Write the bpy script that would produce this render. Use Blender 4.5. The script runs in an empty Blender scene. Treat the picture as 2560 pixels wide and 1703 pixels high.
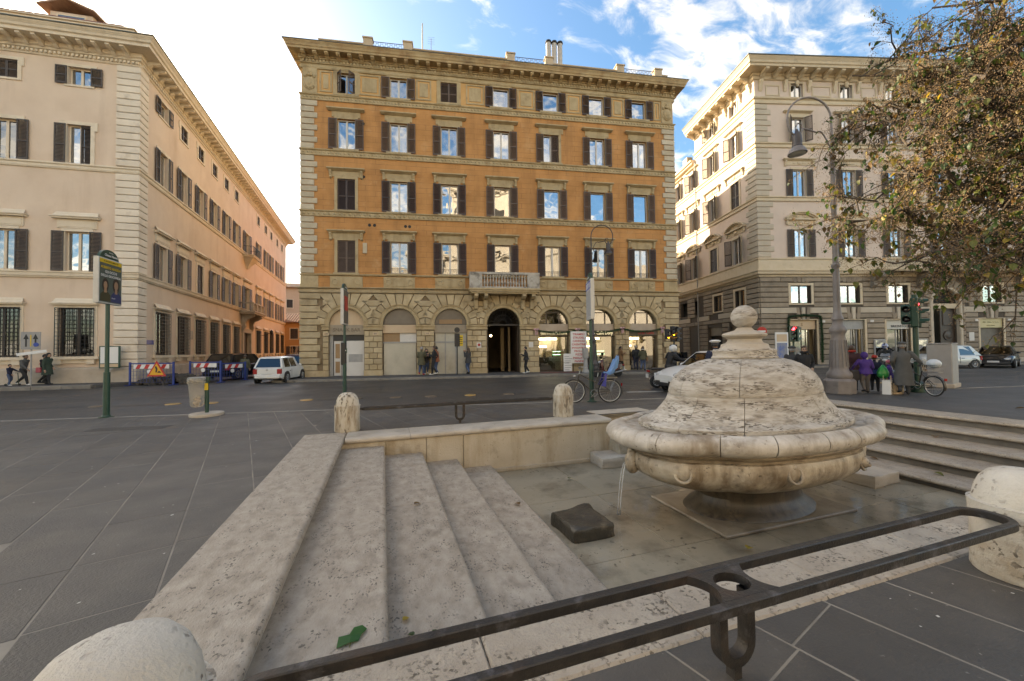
import bpy, bmesh, math, random
from mathutils import Vector, Matrix, Euler, noise as mnoise
R=math.radians; sin,cos,pi=math.sin,math.cos,math.pi
rnd=random.Random(7)
sc=bpy.context.scene; COL=sc.collection
# ------------------------------------------------------------------ camera
cam_d=bpy.data.cameras.new('camera'); cam=bpy.data.objects.new('camera',cam_d); COL.objects.link(cam)
yaw,pitch,roll=0.32290,0.024035,-0.01208
fw=Vector((sin(yaw)*cos(pitch),cos(yaw)*cos(pitch),sin(pitch))); r0=Vector((cos(yaw),-sin(yaw),0)); u0=r0.cross(fw)
rt=cos(roll)*r0+sin(roll)*u0; up=-sin(roll)*r0+cos(roll)*u0
cam.matrix_world=Matrix(((rt.x,up.x,-fw.x,0),(rt.y,up.y,-fw.y,0),(rt.z,up.z,-fw.z,1.6),(0,0,0,1)))
cam_d.sensor_width=36; cam_d.sensor_fit='HORIZONTAL'; cam_d.lens=967.7/2560*36; cam_d.clip_start=.05; cam_d.clip_end=3000
sc.camera=cam
# ------------------------------------------------------------------ sky, sun, exposure
SUN_AZ,SUN_EL=-40.0,22.5          # azimuth clockwise from +Y
w=bpy.data.worlds.new('World'); sc.world=w; w.use_nodes=True; nt=w.node_tree; nt.nodes.clear()
def N(nt,t,**k):
    n=nt.nodes.new(t)
    for a,b in k.items():
        if a.startswith('i_'): n.inputs[int(a[2:]) if a[2:].isdigit() else a[2:].replace('_',' ')].default_value=b
        else: setattr(n,a,b)
    return n
def L(nt,a,b): nt.links.new(a,b)
sky=N(nt,'ShaderNodeTexSky',sky_type='NISHITA',sun_disc=False,sun_elevation=R(SUN_EL),sun_rotation=R(SUN_AZ),air_density=1.0,dust_density=1.7,ozone_density=3.0)
tc=N(nt,'ShaderNodeTexCoord'); sep=N(nt,'ShaderNodeSeparateXYZ'); L(nt,tc.outputs['Generated'],sep.inputs[0])
def mth(nt,op,a,b=None,c=None,clamp=False):
    n=N(nt,'ShaderNodeMath',operation=op,use_clamp=clamp)
    for i,v in enumerate((a,b,c)):
        if v is None: continue
        if isinstance(v,(int,float)): n.inputs[i].default_value=v
        else: L(nt,v,n.inputs[i])
    return n.outputs[0]
zc=mth(nt,'ADD',mth(nt,'MAXIMUM',sep.outputs['Z'],0.0),0.22)
cx=mth(nt,'DIVIDE',sep.outputs['X'],zc); cy=mth(nt,'DIVIDE',sep.outputs['Y'],zc)
cmb=N(nt,'ShaderNodeCombineXYZ'); L(nt,cx,cmb.inputs[0]); L(nt,cy,cmb.inputs[1])
mp=N(nt,'ShaderNodeMapping'); mp.inputs['Rotation'].default_value=(0,0,R(52)); mp.inputs['Scale'].default_value=(1.0,1.75,1); mp.inputs['Location'].default_value=(.35,.2,0); L(nt,cmb.outputs[0],mp.inputs[0])
n1=N(nt,'ShaderNodeTexNoise',i_Scale=1.15,i_Detail=3.0,i_Roughness=.5,i_Distortion=.3); L(nt,mp.outputs[0],n1.inputs['Vector'])
n2=N(nt,'ShaderNodeTexNoise',i_Scale=8.5,i_Detail=6.0,i_Roughness=.6,i_Distortion=.5); L(nt,mp.outputs[0],n2.inputs['Vector'])
cl=mth(nt,'ADD',mth(nt,'MULTIPLY',n1.outputs[0],.62),mth(nt,'MULTIPLY',n2.outputs[0],.38))
rmp=N(nt,'ShaderNodeMapRange',interpolation_type='SMOOTHSTEP'); rmp.inputs[1].default_value=.465; rmp.inputs[2].default_value=.63; rmp.inputs[3].default_value=0; rmp.inputs[4].default_value=.8; L(nt,cl,rmp.inputs[0])
hs=N(nt,'ShaderNodeHueSaturation'); hs.inputs['Saturation'].default_value=1.22; hs.inputs['Value'].default_value=.8; L(nt,sky.outputs[0],hs.inputs['Color'])
bw=N(nt,'ShaderNodeRGBToBW'); L(nt,sky.outputs[0],bw.inputs[0])
lum=mth(nt,'ADD',mth(nt,'MULTIPLY',bw.outputs[0],1.35),2.2)
cc=N(nt,'ShaderNodeVectorMath',operation='SCALE'); cc.inputs[0].default_value=(1.0,.965,.92); L(nt,lum,cc.inputs['Scale'])
mx=N(nt,'ShaderNodeMix',data_type='RGBA'); L(nt,rmp.outputs[0],mx.inputs['Factor']); L(nt,hs.outputs[0],mx.inputs['A']); L(nt,cc.outputs[0],mx.inputs['B'])
bg=N(nt,'ShaderNodeBackground'); bg.inputs['Strength'].default_value=.15; wo=N(nt,'ShaderNodeOutputWorld')
L(nt,mx.outputs['Result'],bg.inputs[0]); L(nt,bg.outputs[0],wo.inputs[0])
sd=bpy.data.lights.new('sun','SUN'); sd.energy=4.5; sd.angle=R(.5); sd.color=(1,.93,.82)
so=bpy.data.objects.new('sun',sd); COL.objects.link(so); so.location=(0,0,60)
sv=Vector((sin(R(SUN_AZ))*cos(R(SUN_EL)),cos(R(SUN_AZ))*cos(R(SUN_EL)),sin(R(SUN_EL))))
so.rotation_euler=sv.to_track_quat('Z','Y').to_euler()
vs=sc.view_settings; vs.view_transform='Standard'; vs.look='None'; vs.gamma=1; vs.exposure=1.85; vs.use_white_balance=True; vs.white_balance_temperature=8400; vs.white_balance_tint=8
sc.cycles.use_denoising=True; sc.cycles.max_bounces=7; sc.cycles.diffuse_bounces=3; sc.cycles.glossy_bounces=3; sc.cycles.transparent_max_bounces=12; sc.cycles.transmission_bounces=3
sc.cycles.sample_clamp_indirect=6; sc.cycles.caustics_reflective=False; sc.cycles.caustics_refractive=False
# ------------------------------------------------------------------ materials
MATS={}; ALB=.84   # every measured colour is brought down to real-world reflectance
def mat(name,col,col2=None,ns=4.0,rough=.7,metal=0.0,bump=0.0,bs=60.0,stretch=(1,1,1),var=0.0,spots=None,dirt=None,obj=False,emit=None,spec=.5,detail=5,grime=None,brick=None,rough2=None):
    """procedural surface: two-tone noise, optional pits (spots=(colour,scale,threshold)), stains (dirt=(colour,scale,threshold)), drips (grime), scored joints (brick)"""
    if name in MATS: return MATS[name]
    if not emit:
        sc_=lambda c:tuple(v*ALB for v in c)
        col=sc_(col); col2=sc_(col2) if col2 else None
        spots=(sc_(spots[0]),*spots[1:]) if spots else None; dirt=(sc_(dirt[0]),*dirt[1:]) if dirt else None; grime=(sc_(grime[0]),*grime[1:]) if grime else None; brick=(brick[0],brick[1],sc_(brick[2]),sc_(brick[3])) if brick else None
    m=bpy.data.materials.new(name); m.use_nodes=True; nt=m.node_tree; b=nt.nodes['Principled BSDF']; MATS[name]=m
    b.inputs['Roughness'].default_value=rough; b.inputs['Metallic'].default_value=metal; b.inputs['Specular IOR Level'].default_value=spec
    c4=lambda c:(c[0],c[1],c[2],1)
    if emit: b.inputs['Emission Color'].default_value=c4(emit[0]); b.inputs['Emission Strength'].default_value=emit[1]
    if not(col2 or bump or var or spots or dirt or brick or grime): b.inputs['Base Color'].default_value=c4(col); return m
    if obj: src=N(nt,'ShaderNodeTexCoord').outputs['Object']
    else: src=N(nt,'ShaderNodeNewGeometry').outputs['Position']
    mp=N(nt,'ShaderNodeMapping'); mp.inputs['Scale'].default_value=stretch; L(nt,src,mp.inputs[0]); V=mp.outputs[0]
    def mix(f,a,bc,bt='MIX'):
        x=N(nt,'ShaderNodeMix',data_type='RGBA',blend_type=bt)
        if isinstance(f,(int,float)): x.inputs['Factor'].default_value=f
        else: L(nt,f,x.inputs['Factor'])
        for s,v in (('A',a),('B',bc)):
            if isinstance(v,tuple): x.inputs[s].default_value=c4(v)
            else: L(nt,v,x.inputs[s])
        return x.outputs['Result']
    def rng(v,a,b_,c=0,d=1):
        x=N(nt,'ShaderNodeMapRange'); L(nt,v,x.inputs[0])
        for i,q in enumerate((a,b_,c,d)): x.inputs[i+1].default_value=q
        return x.outputs[0]
    a=N(nt,'ShaderNodeTexNoise',i_Scale=ns,i_Detail=float(detail),i_Roughness=.6); L(nt,V,a.inputs['Vector'])
    c=mix(rng(a.outputs[0],.3,.7),tuple(col),tuple(col2 or col))
    bh=None
    if dirt:
        d=N(nt,'ShaderNodeTexNoise',i_Scale=dirt[1],i_Detail=6.0,i_Roughness=.65); L(nt,V,d.inputs['Vector'])
        c=mix(rng(d.outputs[0],dirt[2],dirt[2]+.18,0,dirt[3] if len(dirt)>3 else .8),c,tuple(dirt[0]))
    if grime:
        g=N(nt,'ShaderNodeMapping'); g.inputs['Scale'].default_value=grime[1]; L(nt,src,g.inputs[0])
        d=N(nt,'ShaderNodeTexNoise',i_Scale=1.0,i_Detail=5.0,i_Roughness=.6); L(nt,g.outputs[0],d.inputs['Vector'])
        c=mix(rng(d.outputs[0],grime[2],grime[2]+.2,0,grime[3] if len(grime)>3 else .7),c,tuple(grime[0]))
    if spots:
        s=N(nt,'ShaderNodeTexNoise',i_Scale=spots[1],i_Detail=2.0,i_Roughness=.5); L(nt,V,s.inputs['Vector'])
        sb=N(nt,'ShaderNodeTexNoise',i_Scale=spots[1]*.13,i_Detail=3.0,i_Roughness=.6); L(nt,V,sb.inputs['Vector']); sf=mth(nt,'MULTIPLY',rng(s.outputs[0],spots[2]-.03,spots[2]+.03,0,.9),rng(sb.outputs[0],.46,.62,.04,1)); c=mix(sf,c,tuple(spots[0])); bh=mth(nt,'MULTIPLY',sf,-1.0)
    if brick:
        bt=N(nt,'ShaderNodeTexBrick'); bm=N(nt,'ShaderNodeMapping'); bm.inputs['Rotation'].default_value=(R(90),0,0)
        oc=N(nt,'ShaderNodeTexCoord').outputs['Object']; L(nt,oc,bm.inputs[0]); L(nt,bm.outputs[0],bt.inputs['Vector'])
        bt.inputs['Scale'].default_value=1.0; bt.inputs['Brick Width'].default_value=brick[0]; bt.inputs['Row Height'].default_value=brick[1]; bt.inputs['Mortar Size'].default_value=.013; bt.inputs['Mortar Smooth'].default_value=.3
        bt.inputs['Color1'].default_value=(0,0,0,1); bt.inputs['Color2'].default_value=(1,1,1,1); bt.inputs['Mortar'].default_value=(0,0,0,1)
        c=mix(rng(bt.outputs['Color'],0,1,0,.22),c,tuple(brick[3])); br=N(nt,'ShaderNodeTexNoise',i_Scale=1.6,i_Detail=3.0); L(nt,src,br.inputs['Vector'])
        mf=mth(nt,'MULTIPLY',bt.outputs['Fac'],rng(br.outputs[0],.35,.65,.15,1)); c=mix(mf,c,tuple(brick[2])); bh=mth(nt,'MULTIPLY',bt.outputs['Fac'],-.8)
    if var:
        oi=N(nt,'ShaderNodeObjectInfo'); h=N(nt,'ShaderNodeHueSaturation'); L(nt,rng(oi.outputs['Random'],0,1,1-var,1+var),h.inputs['Value']); L(nt,c,h.inputs['Color']); c=h.outputs[0]
    L(nt,c,b.inputs['Base Color'])
    if rough2 is not None:
        L(nt,rng(a.outputs[0],.35,.65,rough,rough2),b.inputs['Roughness'])
    if bump:
        f=N(nt,'ShaderNodeTexNoise',i_Scale=bs,i_Detail=4.0,i_Roughness=.6); L(nt,V,f.inputs['Vector']); h=f.outputs[0]
        if bh is not None: h=mth(nt,'ADD',h,bh)
        bp=N(nt,'ShaderNodeBump',i_Strength=bump,i_Distance=.02); L(nt,h,bp.inputs['Height']); L(nt,bp.outputs[0],b.inputs['Normal'])
    return m
def glass(name,tint,refl,bumpy=.0,base=None):
    """window glass: part mirror, part see-through"""
    m=bpy.data.materials.new(name); m.use_nodes=True; nt=m.node_tree; nt.nodes.clear(); MATS[name]=m
    o=N(nt,'ShaderNodeOutputMaterial'); t=N(nt,'ShaderNodeBsdfTransparent'); t.inputs[0].default_value=(*tint,1)
    g=N(nt,'ShaderNodeBsdfGlossy',i_Roughness=.015); g.inputs[0].default_value=(1,1,1,1)
    fr=N(nt,'ShaderNodeFresnel',i_IOR=1.5); f=mth(nt,'ADD',fr.outputs[0],refl,clamp=True)
    if bumpy:
        ps=N(nt,'ShaderNodeNewGeometry'); n=N(nt,'ShaderNodeTexNoise',i_Scale=1.3,i_Detail=1.0); L(nt,ps.outputs['Position'],n.inputs['Vector'])
        bp=N(nt,'ShaderNodeBump',i_Strength=bumpy,i_Distance=.06); L(nt,n.outputs[0],bp.inputs['Height']); L(nt,bp.outputs[0],g.inputs['Normal'])
    s=N(nt,'ShaderNodeMixShader'); L(nt,f,s.inputs[0]); L(nt,t.outputs[0],s.inputs[1]); L(nt,g.outputs[0],s.inputs[2]); L(nt,s.outputs[0],o.inputs[0]); return m
# ------------------------------------------------------------------ mesh helpers
class MB:
    def __init__(s): s.v=[]; s.f=[]; s.m=[]; s.cm=0
    def add(s,v,f):
        o=len(s.v); s.v+= [tuple(p) for p in v]
        for q in f: s.f.append([i+o for i in q]); s.m.append(s.cm)
        return s
    def box(s,x0,x1,y0,y1,z0,z1):
        return s.add([(x0,y0,z0),(x1,y0,z0),(x1,y1,z0),(x0,y1,z0),(x0,y0,z1),(x1,y0,z1),(x1,y1,z1),(x0,y1,z1)],[(0,3,2,1),(4,5,6,7),(0,1,5,4),(1,2,6,5),(2,3,7,6),(3,0,4,7)])
    def cbox(s,x0,x1,y0,y1,z0,z1,c=.01):
        V=[];F=[]
        for xi,x in enumerate((x0,x1)):
            for yi,y in enumerate((y0,y1)):
                for zi,z in enumerate((z0,z1)):
                    sx=c if xi==0 else -c; sy=c if yi==0 else -c; sz=c if zi==0 else -c
                    V+=[(x,y+sy,z+sz),(x+sx,y,z+sz),(x+sx,y+sy,z)]
        ix=lambda a,b,d,k:((a*2+b)*2+d)*3+k
        F+=[[ix(0,0,0,0),ix(0,0,1,0),ix(0,1,1,0),ix(0,1,0,0)],[ix(1,0,0,0),ix(1,1,0,0),ix(1,1,1,0),ix(1,0,1,0)],
            [ix(0,0,0,1),ix(1,0,0,1),ix(1,0,1,1),ix(0,0,1,1)],[ix(0,1,0,1),ix(0,1,1,1),ix(1,1,1,1),ix(1,1,0,1)],
            [ix(0,0,0,2),ix(0,1,0,2),ix(1,1,0,2),ix(1,0,0,2)],[ix(0,0,1,2),ix(1,0,1,2),ix(1,1,1,2),ix(0,1,1,2)]]
        for a in (0,1):
            for b in (0,1):
                F+=[[ix(a,b,0,0),ix(a,b,1,0),ix(a,b,1,1),ix(a,b,0,1)],[ix(a,0,b,0),ix(a,1,b,0),ix(a,1,b,2),ix(a,0,b,2)],[ix(0,a,b,1),ix(1,a,b,1),ix(1,a,b,2),ix(0,a,b,2)]]
                for d in (0,1): F.append([ix(a,b,d,0),ix(a,b,d,1),ix(a,b,d,2)])
        return s.add(V,F)
    def rings(s,rs,close=True,cap0=True,cap1=True):
        n=len(rs[0]); V=[p for r in rs for p in r]; F=[]
        for i in range(len(rs)-1):
            for j in range(n if close else n-1):
                k=(j+1)%n; F.append((i*n+j,i*n+k,(i+1)*n+k,(i+1)*n+j))
        if cap0 and close: F.append(tuple(range(n-1,-1,-1)))
        if cap1 and close: F.append(tuple(range((len(rs)-1)*n,len(rs)*n)))
        return s.add(V,F)
    def lathe(s,prof,n=24,cx=0,cy=0,sx=1,sy=1,a0=0,a1=2*pi):
        full=abs(a1-a0-2*pi)<1e-6; k=n if full else n+1
        rs=[[(cx+sx*r*cos(a0+(a1-a0)*j/n),cy+sy*r*sin(a0+(a1-a0)*j/n),z) for j in range(k)] for r,z in prof]
        return s.rings(rs,close=full)
    def cyl(s,p,q,r,r2=None,n=10):
        return s.tube([p,q],[r,r if r2 is None else r2],n)
    def tube(s,path,r,n=8):
        P=[Vector(p) for p in path]; rs=r if isinstance(r,(list,tuple)) else [r]*len(P); prev=None; out=[]
        for i,p in enumerate(P):
            t=(P[min(i+1,len(P)-1)]-P[max(i-1,0)]); t=t.normalized() if t.length>1e-9 else Vector((0,0,1))
            if prev is None:
                a=Vector((0,0,1)) if abs(t.z)<.9 else Vector((1,0,0)); x=t.cross(a).normalized()
            else:
                x=prev-t*prev.dot(t); x=x.normalized() if x.length>1e-6 else t.orthogonal().normalized()
            prev=x; y=t.cross(x)
            out.append([tuple(p+(x*cos(2*pi*j/n)+y*sin(2*pi*j/n))*rs[i]) for j in range(n)])
        return s.rings(out)
    def prism(s,poly,z0,z1):   # plan polygon
        return s.rings([[(x,y,z0) for x,y in poly],[(x,y,z1) for x,y in poly]])
    def plate(s,poly,y0,y1):   # elevation polygon (x,z) extruded in y
        return s.rings([[(x,y0,z) for x,z in poly],[(x,y1,z) for x,z in poly]])
    def block(s,poly,t,c=.025,y=0):   # rusticated stone: elevation polygon, proud of the wall, chamfered front
        mxs=sum(p[0] for p in poly)/len(poly); mz=sum(p[1] for p in poly)/len(poly)
        wd=max(p[0] for p in poly)-min(p[0] for p in poly); hd=max(p[1] for p in poly)-min(p[1] for p in poly)
        fx=max(.2,1-2*c/max(wd,.01)); fz=max(.2,1-2*c/max(hd,.01))
        inn=[(mxs+(x-mxs)*fx,mz+(z-mz)*fz) for x,z in poly]
        return s.rings([[(x,y,z) for x,z in poly],[(x,y-t+c,z) for x,z in poly],[(x,y-t,z) for x,z in inn]],cap0=False)
    def ball(s,c,r,n=12,m=8,sx=1,sy=1,sz=1):
        rs=[]
        for i in range(m+1):
            t=-pi/2+pi*i/m; k=max(cos(t),.02); rs.append([(c[0]+sx*r*k*cos(2*pi*j/n),c[1]+sy*r*k*sin(2*pi*j/n),c[2]+sz*r*sin(t)) for j in range(n)])
        return s.rings(rs)
    def quad(s,a,b,c,d): return s.add([a,b,c,d],[(0,1,2,3)])
    def mesh(s,name,mats,smooth=None):
        me=bpy.data.meshes.new(name); me.from_pydata(s.v,[],s.f)
        mats=mats if isinstance(mats,(list,tuple)) else [mats]
        for m in mats: me.materials.append(m)
        if len(mats)>1: me.polygons.foreach_set('material_index',s.m)
        bm=bmesh.new(); bm.from_mesh(me); bmesh.ops.recalc_face_normals(bm,faces=bm.faces); bm.to_mesh(me); bm.free()
        if smooth is not None:
            me.shade_smooth()
            if smooth<179: me.set_sharp_from_angle(angle=R(smooth))
        me.update(); return me
    def obj(s,name,mats,parent=None,loc=(0,0,0),rz=0,smooth=None,**k):
        return ob(name,s.mesh(name,mats,smooth),parent,loc,rz,**k)
def ob(name,me,parent=None,loc=(0,0,0),rz=0,M=None,**props):
    o=bpy.data.objects.new(name,me); COL.objects.link(o)
    if parent: o.parent=parent
    if M is not None: o.matrix_basis=M
    else: o.location=loc; o.rotation_euler=(0,0,rz)
    for a,b in props.items(): o[a]=b
    return o
def thing(name,label,cat,loc=(0,0,0),rz=0,group=None,me=None):
    o=ob(name,me,None,loc,rz); o['label']=label; o['category']=cat
    if group: o['group']=group
    return o
def T(x,y,z): return Matrix.Translation((x,y,z))
def RZ(a): return Matrix.Rotation(a,4,'Z')
def copy_tree(o,parent=None):
    c=o.copy(); COL.objects.link(c); c.parent=parent
    for ch in list(o.children): copy_tree(ch,c)
    return c
PEND=[]   # text and bodies that need one evaluation of their modifiers, all done together at the end
def text(parent,s,size,loc,m,rz=0,name='lettering',depth=.004,align='CENTER',rx=pi/2,sx=1.0,bold=0.0,tilt=0):
    cu=bpy.data.curves.new('lettering','FONT'); cu.body=s; cu.size=size; cu.align_x=align; cu.align_y='CENTER'; cu.extrude=depth; cu.resolution_u=2; cu.offset=bold
    t=bpy.data.objects.new('tmp',cu); COL.objects.link(t)
    PEND.append(('text',t,parent,T(*loc)@RZ(rz)@Matrix.Rotation(rx,4,'X')@Matrix.Rotation(tilt,4,'Z')@Matrix.Diagonal((sx,1,1,1)),m,name))
# ------------------------------------------------------------------ surfaces
m_slab=mat('basalt_paving',(.058,.052,.046),(.092,.083,.073),ns=1.3,rough=.5,rough2=.68,bump=.35,bs=55,var=.07,dirt=((.13,.114,.096),.6,.47,.7),grime=((.05,.043,.036),(.9,.9,1),.55,.55),spots=((.3,.28,.25),19,.735))
m_plain=mat('worn_basalt',(.056,.05,.045),(.085,.077,.068),ns=1.1,rough=.5,rough2=.7,bump=.3,bs=50,dirt=((.12,.107,.09),.4,.5,.5),spots=((.3,.28,.25),17,.745))
m_joint=mat('joint_mortar',(.36,.32,.26),(.15,.13,.11),ns=1.4,rough=.9)
m_asph=mat('asphalt',(.044,.041,.038),(.075,.069,.063),ns=.5,rough=.42,rough2=.62,bump=.5,bs=160,dirt=((.1,.094,.088),.16,.5,.6),grime=((.035,.034,.034),(.03,.5,1),.56,.5))
m_kerb=mat('kerb_stone',(.17,.155,.135),(.28,.255,.22),ns=3,rough=.75,bump=.3,bs=40,var=.12)
m_walk=mat('pavement_asphalt',(.07,.066,.062),(.1,.094,.088),ns=1.5,rough=.75,bump=.3,bs=90)
m_trav=mat('travertine_worn',(.45,.375,.29),(.59,.515,.42),ns=2.2,rough=.62,bump=.3,bs=45,stretch=(1,1,2.2),var=.05,dirt=((.25,.205,.155),1.7,.55,.75),spots=((.2,.165,.13),26,.69))
m_step=mat('travertine_step',(.34,.277,.21),(.5,.425,.34),ns=6,rough=.6,bump=.35,bs=48,stretch=(1.6,1,1),var=.05,dirt=((.2,.16,.12),4.5,.53,.6),grime=((.2,.165,.13),(.7,.7,1),.55,.45),spots=((.1,.08,.06),38,.6))
m_pit=mat('travertine_pitted',(.36,.3,.235),(.52,.45,.365),ns=2.5,rough=.75,bump=.7,bs=60,dirt=((.27,.23,.19),2,.55,.6),spots=((.1,.08,.06),44,.57))
m_wallst=mat('travertine_stained',(.5,.41,.295),(.62,.54,.42),ns=1.4,rough=.7,bump=.3,bs=40,dirt=((.2,.15,.085),1.2,.54,.85),grime=((.33,.22,.1),(2.2,2.2,.45),.5,.6),spots=((.16,.12,.08),30,.7),var=.06)
m_dome=mat('travertine_dome',(.4,.34,.265),(.68,.62,.54),ns=3.0,rough=.7,bump=.6,bs=32,stretch=(1.3,1.3,6),dirt=((.2,.15,.095),2.0,.52,.85),spots=((.1,.075,.05),11,.555),var=.06)
m_rim=mat('marble_rim',(.42,.36,.29),(.68,.62,.54),ns=3.2,rough=.5,bump=.22,bs=35,dirt=((.17,.125,.08),2.4,.52,.85),grime=((.24,.175,.11),(4,4,.8),.47,.75),spots=((.12,.085,.055),20,.66),var=.06)
m_bowl=mat('marble_bowl',(.34,.265,.18),(.62,.53,.41),ns=3.5,rough=.42,bump=.25,bs=28,dirt=((.1,.065,.035),2.0,.51,.9),grime=((.16,.1,.05),(4.5,4.5,.8),.47,.85),spots=((.07,.05,.03),16,.65))  # brown stains, colour also deepened to add shade on the underside
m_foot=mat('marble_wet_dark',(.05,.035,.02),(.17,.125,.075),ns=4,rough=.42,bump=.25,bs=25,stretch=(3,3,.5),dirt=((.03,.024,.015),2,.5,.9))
m_block=mat('wet_dark_stone',(.035,.03,.022),(.08,.066,.045),ns=4,rough=.4,bump=.8,bs=14,dirt=((.34,.27,.18),2.6,.57,.9))
m_floor=mat('basin_floor_stone',(.54,.455,.35),(.66,.57,.45),ns=.9,rough=.35,bump=.15,bs=30,dirt=((.2,.165,.125),1.0,.5,.8),grime=((.14,.11,.08),(1.6,1.6,1),.56,.7),spots=((.12,.1,.08),14,.66),var=.07)
m_bwhite=mat('travertine_bollard',(.5,.45,.38),(.64,.6,.53),ns=2.5,rough=.75,bump=.5,bs=60,dirt=((.34,.26,.17),2.2,.5,.75),spots=((.11,.085,.065),26,.6))
m_bstain=mat('travertine_bollard_stained',(.54,.46,.35),(.66,.6,.5),ns=2.5,rough=.75,bump=.5,bs=45,stretch=(2.2,2.2,.6),dirt=((.24,.15,.07),2.3,.47,.85),spots=((.09,.06,.035),9,.6))
m_iron=mat('dark_iron',(.028,.025,.023),(.055,.047,.04),ns=9,rough=.34,rough2=.6,metal=.4,bump=.25,bs=60,dirt=((.2,.19,.2),5,.56,.75),grime=((.11,.06,.035),(3,3,9),.55,.6))
# ------------------------------------------------------------------ ground, road, plaza
HX0,HX1,HY0,HY1=-1.3,12.85,1.76,8.32      # opening of the sunken basin
def frame_sheet(mb,x0,x1,y0,y1,z,hole):
    a,b,c,d=hole
    for q in ((x0,a,y0,y1),(b,x1,y0,y1),(a,b,y0,c),(a,b,d,y1)): mb.quad((q[0],q[2],z),(q[1],q[2],z),(q[1],q[3],z),(q[0],q[3],z))
g=MB(); frame_sheet(g,-900,900,-900,900,-.045,(HX0,HX1,HY0,HY1)); g.obj('ground',m_walk,kind='structure')
edge=lambda x:11.6-.165*x
g=MB(); g.quad((-140,edge(-140),-.02),(140,edge(140),-.02),(140,190,-.02),(-140,190,-.02)); road=g.obj('road',m_asph,kind='structure')
g=MB(); z=-.012
g.quad((-70,-70,z),(HX0,-70,z),(HX0,edge(HX0),z),(-70,edge(-70),z)); g.quad((HX1,-70,z),(70,-70,z),(70,edge(70),z),(HX1,edge(HX1),z))
g.quad((HX0,-70,z),(HX1,-70,z),(HX1,HY0,z),(HX0,HY0,z)); g.quad((HX0,HY1,z),(HX1,HY1,z),(HX1,edge(HX1),z),(HX0,edge(HX0),z))
plaza=g.obj('plaza',m_plain,kind='structure')
def clip(poly,a,b,c):   # keep a*x+b*y<=c
    out=[]
    for i,p in enumerate(poly):
        q=poly[(i+1)%len(poly)]; dp=a*p[0]+b*p[1]-c; dq=a*q[0]+b*q[1]-c
        if dp<=0: out.append(p)
        if dp*dq<0: t=dp/(dp-dq); out.append((p[0]+(q[0]-p[0])*t,p[1]+(q[1]-p[1])*t))
    return out
bed=MB(); zb=-.0025
for q in ((-19,-1.36,.2,14.9),(-1.36,12.8,.2,1.74),(-1.36,12.8,8.3,11.9)):
    pl=clip([(q[0],q[2]),(q[1],q[2]),(q[1],q[3]),(q[0],q[3])],.165,1,11.55); bed.add([(x,y,zb) for x,y in pl],[tuple(range(len(pl)))])
bed.obj('joint_bed',m_joint,plaza)
TH=R(16.3); ux,uy=cos(TH),sin(TH); vx,vy=-sin(TH),cos(TH); slabs=[]
for i in range(-30,30):
    for j in range(-12,24):
        cw,ch=.578,.86; off=(i%3)*.03
        a0,a1,b0,b1=i*cw+.0065+.11,(i+1)*cw-.0065+.11,j*ch+.005+off,(j+1)*ch-.005+off
        P=[(a*ux+b*vx,a*uy+b*vy) for a,b in ((a0,b0),(a1,b0),(a1,b1),(a0,b1))]
        for reg in (((1,0,-1.375),(.165,1,11.52),(0,-1,-.5)),((-1,0,1.375),(0,1,1.735),(1,0,6.2),(0,-1,-.3)),((-1,0,1.375),(0,-1,-8.3),(.165,1,11.52),(1,0,9.5))):
            q=P
            for cl in reg:
                q=clip(q,*cl)
                if len(q)<3: break
            if len(q)<3: continue
            A=abs(sum(q[k][0]*q[(k+1)%len(q)][1]-q[(k+1)%len(q)][0]*q[k][1] for k in range(len(q))))/2
            if A<.012: continue
            mx_=sum(p[0] for p in q)/len(q); my_=sum(p[1] for p in q)/len(q)
            d=fw.x*mx_+fw.y*my_
            if d<.5 or abs((rt.x*mx_+rt.y*my_)/d)>1.5: continue
            slabs.append((A/(mx_*mx_+my_*my_),q,mx_,my_))
slabs.sort(key=lambda t:-t[0])
rest=MB()
for n,(a,q,mx_,my_) in enumerate(slabs):
    h=rnd.uniform(-.0016,.0016); mb=MB() if n<300 else rest
    ox,oy=(mx_,my_) if n<300 else (0,0)
    inn=[(mx_+(x-mx_)*.986,my_+(y-my_)*.986) for x,y in q]
    mb.rings([[(x-ox,y-oy,-.01) for x,y in q],[(x-ox,y-oy,-.0015+h) for x,y in q],[(x-ox,y-oy,h) for x,y in inn]],cap0=False)
    if n<300: mb.obj('paving_slab',m_slab,plaza,(mx_,my_,0))
if rest.f: rest.obj('paving_slabs',m_slab,plaza,kind='stuff')
# pale kerb line between plaza and road
for k in range(-16,28):
    x0=k*1.2; x1=x0+1.19; c=(edge(x0)); a=math.atan(-.165)
    if k==-16: kl=MB().cbox(0,1.19/cos(a)*.995,-.055,.055,-.03,.006,.006).mesh('kerb_stone',m_kerb)
    ob('kerb_stone',kl,plaza,(x0,c,0),a)
# drain grate in the plaza
mb=MB(); mb.box(-.75,.75,-.2,.2,-.01,.001)
for k in range(24): mb.box(-.74+k*.062,-.695+k*.062,-.19,.19,.001,.004)
gr=thing('drain_grate','long dark drain grate set in the paving near the litter bin','drain grate',(-5.2,10.6,.001),R(-9.5)); mb.obj('grate',m_plain,gr)
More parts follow.
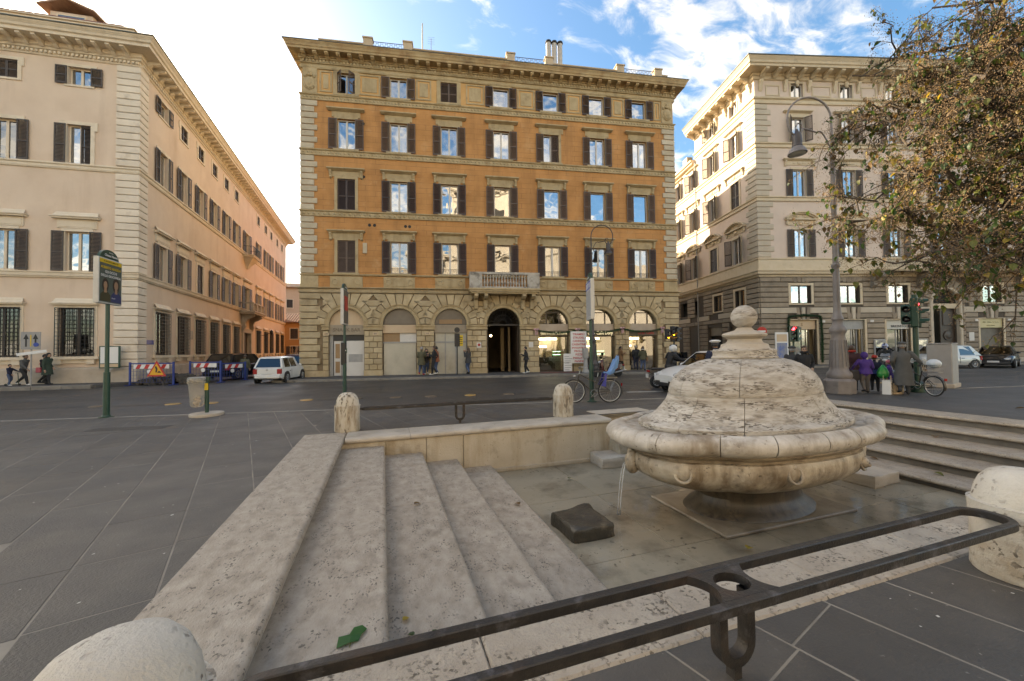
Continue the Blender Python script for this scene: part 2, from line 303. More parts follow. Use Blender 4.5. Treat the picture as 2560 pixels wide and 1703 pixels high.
# road markings
m_paint=mat('road_paint',(.55,.54,.5),(.2,.2,.19),ns=3,rough=.6); m_stud=mat('yellow_road_stud',(.5,.28,.06),(.3,.2,.09),ns=8,rough=.5); m_studd=mat('worn_road_stud',(.11,.08,.055),(.18,.13,.08),ns=8,rough=.6)
def rp(s,t): # road frame: s along the road from x=0, t metres beyond plaza edge
    a=math.atan(-.165); return (s*cos(a)-t*sin(a),11.6+s*sin(a)+t*cos(a))
def marking(pts,m=m_paint,z=-.015):
    mb=MB(); mb.add([(x,y,z) for x,y in pts],[tuple(range(len(pts)))]); mb.obj('lane_marking',m,road)
marking([rp(-60,2.55),rp(70,2.55),rp(70,2.61),rp(-60,2.61)],mat('seam_tar',(.022,.022,.022),(.04,.04,.04),ns=6,rough=.5))
marking([rp(-60,6.35),rp(70,6.35),rp(70,6.42),rp(-60,6.42)],mat('faded_line',(.17,.165,.155),(.075,.072,.07),ns=2.5,rough=.6))
marking([rp(-60,4.6),rp(70,4.6),rp(70,4.66),rp(-60,4.66)],mat('faded_line2',(.13,.125,.12),(.07,.07,.068),ns=2.5,rough=.6))
marking([rp(8.3,1.9),rp(9.7,1.85),rp(9.75,2.15),rp(8.35,2.2)])
for k,(s,yl) in enumerate(((-12,0),(-8.6,0),(-6.5,1),(-5.4,1),(-2.5,1),(-.9,0),(.4,0),(1.6,0),(3.0,1),(4.4,0),(6.3,1),(20.5,1),(22,1),(23.5,1),(-16,0),(-19.5,0),(9.8,0))):
    x,y=rp(s-.4,2.6)
    mb=MB().lathe([(.21,-.02),(.2,.006),(.14,.016),(.05,.02)],14); o=mb.obj('road_stud',m_stud if yl else m_studd,None,(x,y,-.004),smooth=40)
    o['label']='flat round yellow stud on the road lane line' if yl else 'worn dark brown round stud on the road lane line'; o['category']='road stud'; o['group']='yellow lane studs' if yl else 'worn lane studs'
# pavements in front of the buildings
def pavement(name,pts,h,m=m_walk,kerb=None):
    o=MB().prism(pts,-.03,h).obj(name,m,kind='structure')
    if kerb:
        (x0,y0),(x1,y1)=kerb; Ln=math.hypot(x1-x0,y1-y0); a=math.atan2(y1-y0,x1-x0); n=max(1,int(Ln/1.1)); me=MB().cbox(0,Ln/n-.012,-.14,.14,-.03,h+.012,.015).mesh('kerb_stone',m_kerb)
        for k in range(n): ob('kerb_stone',me,o,(x0+cos(a)*Ln/n*k,y0+sin(a)*Ln/n*k,0),a)
    return o
ca,sa=cos(R(-9.5)),sin(R(-9.5))
def opt(s,d): return (-4.69+s*ca+d*sa, 26.41+s*sa-d*ca)    # orange facade frame: d metres in front
pavement('pavement_middle',[opt(-.6,2.6),opt(25.6,2.6),opt(25.6,-1),opt(-.6,-1)],.1,kerb=(opt(-.5,2.6),opt(25.5,2.6)))
pavement('pavement_left',[(-60,26.6),(-13.2,24.25),(-12.2,25.9),(-12.7,27.5),(-60,32)],.15,kerb=((-40,25.6),(-13.3,24.25)))
# ------------------------------------------------------------------ sunken basin
bas=thing('fountain_basin','sunken travertine basin with broad steps around the fountain','basin',(5.72,5,-1.0)); bo=Vector((5.72,5,-1.0))
def bpart(mb,name,m,smooth=None):
    c=Vector((sum(v[0] for v in mb.v)/len(mb.v),sum(v[1] for v in mb.v)/len(mb.v),sum(v[2] for v in mb.v)/len(mb.v)))
    mb.v=[tuple(Vector(v)-c) for v in mb.v]; return mb.obj(name,m,bas,tuple(c-bo),smooth=smooth)
SX=[-.67,.03,.73,1.42,2.11]; SZ=[.012,-.17,-.36,-.56,-.755]; FZ=-.9
m_rdark=mat('shadowed_riser_stone',(.13,.11,.085),(.22,.19,.15),ns=3,rough=.7,bump=.3,bs=30)  # riser colour darkened to paint the deep shadow under the nosings
def lip(x0,x1,y0,y1,z,th,side):   # tread with rounded nosing on the inner edge and its riser
    mb=MB(); e=x1 if side>0 else x0; r=th/2
    prof=[(e-side*.05,z)]+[(e-side*(r*.9)+side*r*.9*cos(t),z-r+r*sin(t)) for t in (R(80),R(50),R(20),R(-10),R(-40),R(-80))]+[(e-side*.05,z-th)]
    o=x0 if side>0 else x1
    pr=[(o,z)]+prof+[(o,z-th)]
    mb.rings([[(x,y0,zz) for x,zz in pr],[(x,y1,zz) for x,zz in pr]]); return mb
for side in (1,-1):
    X=lambda x:x if side>0 else 11.2-x
    for k in range(5):
        xo=X(SX[k]-.75 if k==0 else SX[k-1]-.06); xi=X(SX[k]); a,b=min(xo,xi),max(xo,xi)
        ys=[1.2 if k==0 else 2.18, (6.1,5.5,5.15,4.75,4.55)[k]+(0 if side>0 else .8), 8.33 if k==0 else 7.73]
        if k==0: ys=[1.3,8.34]
        for y0,y1 in zip(ys,ys[1:]):
            bpart(lip(a,b,y0+.003,y1-.003,SZ[k],.085 if side>0 else .07,side),'border_slab' if k==0 else 'step',m_step,50)
        zlo=SZ[k+1] if k<4 else FZ; ri=X(SX[k]-(.05 if side>0 else .09)); rb=X(SX[k]-.3)
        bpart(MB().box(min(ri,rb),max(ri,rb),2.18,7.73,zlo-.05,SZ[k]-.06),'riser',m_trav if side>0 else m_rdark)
# far wall: stones, coping, ledge, recess with its two blocks
for x0,x1,yy in ((-.75,.05,7.72),(.05,.8,7.72),(.8,1.53,7.72),(1.53,4.87,7.72),(6.57,9.9,7.72),(9.9,10.64,7.72),(10.64,12.2,7.72),(4.87,6.57,8.45)):
    bpart(MB().cbox(x0+.004,x1-.004,yy,yy+.42,-.93,-.075,.008),'wall_stone',m_wallst)
for x0 in (4.75,6.57): bpart(MB().box(x0,x0+.12,7.76,8.6,-.93,-.08),'recess_wall',m_wallst)
k=0
for x0,x1,yy in ((-.66,.5,7.66),(.5,1.35,7.66),(1.35,2.5,7.66),(2.5,3.7,7.66),(3.7,4.93,7.66),(6.5,7.7,7.66),(7.7,8.9,7.66),(8.9,10.1,7.66),(10.1,11.2,7.66),(11.2,12.1,7.66),(4.94,6.49,8.34)):
    o=bpart(lip(yy,yy+.68 if yy<8 else yy+.5,x0+.003,x1-.003,.012,.1,-1),'coping_stone',m_trav,50); me=o.data
    for v in me.vertices: x,y,zz=v.co; v.co=(y,x,zz)
    me.flip_normals(); lx,ly=o.location.x+bo.x,o.location.y+bo.y; o.location=(ly-bo.x,lx-bo.y,o.location.z)
bpart(MB().box(1.6,9.8,7.64,7.73,-.92,-.83),'wall_ledge',m_wallst)
def rough_block(w,d,h,sub=6,amp=.03,seed=1):
    bm=bmesh.new(); bmesh.ops.create_cube(bm,size=1); bmesh.ops.subdivide_edges(bm,edges=bm.edges,cuts=sub,use_grid_fill=True)
    for v in bm.verts:
        p=Vector((v.co.x*w,v.co.y*d,(v.co.z+.5)*h)); n=mnoise.noise_vector(p*3.1+Vector((seed*7.3,0,0)))*amp+mnoise.noise_vector(p*9+Vector((seed*3.3,0,0)))*amp*.35
        e=sum(1 for c in v.co if abs(abs(c)-.5)<1e-4); v.co=p+n*(1.6 if e>1 else .8)-Vector((v.co.x*w,v.co.y*d,0)).normalized()*(amp*.5*(e-1) if e>1 else 0)
    me=bpy.data.meshes.new('stone'); bm.to_mesh(me); bm.free(); me.shade_smooth(); me.set_sharp_from_angle(angle=R(50)); return me
def stone(label,x,y,z,w,d,h,m,rz=0,seed=1,amp=.03,group=None):
    me=rough_block(w,d,h,6,amp,seed); me.materials.append(m); return thing('stone_block',label,'stone block',(x,y,z),rz,group,me)
stone('blackened wet splash block lying in the basin left of the fountain',2.62,4.85,-.93,.64,.68,.21,m_block,R(3),3,.035)
stone('pale flat splash block in the basin right of the fountain',8.5,4.72,-.92,.84,.5,.22,m_trav,R(4),5,.02)
stone('small square block stacked against the basin wall behind the rim',5.12,7.5,-.7,.48,.42,.27,m_wallst,0,7,.012)
stone('rough low ledge stone at the foot of the basin wall',4.8,7.35,-.92,.95,.6,.22,m_trav,R(-4),9,.03)
# near side coping and its wall
for k in range(11):
    x0=-.66+k*1.17; bpart(MB().cbox(x0+.003,x0+1.167,1.73,2.24,-.09,.012,.012),'coping_stone',m_pit)
bpart(MB().box(-.7,12.1,1.8,2.19,-.92,-.09),'wall_stone',m_wallst)
for i in range(5):
    for j in range(3):
        x0=2.05+i*1.42; y0=2.19+j*1.845; bpart(MB().cbox(x0+.004,x0+1.416,y0+.004,y0+1.841,-1.0,FZ+rnd.uniform(-.003,.003),.006),'floor_slab',m_floor)
# shallow water
m=bpy.data.materials.new('shallow_water'); m.use_nodes=True; nt=m.node_tree; nt.nodes.clear(); o=N(nt,'ShaderNodeOutputMaterial'); t=N(nt,'ShaderNodeBsdfTransparent'); t.inputs[0].default_value=(.96,.94,.89,1); gl=N(nt,'ShaderNodeBsdfGlossy',i_Roughness=.03)
fr=N(nt,'ShaderNodeFresnel',i_IOR=1.38); ps=N(nt,'ShaderNodeNewGeometry'); vm=N(nt,'ShaderNodeVectorMath',operation='DISTANCE'); vm.inputs[1].default_value=(3.6,5.3,-.88); L(nt,ps.outputs['Position'],vm.inputs[0])
n=N(nt,'ShaderNodeTexNoise',i_Scale=5.0,i_Detail=2.0,i_Distortion=.6); L(nt,ps.outputs['Position'],n.inputs['Vector'])
wv=N(nt,'ShaderNodeMath',operation='SINE'); L(nt,mth(nt,'ADD',mth(nt,'MULTIPLY',vm.outputs['Value'],34.0),mth(nt,'MULTIPLY',n.outputs[0],5.0)),wv.inputs[0])
bp=N(nt,'ShaderNodeBump',i_Strength=.16,i_Distance=.015); L(nt,mth(nt,'ADD',mth(nt,'MULTIPLY',n.outputs[0],1.0),mth(nt,'MULTIPLY',wv.outputs[0],mth(nt,'DIVIDE',.22,mth(nt,'ADD',vm.outputs['Value'],.6)))),bp.inputs['Height']); L(nt,bp.outputs[0],gl.inputs['Normal']); L(nt,bp.outputs[0],fr.inputs['Normal'])
ms=N(nt,'ShaderNodeMixShader'); L(nt,mth(nt,'MULTIPLY',fr.outputs[0],.6),ms.inputs[0]); L(nt,t.outputs[0],ms.inputs[1]); L(nt,gl.outputs[0],ms.inputs[2]); L(nt,ms.outputs[0],o.inputs[0]); m_water=m
mb=MB(); mb.quad((2.06,2.2,-.882),(9.14,2.2,-.882),(9.14,7.7,-.882),(2.06,7.7,-.882)); mb.obj('water',m_water,kind='structure')
# ------------------------------------------------------------------ fountain
FC=Vector((5.5,4.7,-1.0)); fo=thing('fountain','large oval travertine tureen fountain with domed lid and ball finial','fountain',tuple(FC))
def oval(prof,n=96,a0=0,a1=2*pi,lobe=1.0,nz=.0,seed=0):
    """profile rows (half length a, half width b, height z); lobed plan as carved"""
    full=abs(a1-a0-2*pi)<1e-6; k=n if full else n+1; rs=[]
    for a,b,z in prof:
        r=[]
        for j in range(k):
            t=a0+(a1-a0)*j/n; m=1.0
            for q in (-135,-45,45,135):
                dd=(t-R(q)+pi)%(2*pi)-pi; m-=.035*lobe*math.exp(-(dd/.11)**2); m+=.018*lobe*math.exp(-((abs(dd)-.3)/.16)**2)
            ww=1+nz*mnoise.noise(Vector((cos(t)*2.5+seed,sin(t)*2.5,z*4)))
            r.append((a*m*ww*cos(t),b*m*ww*sin(t),z+1.0))
        rs.append(r)
    return rs,full
def fpart(name,m,prof,cuts=None,lobe=1.0,smooth=38,nz=.004,gap=.0032,n=96):
    if not cuts:
        rs,full=oval(prof,n,lobe=lobe,nz=nz); MB().rings(rs).obj(name,m,fo,smooth=smooth); return
    for i,c in enumerate(cuts):
        a0=R(c)+gap; a1=R(cuts[(i+1)%len(cuts)])-gap
        if a1<a0: a1+=2*pi
        k=max(6,int(n*(a1-a0)/(2*pi)))
        rs,_=oval(prof,k,a0,a1,lobe,nz,seed=i*.13)
        ins=[(p[0]*.55,p[1]*.55,p[2]) for p in ()]
        MB().rings([list(c_) for c_ in zip(*rs)],close=True).obj(name,m,fo,smooth=smooth)
e=lambda a,z,q=.555:(a,a*q,z)
rimp=[e(1.7,.4),e(1.8,.43),e(1.95,.438),e(2.07,.444),e(2.09,.466),e(2.17,.485)]+[(2.18+.22*cos(R(t)),1.15+.18*cos(R(t)),.352+.145*sin(R(t))) for t in (72,50,30,10,-10,-30,-50,-72)]+[e(2.14,.21),e(2.06,.215),e(1.75,.26)]
fpart('rim_stone',m_rim,rimp,[4,33,58,88,118,150,182,205,228,247,266,281,309,335,352])
m_neck=mat('marble_stained_shaded_neck',(.2,.145,.09),(.42,.34,.24),ns=3,rough=.5,bump=.2,bs=30,dirt=((.1,.07,.04),2.2,.5,.85),grime=((.14,.09,.05),(4,4,.6),.48,.8))  # stain browns, darkened further to put shade under the rim
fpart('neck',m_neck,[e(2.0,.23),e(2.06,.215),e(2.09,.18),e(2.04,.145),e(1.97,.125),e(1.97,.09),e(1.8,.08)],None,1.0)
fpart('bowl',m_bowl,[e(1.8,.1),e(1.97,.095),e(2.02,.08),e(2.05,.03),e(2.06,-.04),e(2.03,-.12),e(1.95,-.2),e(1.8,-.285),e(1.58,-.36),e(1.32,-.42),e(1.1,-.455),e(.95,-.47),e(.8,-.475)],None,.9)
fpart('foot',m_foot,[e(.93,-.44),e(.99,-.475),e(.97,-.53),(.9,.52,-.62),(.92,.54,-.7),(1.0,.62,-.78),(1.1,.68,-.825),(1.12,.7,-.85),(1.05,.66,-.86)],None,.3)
MB().cbox(-1.27,1.27,-.76,.76,.095,.145,.01).obj('base_slab',mat('wet_brown_slab',(.24,.18,.12),(.38,.31,.22),ns=3,rough=.35,bump=.2,bs=30,dirt=((.12,.085,.05),2,.52,.8)),fo)
tier=[e(1.55,.42),e(1.86,.425),e(1.88,.46),e(1.875,.5),e(1.83,.525),e(1.76,.53),e(1.68,.565),e(1.58,.63),e(1.49,.71),e(1.42,.79),e(1.38,.865),e(1.38,.888),e(1.3,.892)]
fpart('skirt_stone',m_dome,tier,[12,62,110,160,204,236,288,330],.25,38,.007)
dome=[e(1.25,.88),e(1.355,.892),e(1.37,.925),e(1.355,.99),e(1.31,1.085),e(1.235,1.175),e(1.13,1.255),e(.99,1.33),e(.83,1.385),e(.68,1.415),e(.5,1.42)]
fpart('dome_stone',m_dome,dome,[20,75,128,186,233,296,338],.0,38,.007)
fpart('lid_collar',m_dome,[e(.57,1.415),e(.595,1.425),e(.6,1.445),e(.575,1.46),e(.57,1.5),e(.58,1.545),e(.55,1.57),e(.42,1.575)],None,0,38,.012)
fpart('finial_base',m_trav,[e(.42,1.57,.75),e(.39,1.6,.75),e(.38,1.645,.75),e(.3,1.665,.8),e(.265,1.69,.85),e(.255,1.725,.85),e(.3,1.755,.85),e(.335,1.77,.85),e(.345,1.795,.85),e(.33,1.815,.85),e(.24,1.84,.9),e(.14,1.87,.95),e(.1,1.91,1)],None,0,38,.014)
MB().ball((0,0,3.08),.188,36,20).obj('ball_finial',m_dome,fo,smooth=180)
# carved rings and mask spouts on the bowl
def on_bowl(t,z): # point and outward normal direction on the bowl
    a=2.06; return Vector((a*cos(t),a*.555*sin(t),z+1)),Vector((cos(t)*.555,sin(t),0)).normalized()
for k,td in enumerate((-104,-62,-150,-12)):
    t=R(td); p,nn=on_bowl(t,-.06); s_=nn.cross(Vector((0,0,1))); u=(Vector((0,0,1))+nn*-.25).normalized()
    P=[tuple(p+nn*.0+s_*.1*cos(R(q))+u*.1*sin(R(q))) for q in range(0,361,24)]
    MB().tube(P,.02,8).obj('carved_ring',m_bowl,fo,smooth=60)
    MB().ball(tuple(p+u*.105+nn*.0),.035,8,6).obj('ring_knob',m_bowl,fo,smooth=180)
    if k in (1,3):
        MB().ball(tuple(p),.085,10,8).obj('mask_spout',m_bowl,fo,smooth=180)
        MB().ball(tuple(p+nn*.07+u*-.02),.03,8,6).obj('mask_nose',m_bowl,fo,smooth=180)
t=R(172); p,nn=on_bowl(t,-.06); MB().ball(tuple(p),.12,10,8,1,.8,1.4).obj('mask_spout',m_bowl,fo,smooth=180)
m_jet=glass('water_stream',(1,1,1),0,.0); nj=m_jet.node_tree; [n for n in nj.nodes if n.type=='BSDF_GLOSSY'][0].inputs['Roughness'].default_value=.5
J=[tuple(p+nn*(.1+.1*q)+Vector((0,0,-.5*q*q*1.05))) for q in (0,.25,.5,.75,1.0,1.2)]
MB().tube(J,[.012,.018,.022,.024,.022,.026],7).obj('water_jet',m_jet,fo,smooth=180)
# ------------------------------------------------------------------ bollards and rails
bpf=[(.235,0),(.245,.02),(.24,.3),(.245,.48),(.25,.505),(.225,.51),(.222,.54),(.21,.6),(.185,.665),(.145,.715),(.09,.745),(.03,.755)]
for lab,x,y,m,h in (('stained travertine bollard at the far left corner of the basin',-.68,8.55,m_bstain,1.03),('stained travertine bollard on the far coping by the bicycle',4.1,8.45,m_bstain,1.03),('travertine bollard with rust spots in the bottom left foreground',-.77,1.50,m_bwhite,1.0),('white pitted travertine bollard at the right end of the near rail',4.2,1.46,m_bwhite,.97)):
    me=MB().lathe([(r,z*h) for r,z in bpf],40).mesh('stone_bollard',m,40)
    for v in me.vertices: v.co+=v.normal*mnoise.noise(v.co*5+Vector((x,y,0)))*.008
    thing('stone_bollard',lab,'bollard',(x,y,0),0,'stone bollards around the basin',me)
def loop_rail(label,x0,x1,ya,yb,zt,posts,sq=.042):
    r=thing('railing',label,'railing',((x0+x1)/2,(ya+yb)/2,0)); cx_,cy_=(x0+x1)/2,(ya+yb)/2; hr=(yb-ya)/2; hx=(x1-x0)/2-hr
    cen=[(hx+hr*cos(R(t)),hr*sin(R(t))) for t in range(-90,91,15)]+[(-hx+hr*cos(R(t)),hr*sin(R(t))) for t in range(90,271,15)]
    def off(d): return [(hx+(hr+d)*cos(R(t)),(hr+d)*sin(R(t))) for t in range(-90,91,15)]+[(-hx+(hr+d)*cos(R(t)),(hr+d)*sin(R(t))) for t in range(90,271,15)]
    h=.05; c=.005; A=off(-sq/2);B=off(sq/2);A2=off(-sq/2+c);B2=off(sq/2-c); n=len(A); V=[];F=[]
    for ring,z in ((A2,zt),(B2,zt),(B,zt-c),(B,zt-h+c),(B2,zt-h),(A2,zt-h),(A,zt-h+c),(A,zt-c)): V+=[(x,y,z) for x,y in ring]
    for k in range(8):
        for j in range(n): F.append((k*n+j,k*n+(j+1)%n,((k+1)%8)*n+(j+1)%n,((k+1)%8)*n+j))
    MB().add(V,F).obj('bar_loop',m_iron,r,smooth=35)
    for px in posts:
        mb=MB(); dx=px-cx_   # ring between the bars and a U-shaped post under it
        RI=hr*.5; RO=hr-sq*.5
        OU=[];IN=[]
        for t in range(0,360,12):
            c_,s_2=cos(R(t)),sin(R(t)); yo=RO*max(-1,min(1,s_2*1.25)); OU.append((dx+(.118+.055*(abs(yo)/RO)**2)*(1 if c_>0 else -1)*min(1,abs(c_)*3),yo)); IN.append((dx+.088*c_,RI*1.15*s_2))
        mb.rings([[(x,y,z) for x,y in L_] for L_,z in ((IN,zt-.003),(OU,zt-.003),(OU,zt-h+.003),(IN,zt-h+.003),(IN,zt-.003))],cap0=False,cap1=False); mb.obj('ring',m_iron,r,smooth=40)
        mb=MB(); w=.086; t=.024; P=[]
        outer=[(dx-w-t,zt-h)]+[(dx-(w+t)*cos(R(q)),.165-(w+t)*sin(R(q))) for q in range(0,181,15)]+[(dx+w+t,zt-h)]
        inner=[(dx-w+t,zt-h)]+[(dx-(w-t)*cos(R(q)),.165-(w-t)*sin(R(q))) for q in range(0,181,15)]+[(dx+w-t,zt-h)]
        for yy in ((-.03,.03),):
            n_=len(outer); V=[(x,yy[0],z) for x,z in outer]+[(x,yy[0],z) for x,z in inner]+[(x,yy[1],z) for x,z in outer]+[(x,yy[1],z) for x,z in inner]; F=[]
            for i in range(n_-1):
                F+=[(i,i+1,n_+i+1,n_+i),(2*n_+i,3*n_+i,3*n_+i+1,2*n_+i+1),(i,2*n_+i,2*n_+i+1,i+1),(n_+i,n_+i+1,3*n_+i+1,3*n_+i)]
            mb.add(V,F)
        mb.box(dx-.022,dx+.022,-.026,.026,-.02,.075); mb.obj('post',m_iron,r,smooth=35)
    for ex in (-1,1): MB().cyl((ex*(hx+hr-.01),0,zt-h/2),(ex*(hx+hr+.16),0,zt-h/2),.018).obj('end_pin',m_iron,r,smooth=60)
loop_rail('dark iron double bar rail along the near edge of the basin',-.52,3.93,1.36,1.62,.455,[1.62])
loop_rail('low dark iron rail between the two far stained bollards',-.4,3.82,8.45,8.62,.455,[1.62])
# ------------------------------------------------------------------ building kit
class Fac:
    """one face of a building: x along the face, y into the wall, z up"""
    def __init__(s,root,x=0,y=0,rz=0): s.root=root; s.M=T(x,y,0)@RZ(rz); s.c={}
    def put(s,name,me,x=0,y=0,z=0,rz=0,parent=None,**k):
        if parent: return ob(name,me,parent,M=T(x,y,z)@RZ(rz),**k)
        return ob(name,me,s.root,M=s.M@T(x,y,z)@RZ(rz),**k)
def wall(mb,x0,x1,z0,z1,holes,depth=.3,y=0):
    xs=sorted({x0,x1,*[h[0] for h in holes],*[h[1] for h in holes]}); zs=sorted({z0,z1,*[h[2] for h in holes],*[h[3] for h in holes]})
    xs=[x for x in xs if x0<=x<=x1]; zs=[z for z in zs if z0<=z<=z1]
    for a,b in zip(xs,xs[1:]):
        for c,d in zip(zs,zs[1:]):
            if any(h[0]<=a+1e-5 and b<=h[1]+1e-5 and h[2]<=c+1e-5 and d<=h[3]+1e-5 for h in holes): continue
            mb.quad((a,y,c),(b,y,c),(b,y,d),(a,y,d))
    for a,b,c,d in holes:
        mb.quad((a,y,c),(a,y+depth,c),(a,y+depth,d),(a,y,d)); mb.quad((b,y,c),(b,y,d),(b,y+depth,d),(b,y+depth,c))
        mb.quad((a,y,d),(a,y+depth,d),(b,y+depth,d),(b,y,d)); mb.quad((a,y,c),(b,y,c),(b,y+depth,c),(a,y+depth,c))
    return mb
def sweep(path,prof,mb=None):
    mb=mb or MB(); rs=[]
    for i,(x,y) in enumerate(path):
        ns=[]
        for a,b in ((i-1,i),(i,i+1)):
            if 0<=a and b<len(path):
                dx,dy=path[b][0]-path[a][0],path[b][1]-path[a][1]; l=math.hypot(dx,dy); ns.append((dy/l,-dx/l))
        nx,ny=sum(n[0] for n in ns)/len(ns),sum(n[1] for n in ns)/len(ns); k=nx*nx+ny*ny; nx/=k; ny/=k
        rs.append([(x+nx*d,y+ny*d,z) for d,z in prof])
    mb.rings(rs,close=False); mb.add(rs[0],[tuple(range(len(prof)))]); mb.add(rs[-1],[tuple(range(len(prof)))]); return mb
CACHE={}
def cached(key,fn):
    if key not in CACHE: CACHE[key]=fn()
    return CACHE[key]
def shutter_me(w,h,m):
    def f():
        mb=MB(); t=.035
        for a,b,c,d in ((-w/2,-w/2+.055,0,h),(w/2-.055,w/2,0,h),(-w/2+.055,w/2-.055,0,.09),(-w/2+.055,w/2-.055,h-.07,h),(-w/2+.055,w/2-.055,h*.45,h*.45+.06)): mb.box(a,b,-t/2,t/2,c,d)
        n=int(h/.075)
        for k in range(n):
            z=.09+(h-.17)*(k+.1)/n; mb.quad((-w/2+.05,-.016,z),(w/2-.05,-.016,z),(w/2-.05,.014,z+.055),(-w/2+.05,.014,z+.055))
        return mb.mesh('shutter',m)
    return cached(('sh',round(w,2),round(h,2),m.name),f)
def sash_me(w,h,m,mull=1,ft=.06):
    def f():
        mb=MB(); y0,y1=.15,.21
        for a,b,c,d in ((-w/2,-w/2+ft,0,h),(w/2-ft,w/2,0,h),(-w/2+ft,w/2-ft,0,ft*1.3),(-w/2+ft,w/2-ft,h-ft,h)): mb.box(a,b,y0,y1,c,d)
        if mull: mb.box(-.055,.055,y0-.012,y1,ft,h-ft)
        return mb.mesh('sash',m)
    return cached(('sa',round(w,2),round(h,2),m.name,mull),f)
def pane_me(w,h,m): return cached(('pa',round(w,2),round(h,2),m.name),lambda:MB().box(-w/2,w/2,.18,.188,0,h).mesh('pane',m))
def curtain_me(w,h,m):
    def f():
        mb=MB(); n=18; V=[];F=[]
        for k in range(n+1):
            x=-w/2+w*k/n; y=.3+.022*sin(k*2.1)+.012*sin(k*.9); V+=[(x,y,0),(x*(.9 if h>1 else 1),y,h)]
        for k in range(n): F.append((2*k,2*k+2,2*k+3,2*k+1))
        return mb.add(V,F).mesh('curtain',m,180)
    return cached(('cu',round(w,2),round(h,2),m.name),f)
def surround_me(w,h,m,fwd=.17,t=.05,sill=True,ears=0,top=True):
    def f():
        mb=MB(); a=w/2; b=a+fwd
        mb.box(-b,-a,-t,.002,0,h); mb.box(a,b,-t,.002,0,h)
        if top: mb.box(-b-ears,b+ears,-t-.003,.002,h,h+fwd)
        if ears: mb.box(-b-ears,-b,-t-.003,.002,h-.28,h); mb.box(b,b+ears,-t-.003,.002,h-.28,h)
        if sill: mb.box(-b-.06,b+.06,-t-.09,.002,-.12,0)
        else: mb.box(-b,b,-t-.002,.002,-.1,0)
        return mb.mesh('window',m)
    return cached(('su',round(w,2),round(h,2),m.name,fwd,t,sill,ears,top),f)
def hood_me(w,kind,m):
    def f():
        mb=MB(); b=w/2
        pr=[(-b+.12,0),(b-.12,0)]
        if kind in('slab','console','ornate'):
            mb.box(-b+.2,b-.2,-.05,.002,-.46,-.1)                        # frieze panel
            mb.box(-b+.26,b-.26,-.062,-.05,-.4,-.16)
            for q,(e_,z0,z1) in enumerate(((.02,-.1,-.06),(-.05,-.06,-.02),(-.1,-.02,.05))): mb.box(-b-e_*-1*0-(.0 if q==0 else .03*q),b+(.0 if q==0 else .03*q),-.12-.07*q,.002,z0,z1)
            mb.add([(-b-.06,-.26,.05),(b+.06,-.26,.05),(b,.0,.12),(-b,.0,.12)],[(0,1,2,3)])
        if kind in('console','ornate'):
            for s in(-1,1):
                x=s*(b-.13); P=[(.0,-.1),(-.2,-.1),(-.21,-.18),(-.15,-.3),(-.11,-.42),(-.12,-.5),(-.06,-.56),(0,-.58)]
                mb.rings([[(x-.07,y,z) for y,z in P],[(x+.07,y,z) for y,z in P]])
        if kind=='ornate':
            mb.ball((0,-.07,-.27),.15,10,6,1.2,.5,1)
            for s in(-1,1): mb.ball((s*.42,-.06,-.27),.11,8,6,1.9,.4,.8)
        if kind=='arch':
            mb.box(-b+.2,b-.2,-.05,.002,-.5,-.1); mb.box(-b,b,-.24,.002,-.1,0)
            n=14; rr=(b*b+.5*.5)/(2*.5); c=-rr+.5
            for r_,t in((0,.3),(-.1,.2)):
                A=[((rr+r_)*sin(-math.asin(b/rr)+2*math.asin(b/rr)*k/n),c+(rr+r_)*cos(-math.asin(b/rr)+2*math.asin(b/rr)*k/n)+.08) for k in range(n+1)]
                B=[(x,z-.1) for x,z in A]; mb.rings([[(x,-t,z) for x,z in A+B[::-1]],[(x,.002,z) for x,z in A+B[::-1]]])
            mb.plate([(-b+.1,0)]+[((rr-.2)*sin(-math.asin((b-.1)/rr)+2*math.asin((b-.1)/rr)*k/8),max(0,c+(rr-.2)*cos(-math.asin((b-.1)/rr)+2*math.asin((b-.1)/rr)*k/8)+.08)) for k in range(9)]+[(b-.1,0)],-.06,.002)
            mb.ball((0,-.08,-.3),.19,10,6,1.1,.5,1)
            for s in(-1,1): mb.ball((s*.5,-.06,-.3),.13,8,6,1.8,.4,.7); mb.ball((s*(b-.16),-.1,-.3),.12,8,6,.8,.8,1.9); mb.ball((s*.35,-.1,.2),.1,8,6,1.6,.4,.6)
        if kind=='ogee':
            mb.box(-b+.14,b-.14,-.05,.002,-.55,-.08)
            mb.box(-b+.2,b-.2,-.07,-.05,-.48,-.16)
            mb.box(-b,b,-.22,.002,-.08,0); mb.box(-b-.04,b+.04,-.28,.002,0,.05)
            P=[(-.26,.05),(-.2,.07),(-.12,.14),(-.07,.24),(0,.3)]
            mb.rings([[(-b-.02+.12*k/4,y,z) for k,(y,z) in enumerate(P)],[(b+.02-.12*k/4,y,z) for k,(y,z) in enumerate(P)]],close=False)
        if kind=='lid':
            mb.box(-b,b,-.2,.002,-.06,0); mb.box(-b-.04,b+.04,-.25,.002,0,.045)
            P=[(-.24,.045),(-.18,.06),(-.11,.12),(-.07,.22),(0,.3)]
            mb.rings([[(-b-.02+.1*k/4,y,z) for k,(y,z) in enumerate(P)],[(b+.02-.1*k/4,y,z) for k,(y,z) in enumerate(P)]],close=False)
        return mb.mesh('hood',m)
    return cached(('ho',round(w,2),kind,m.name),f)
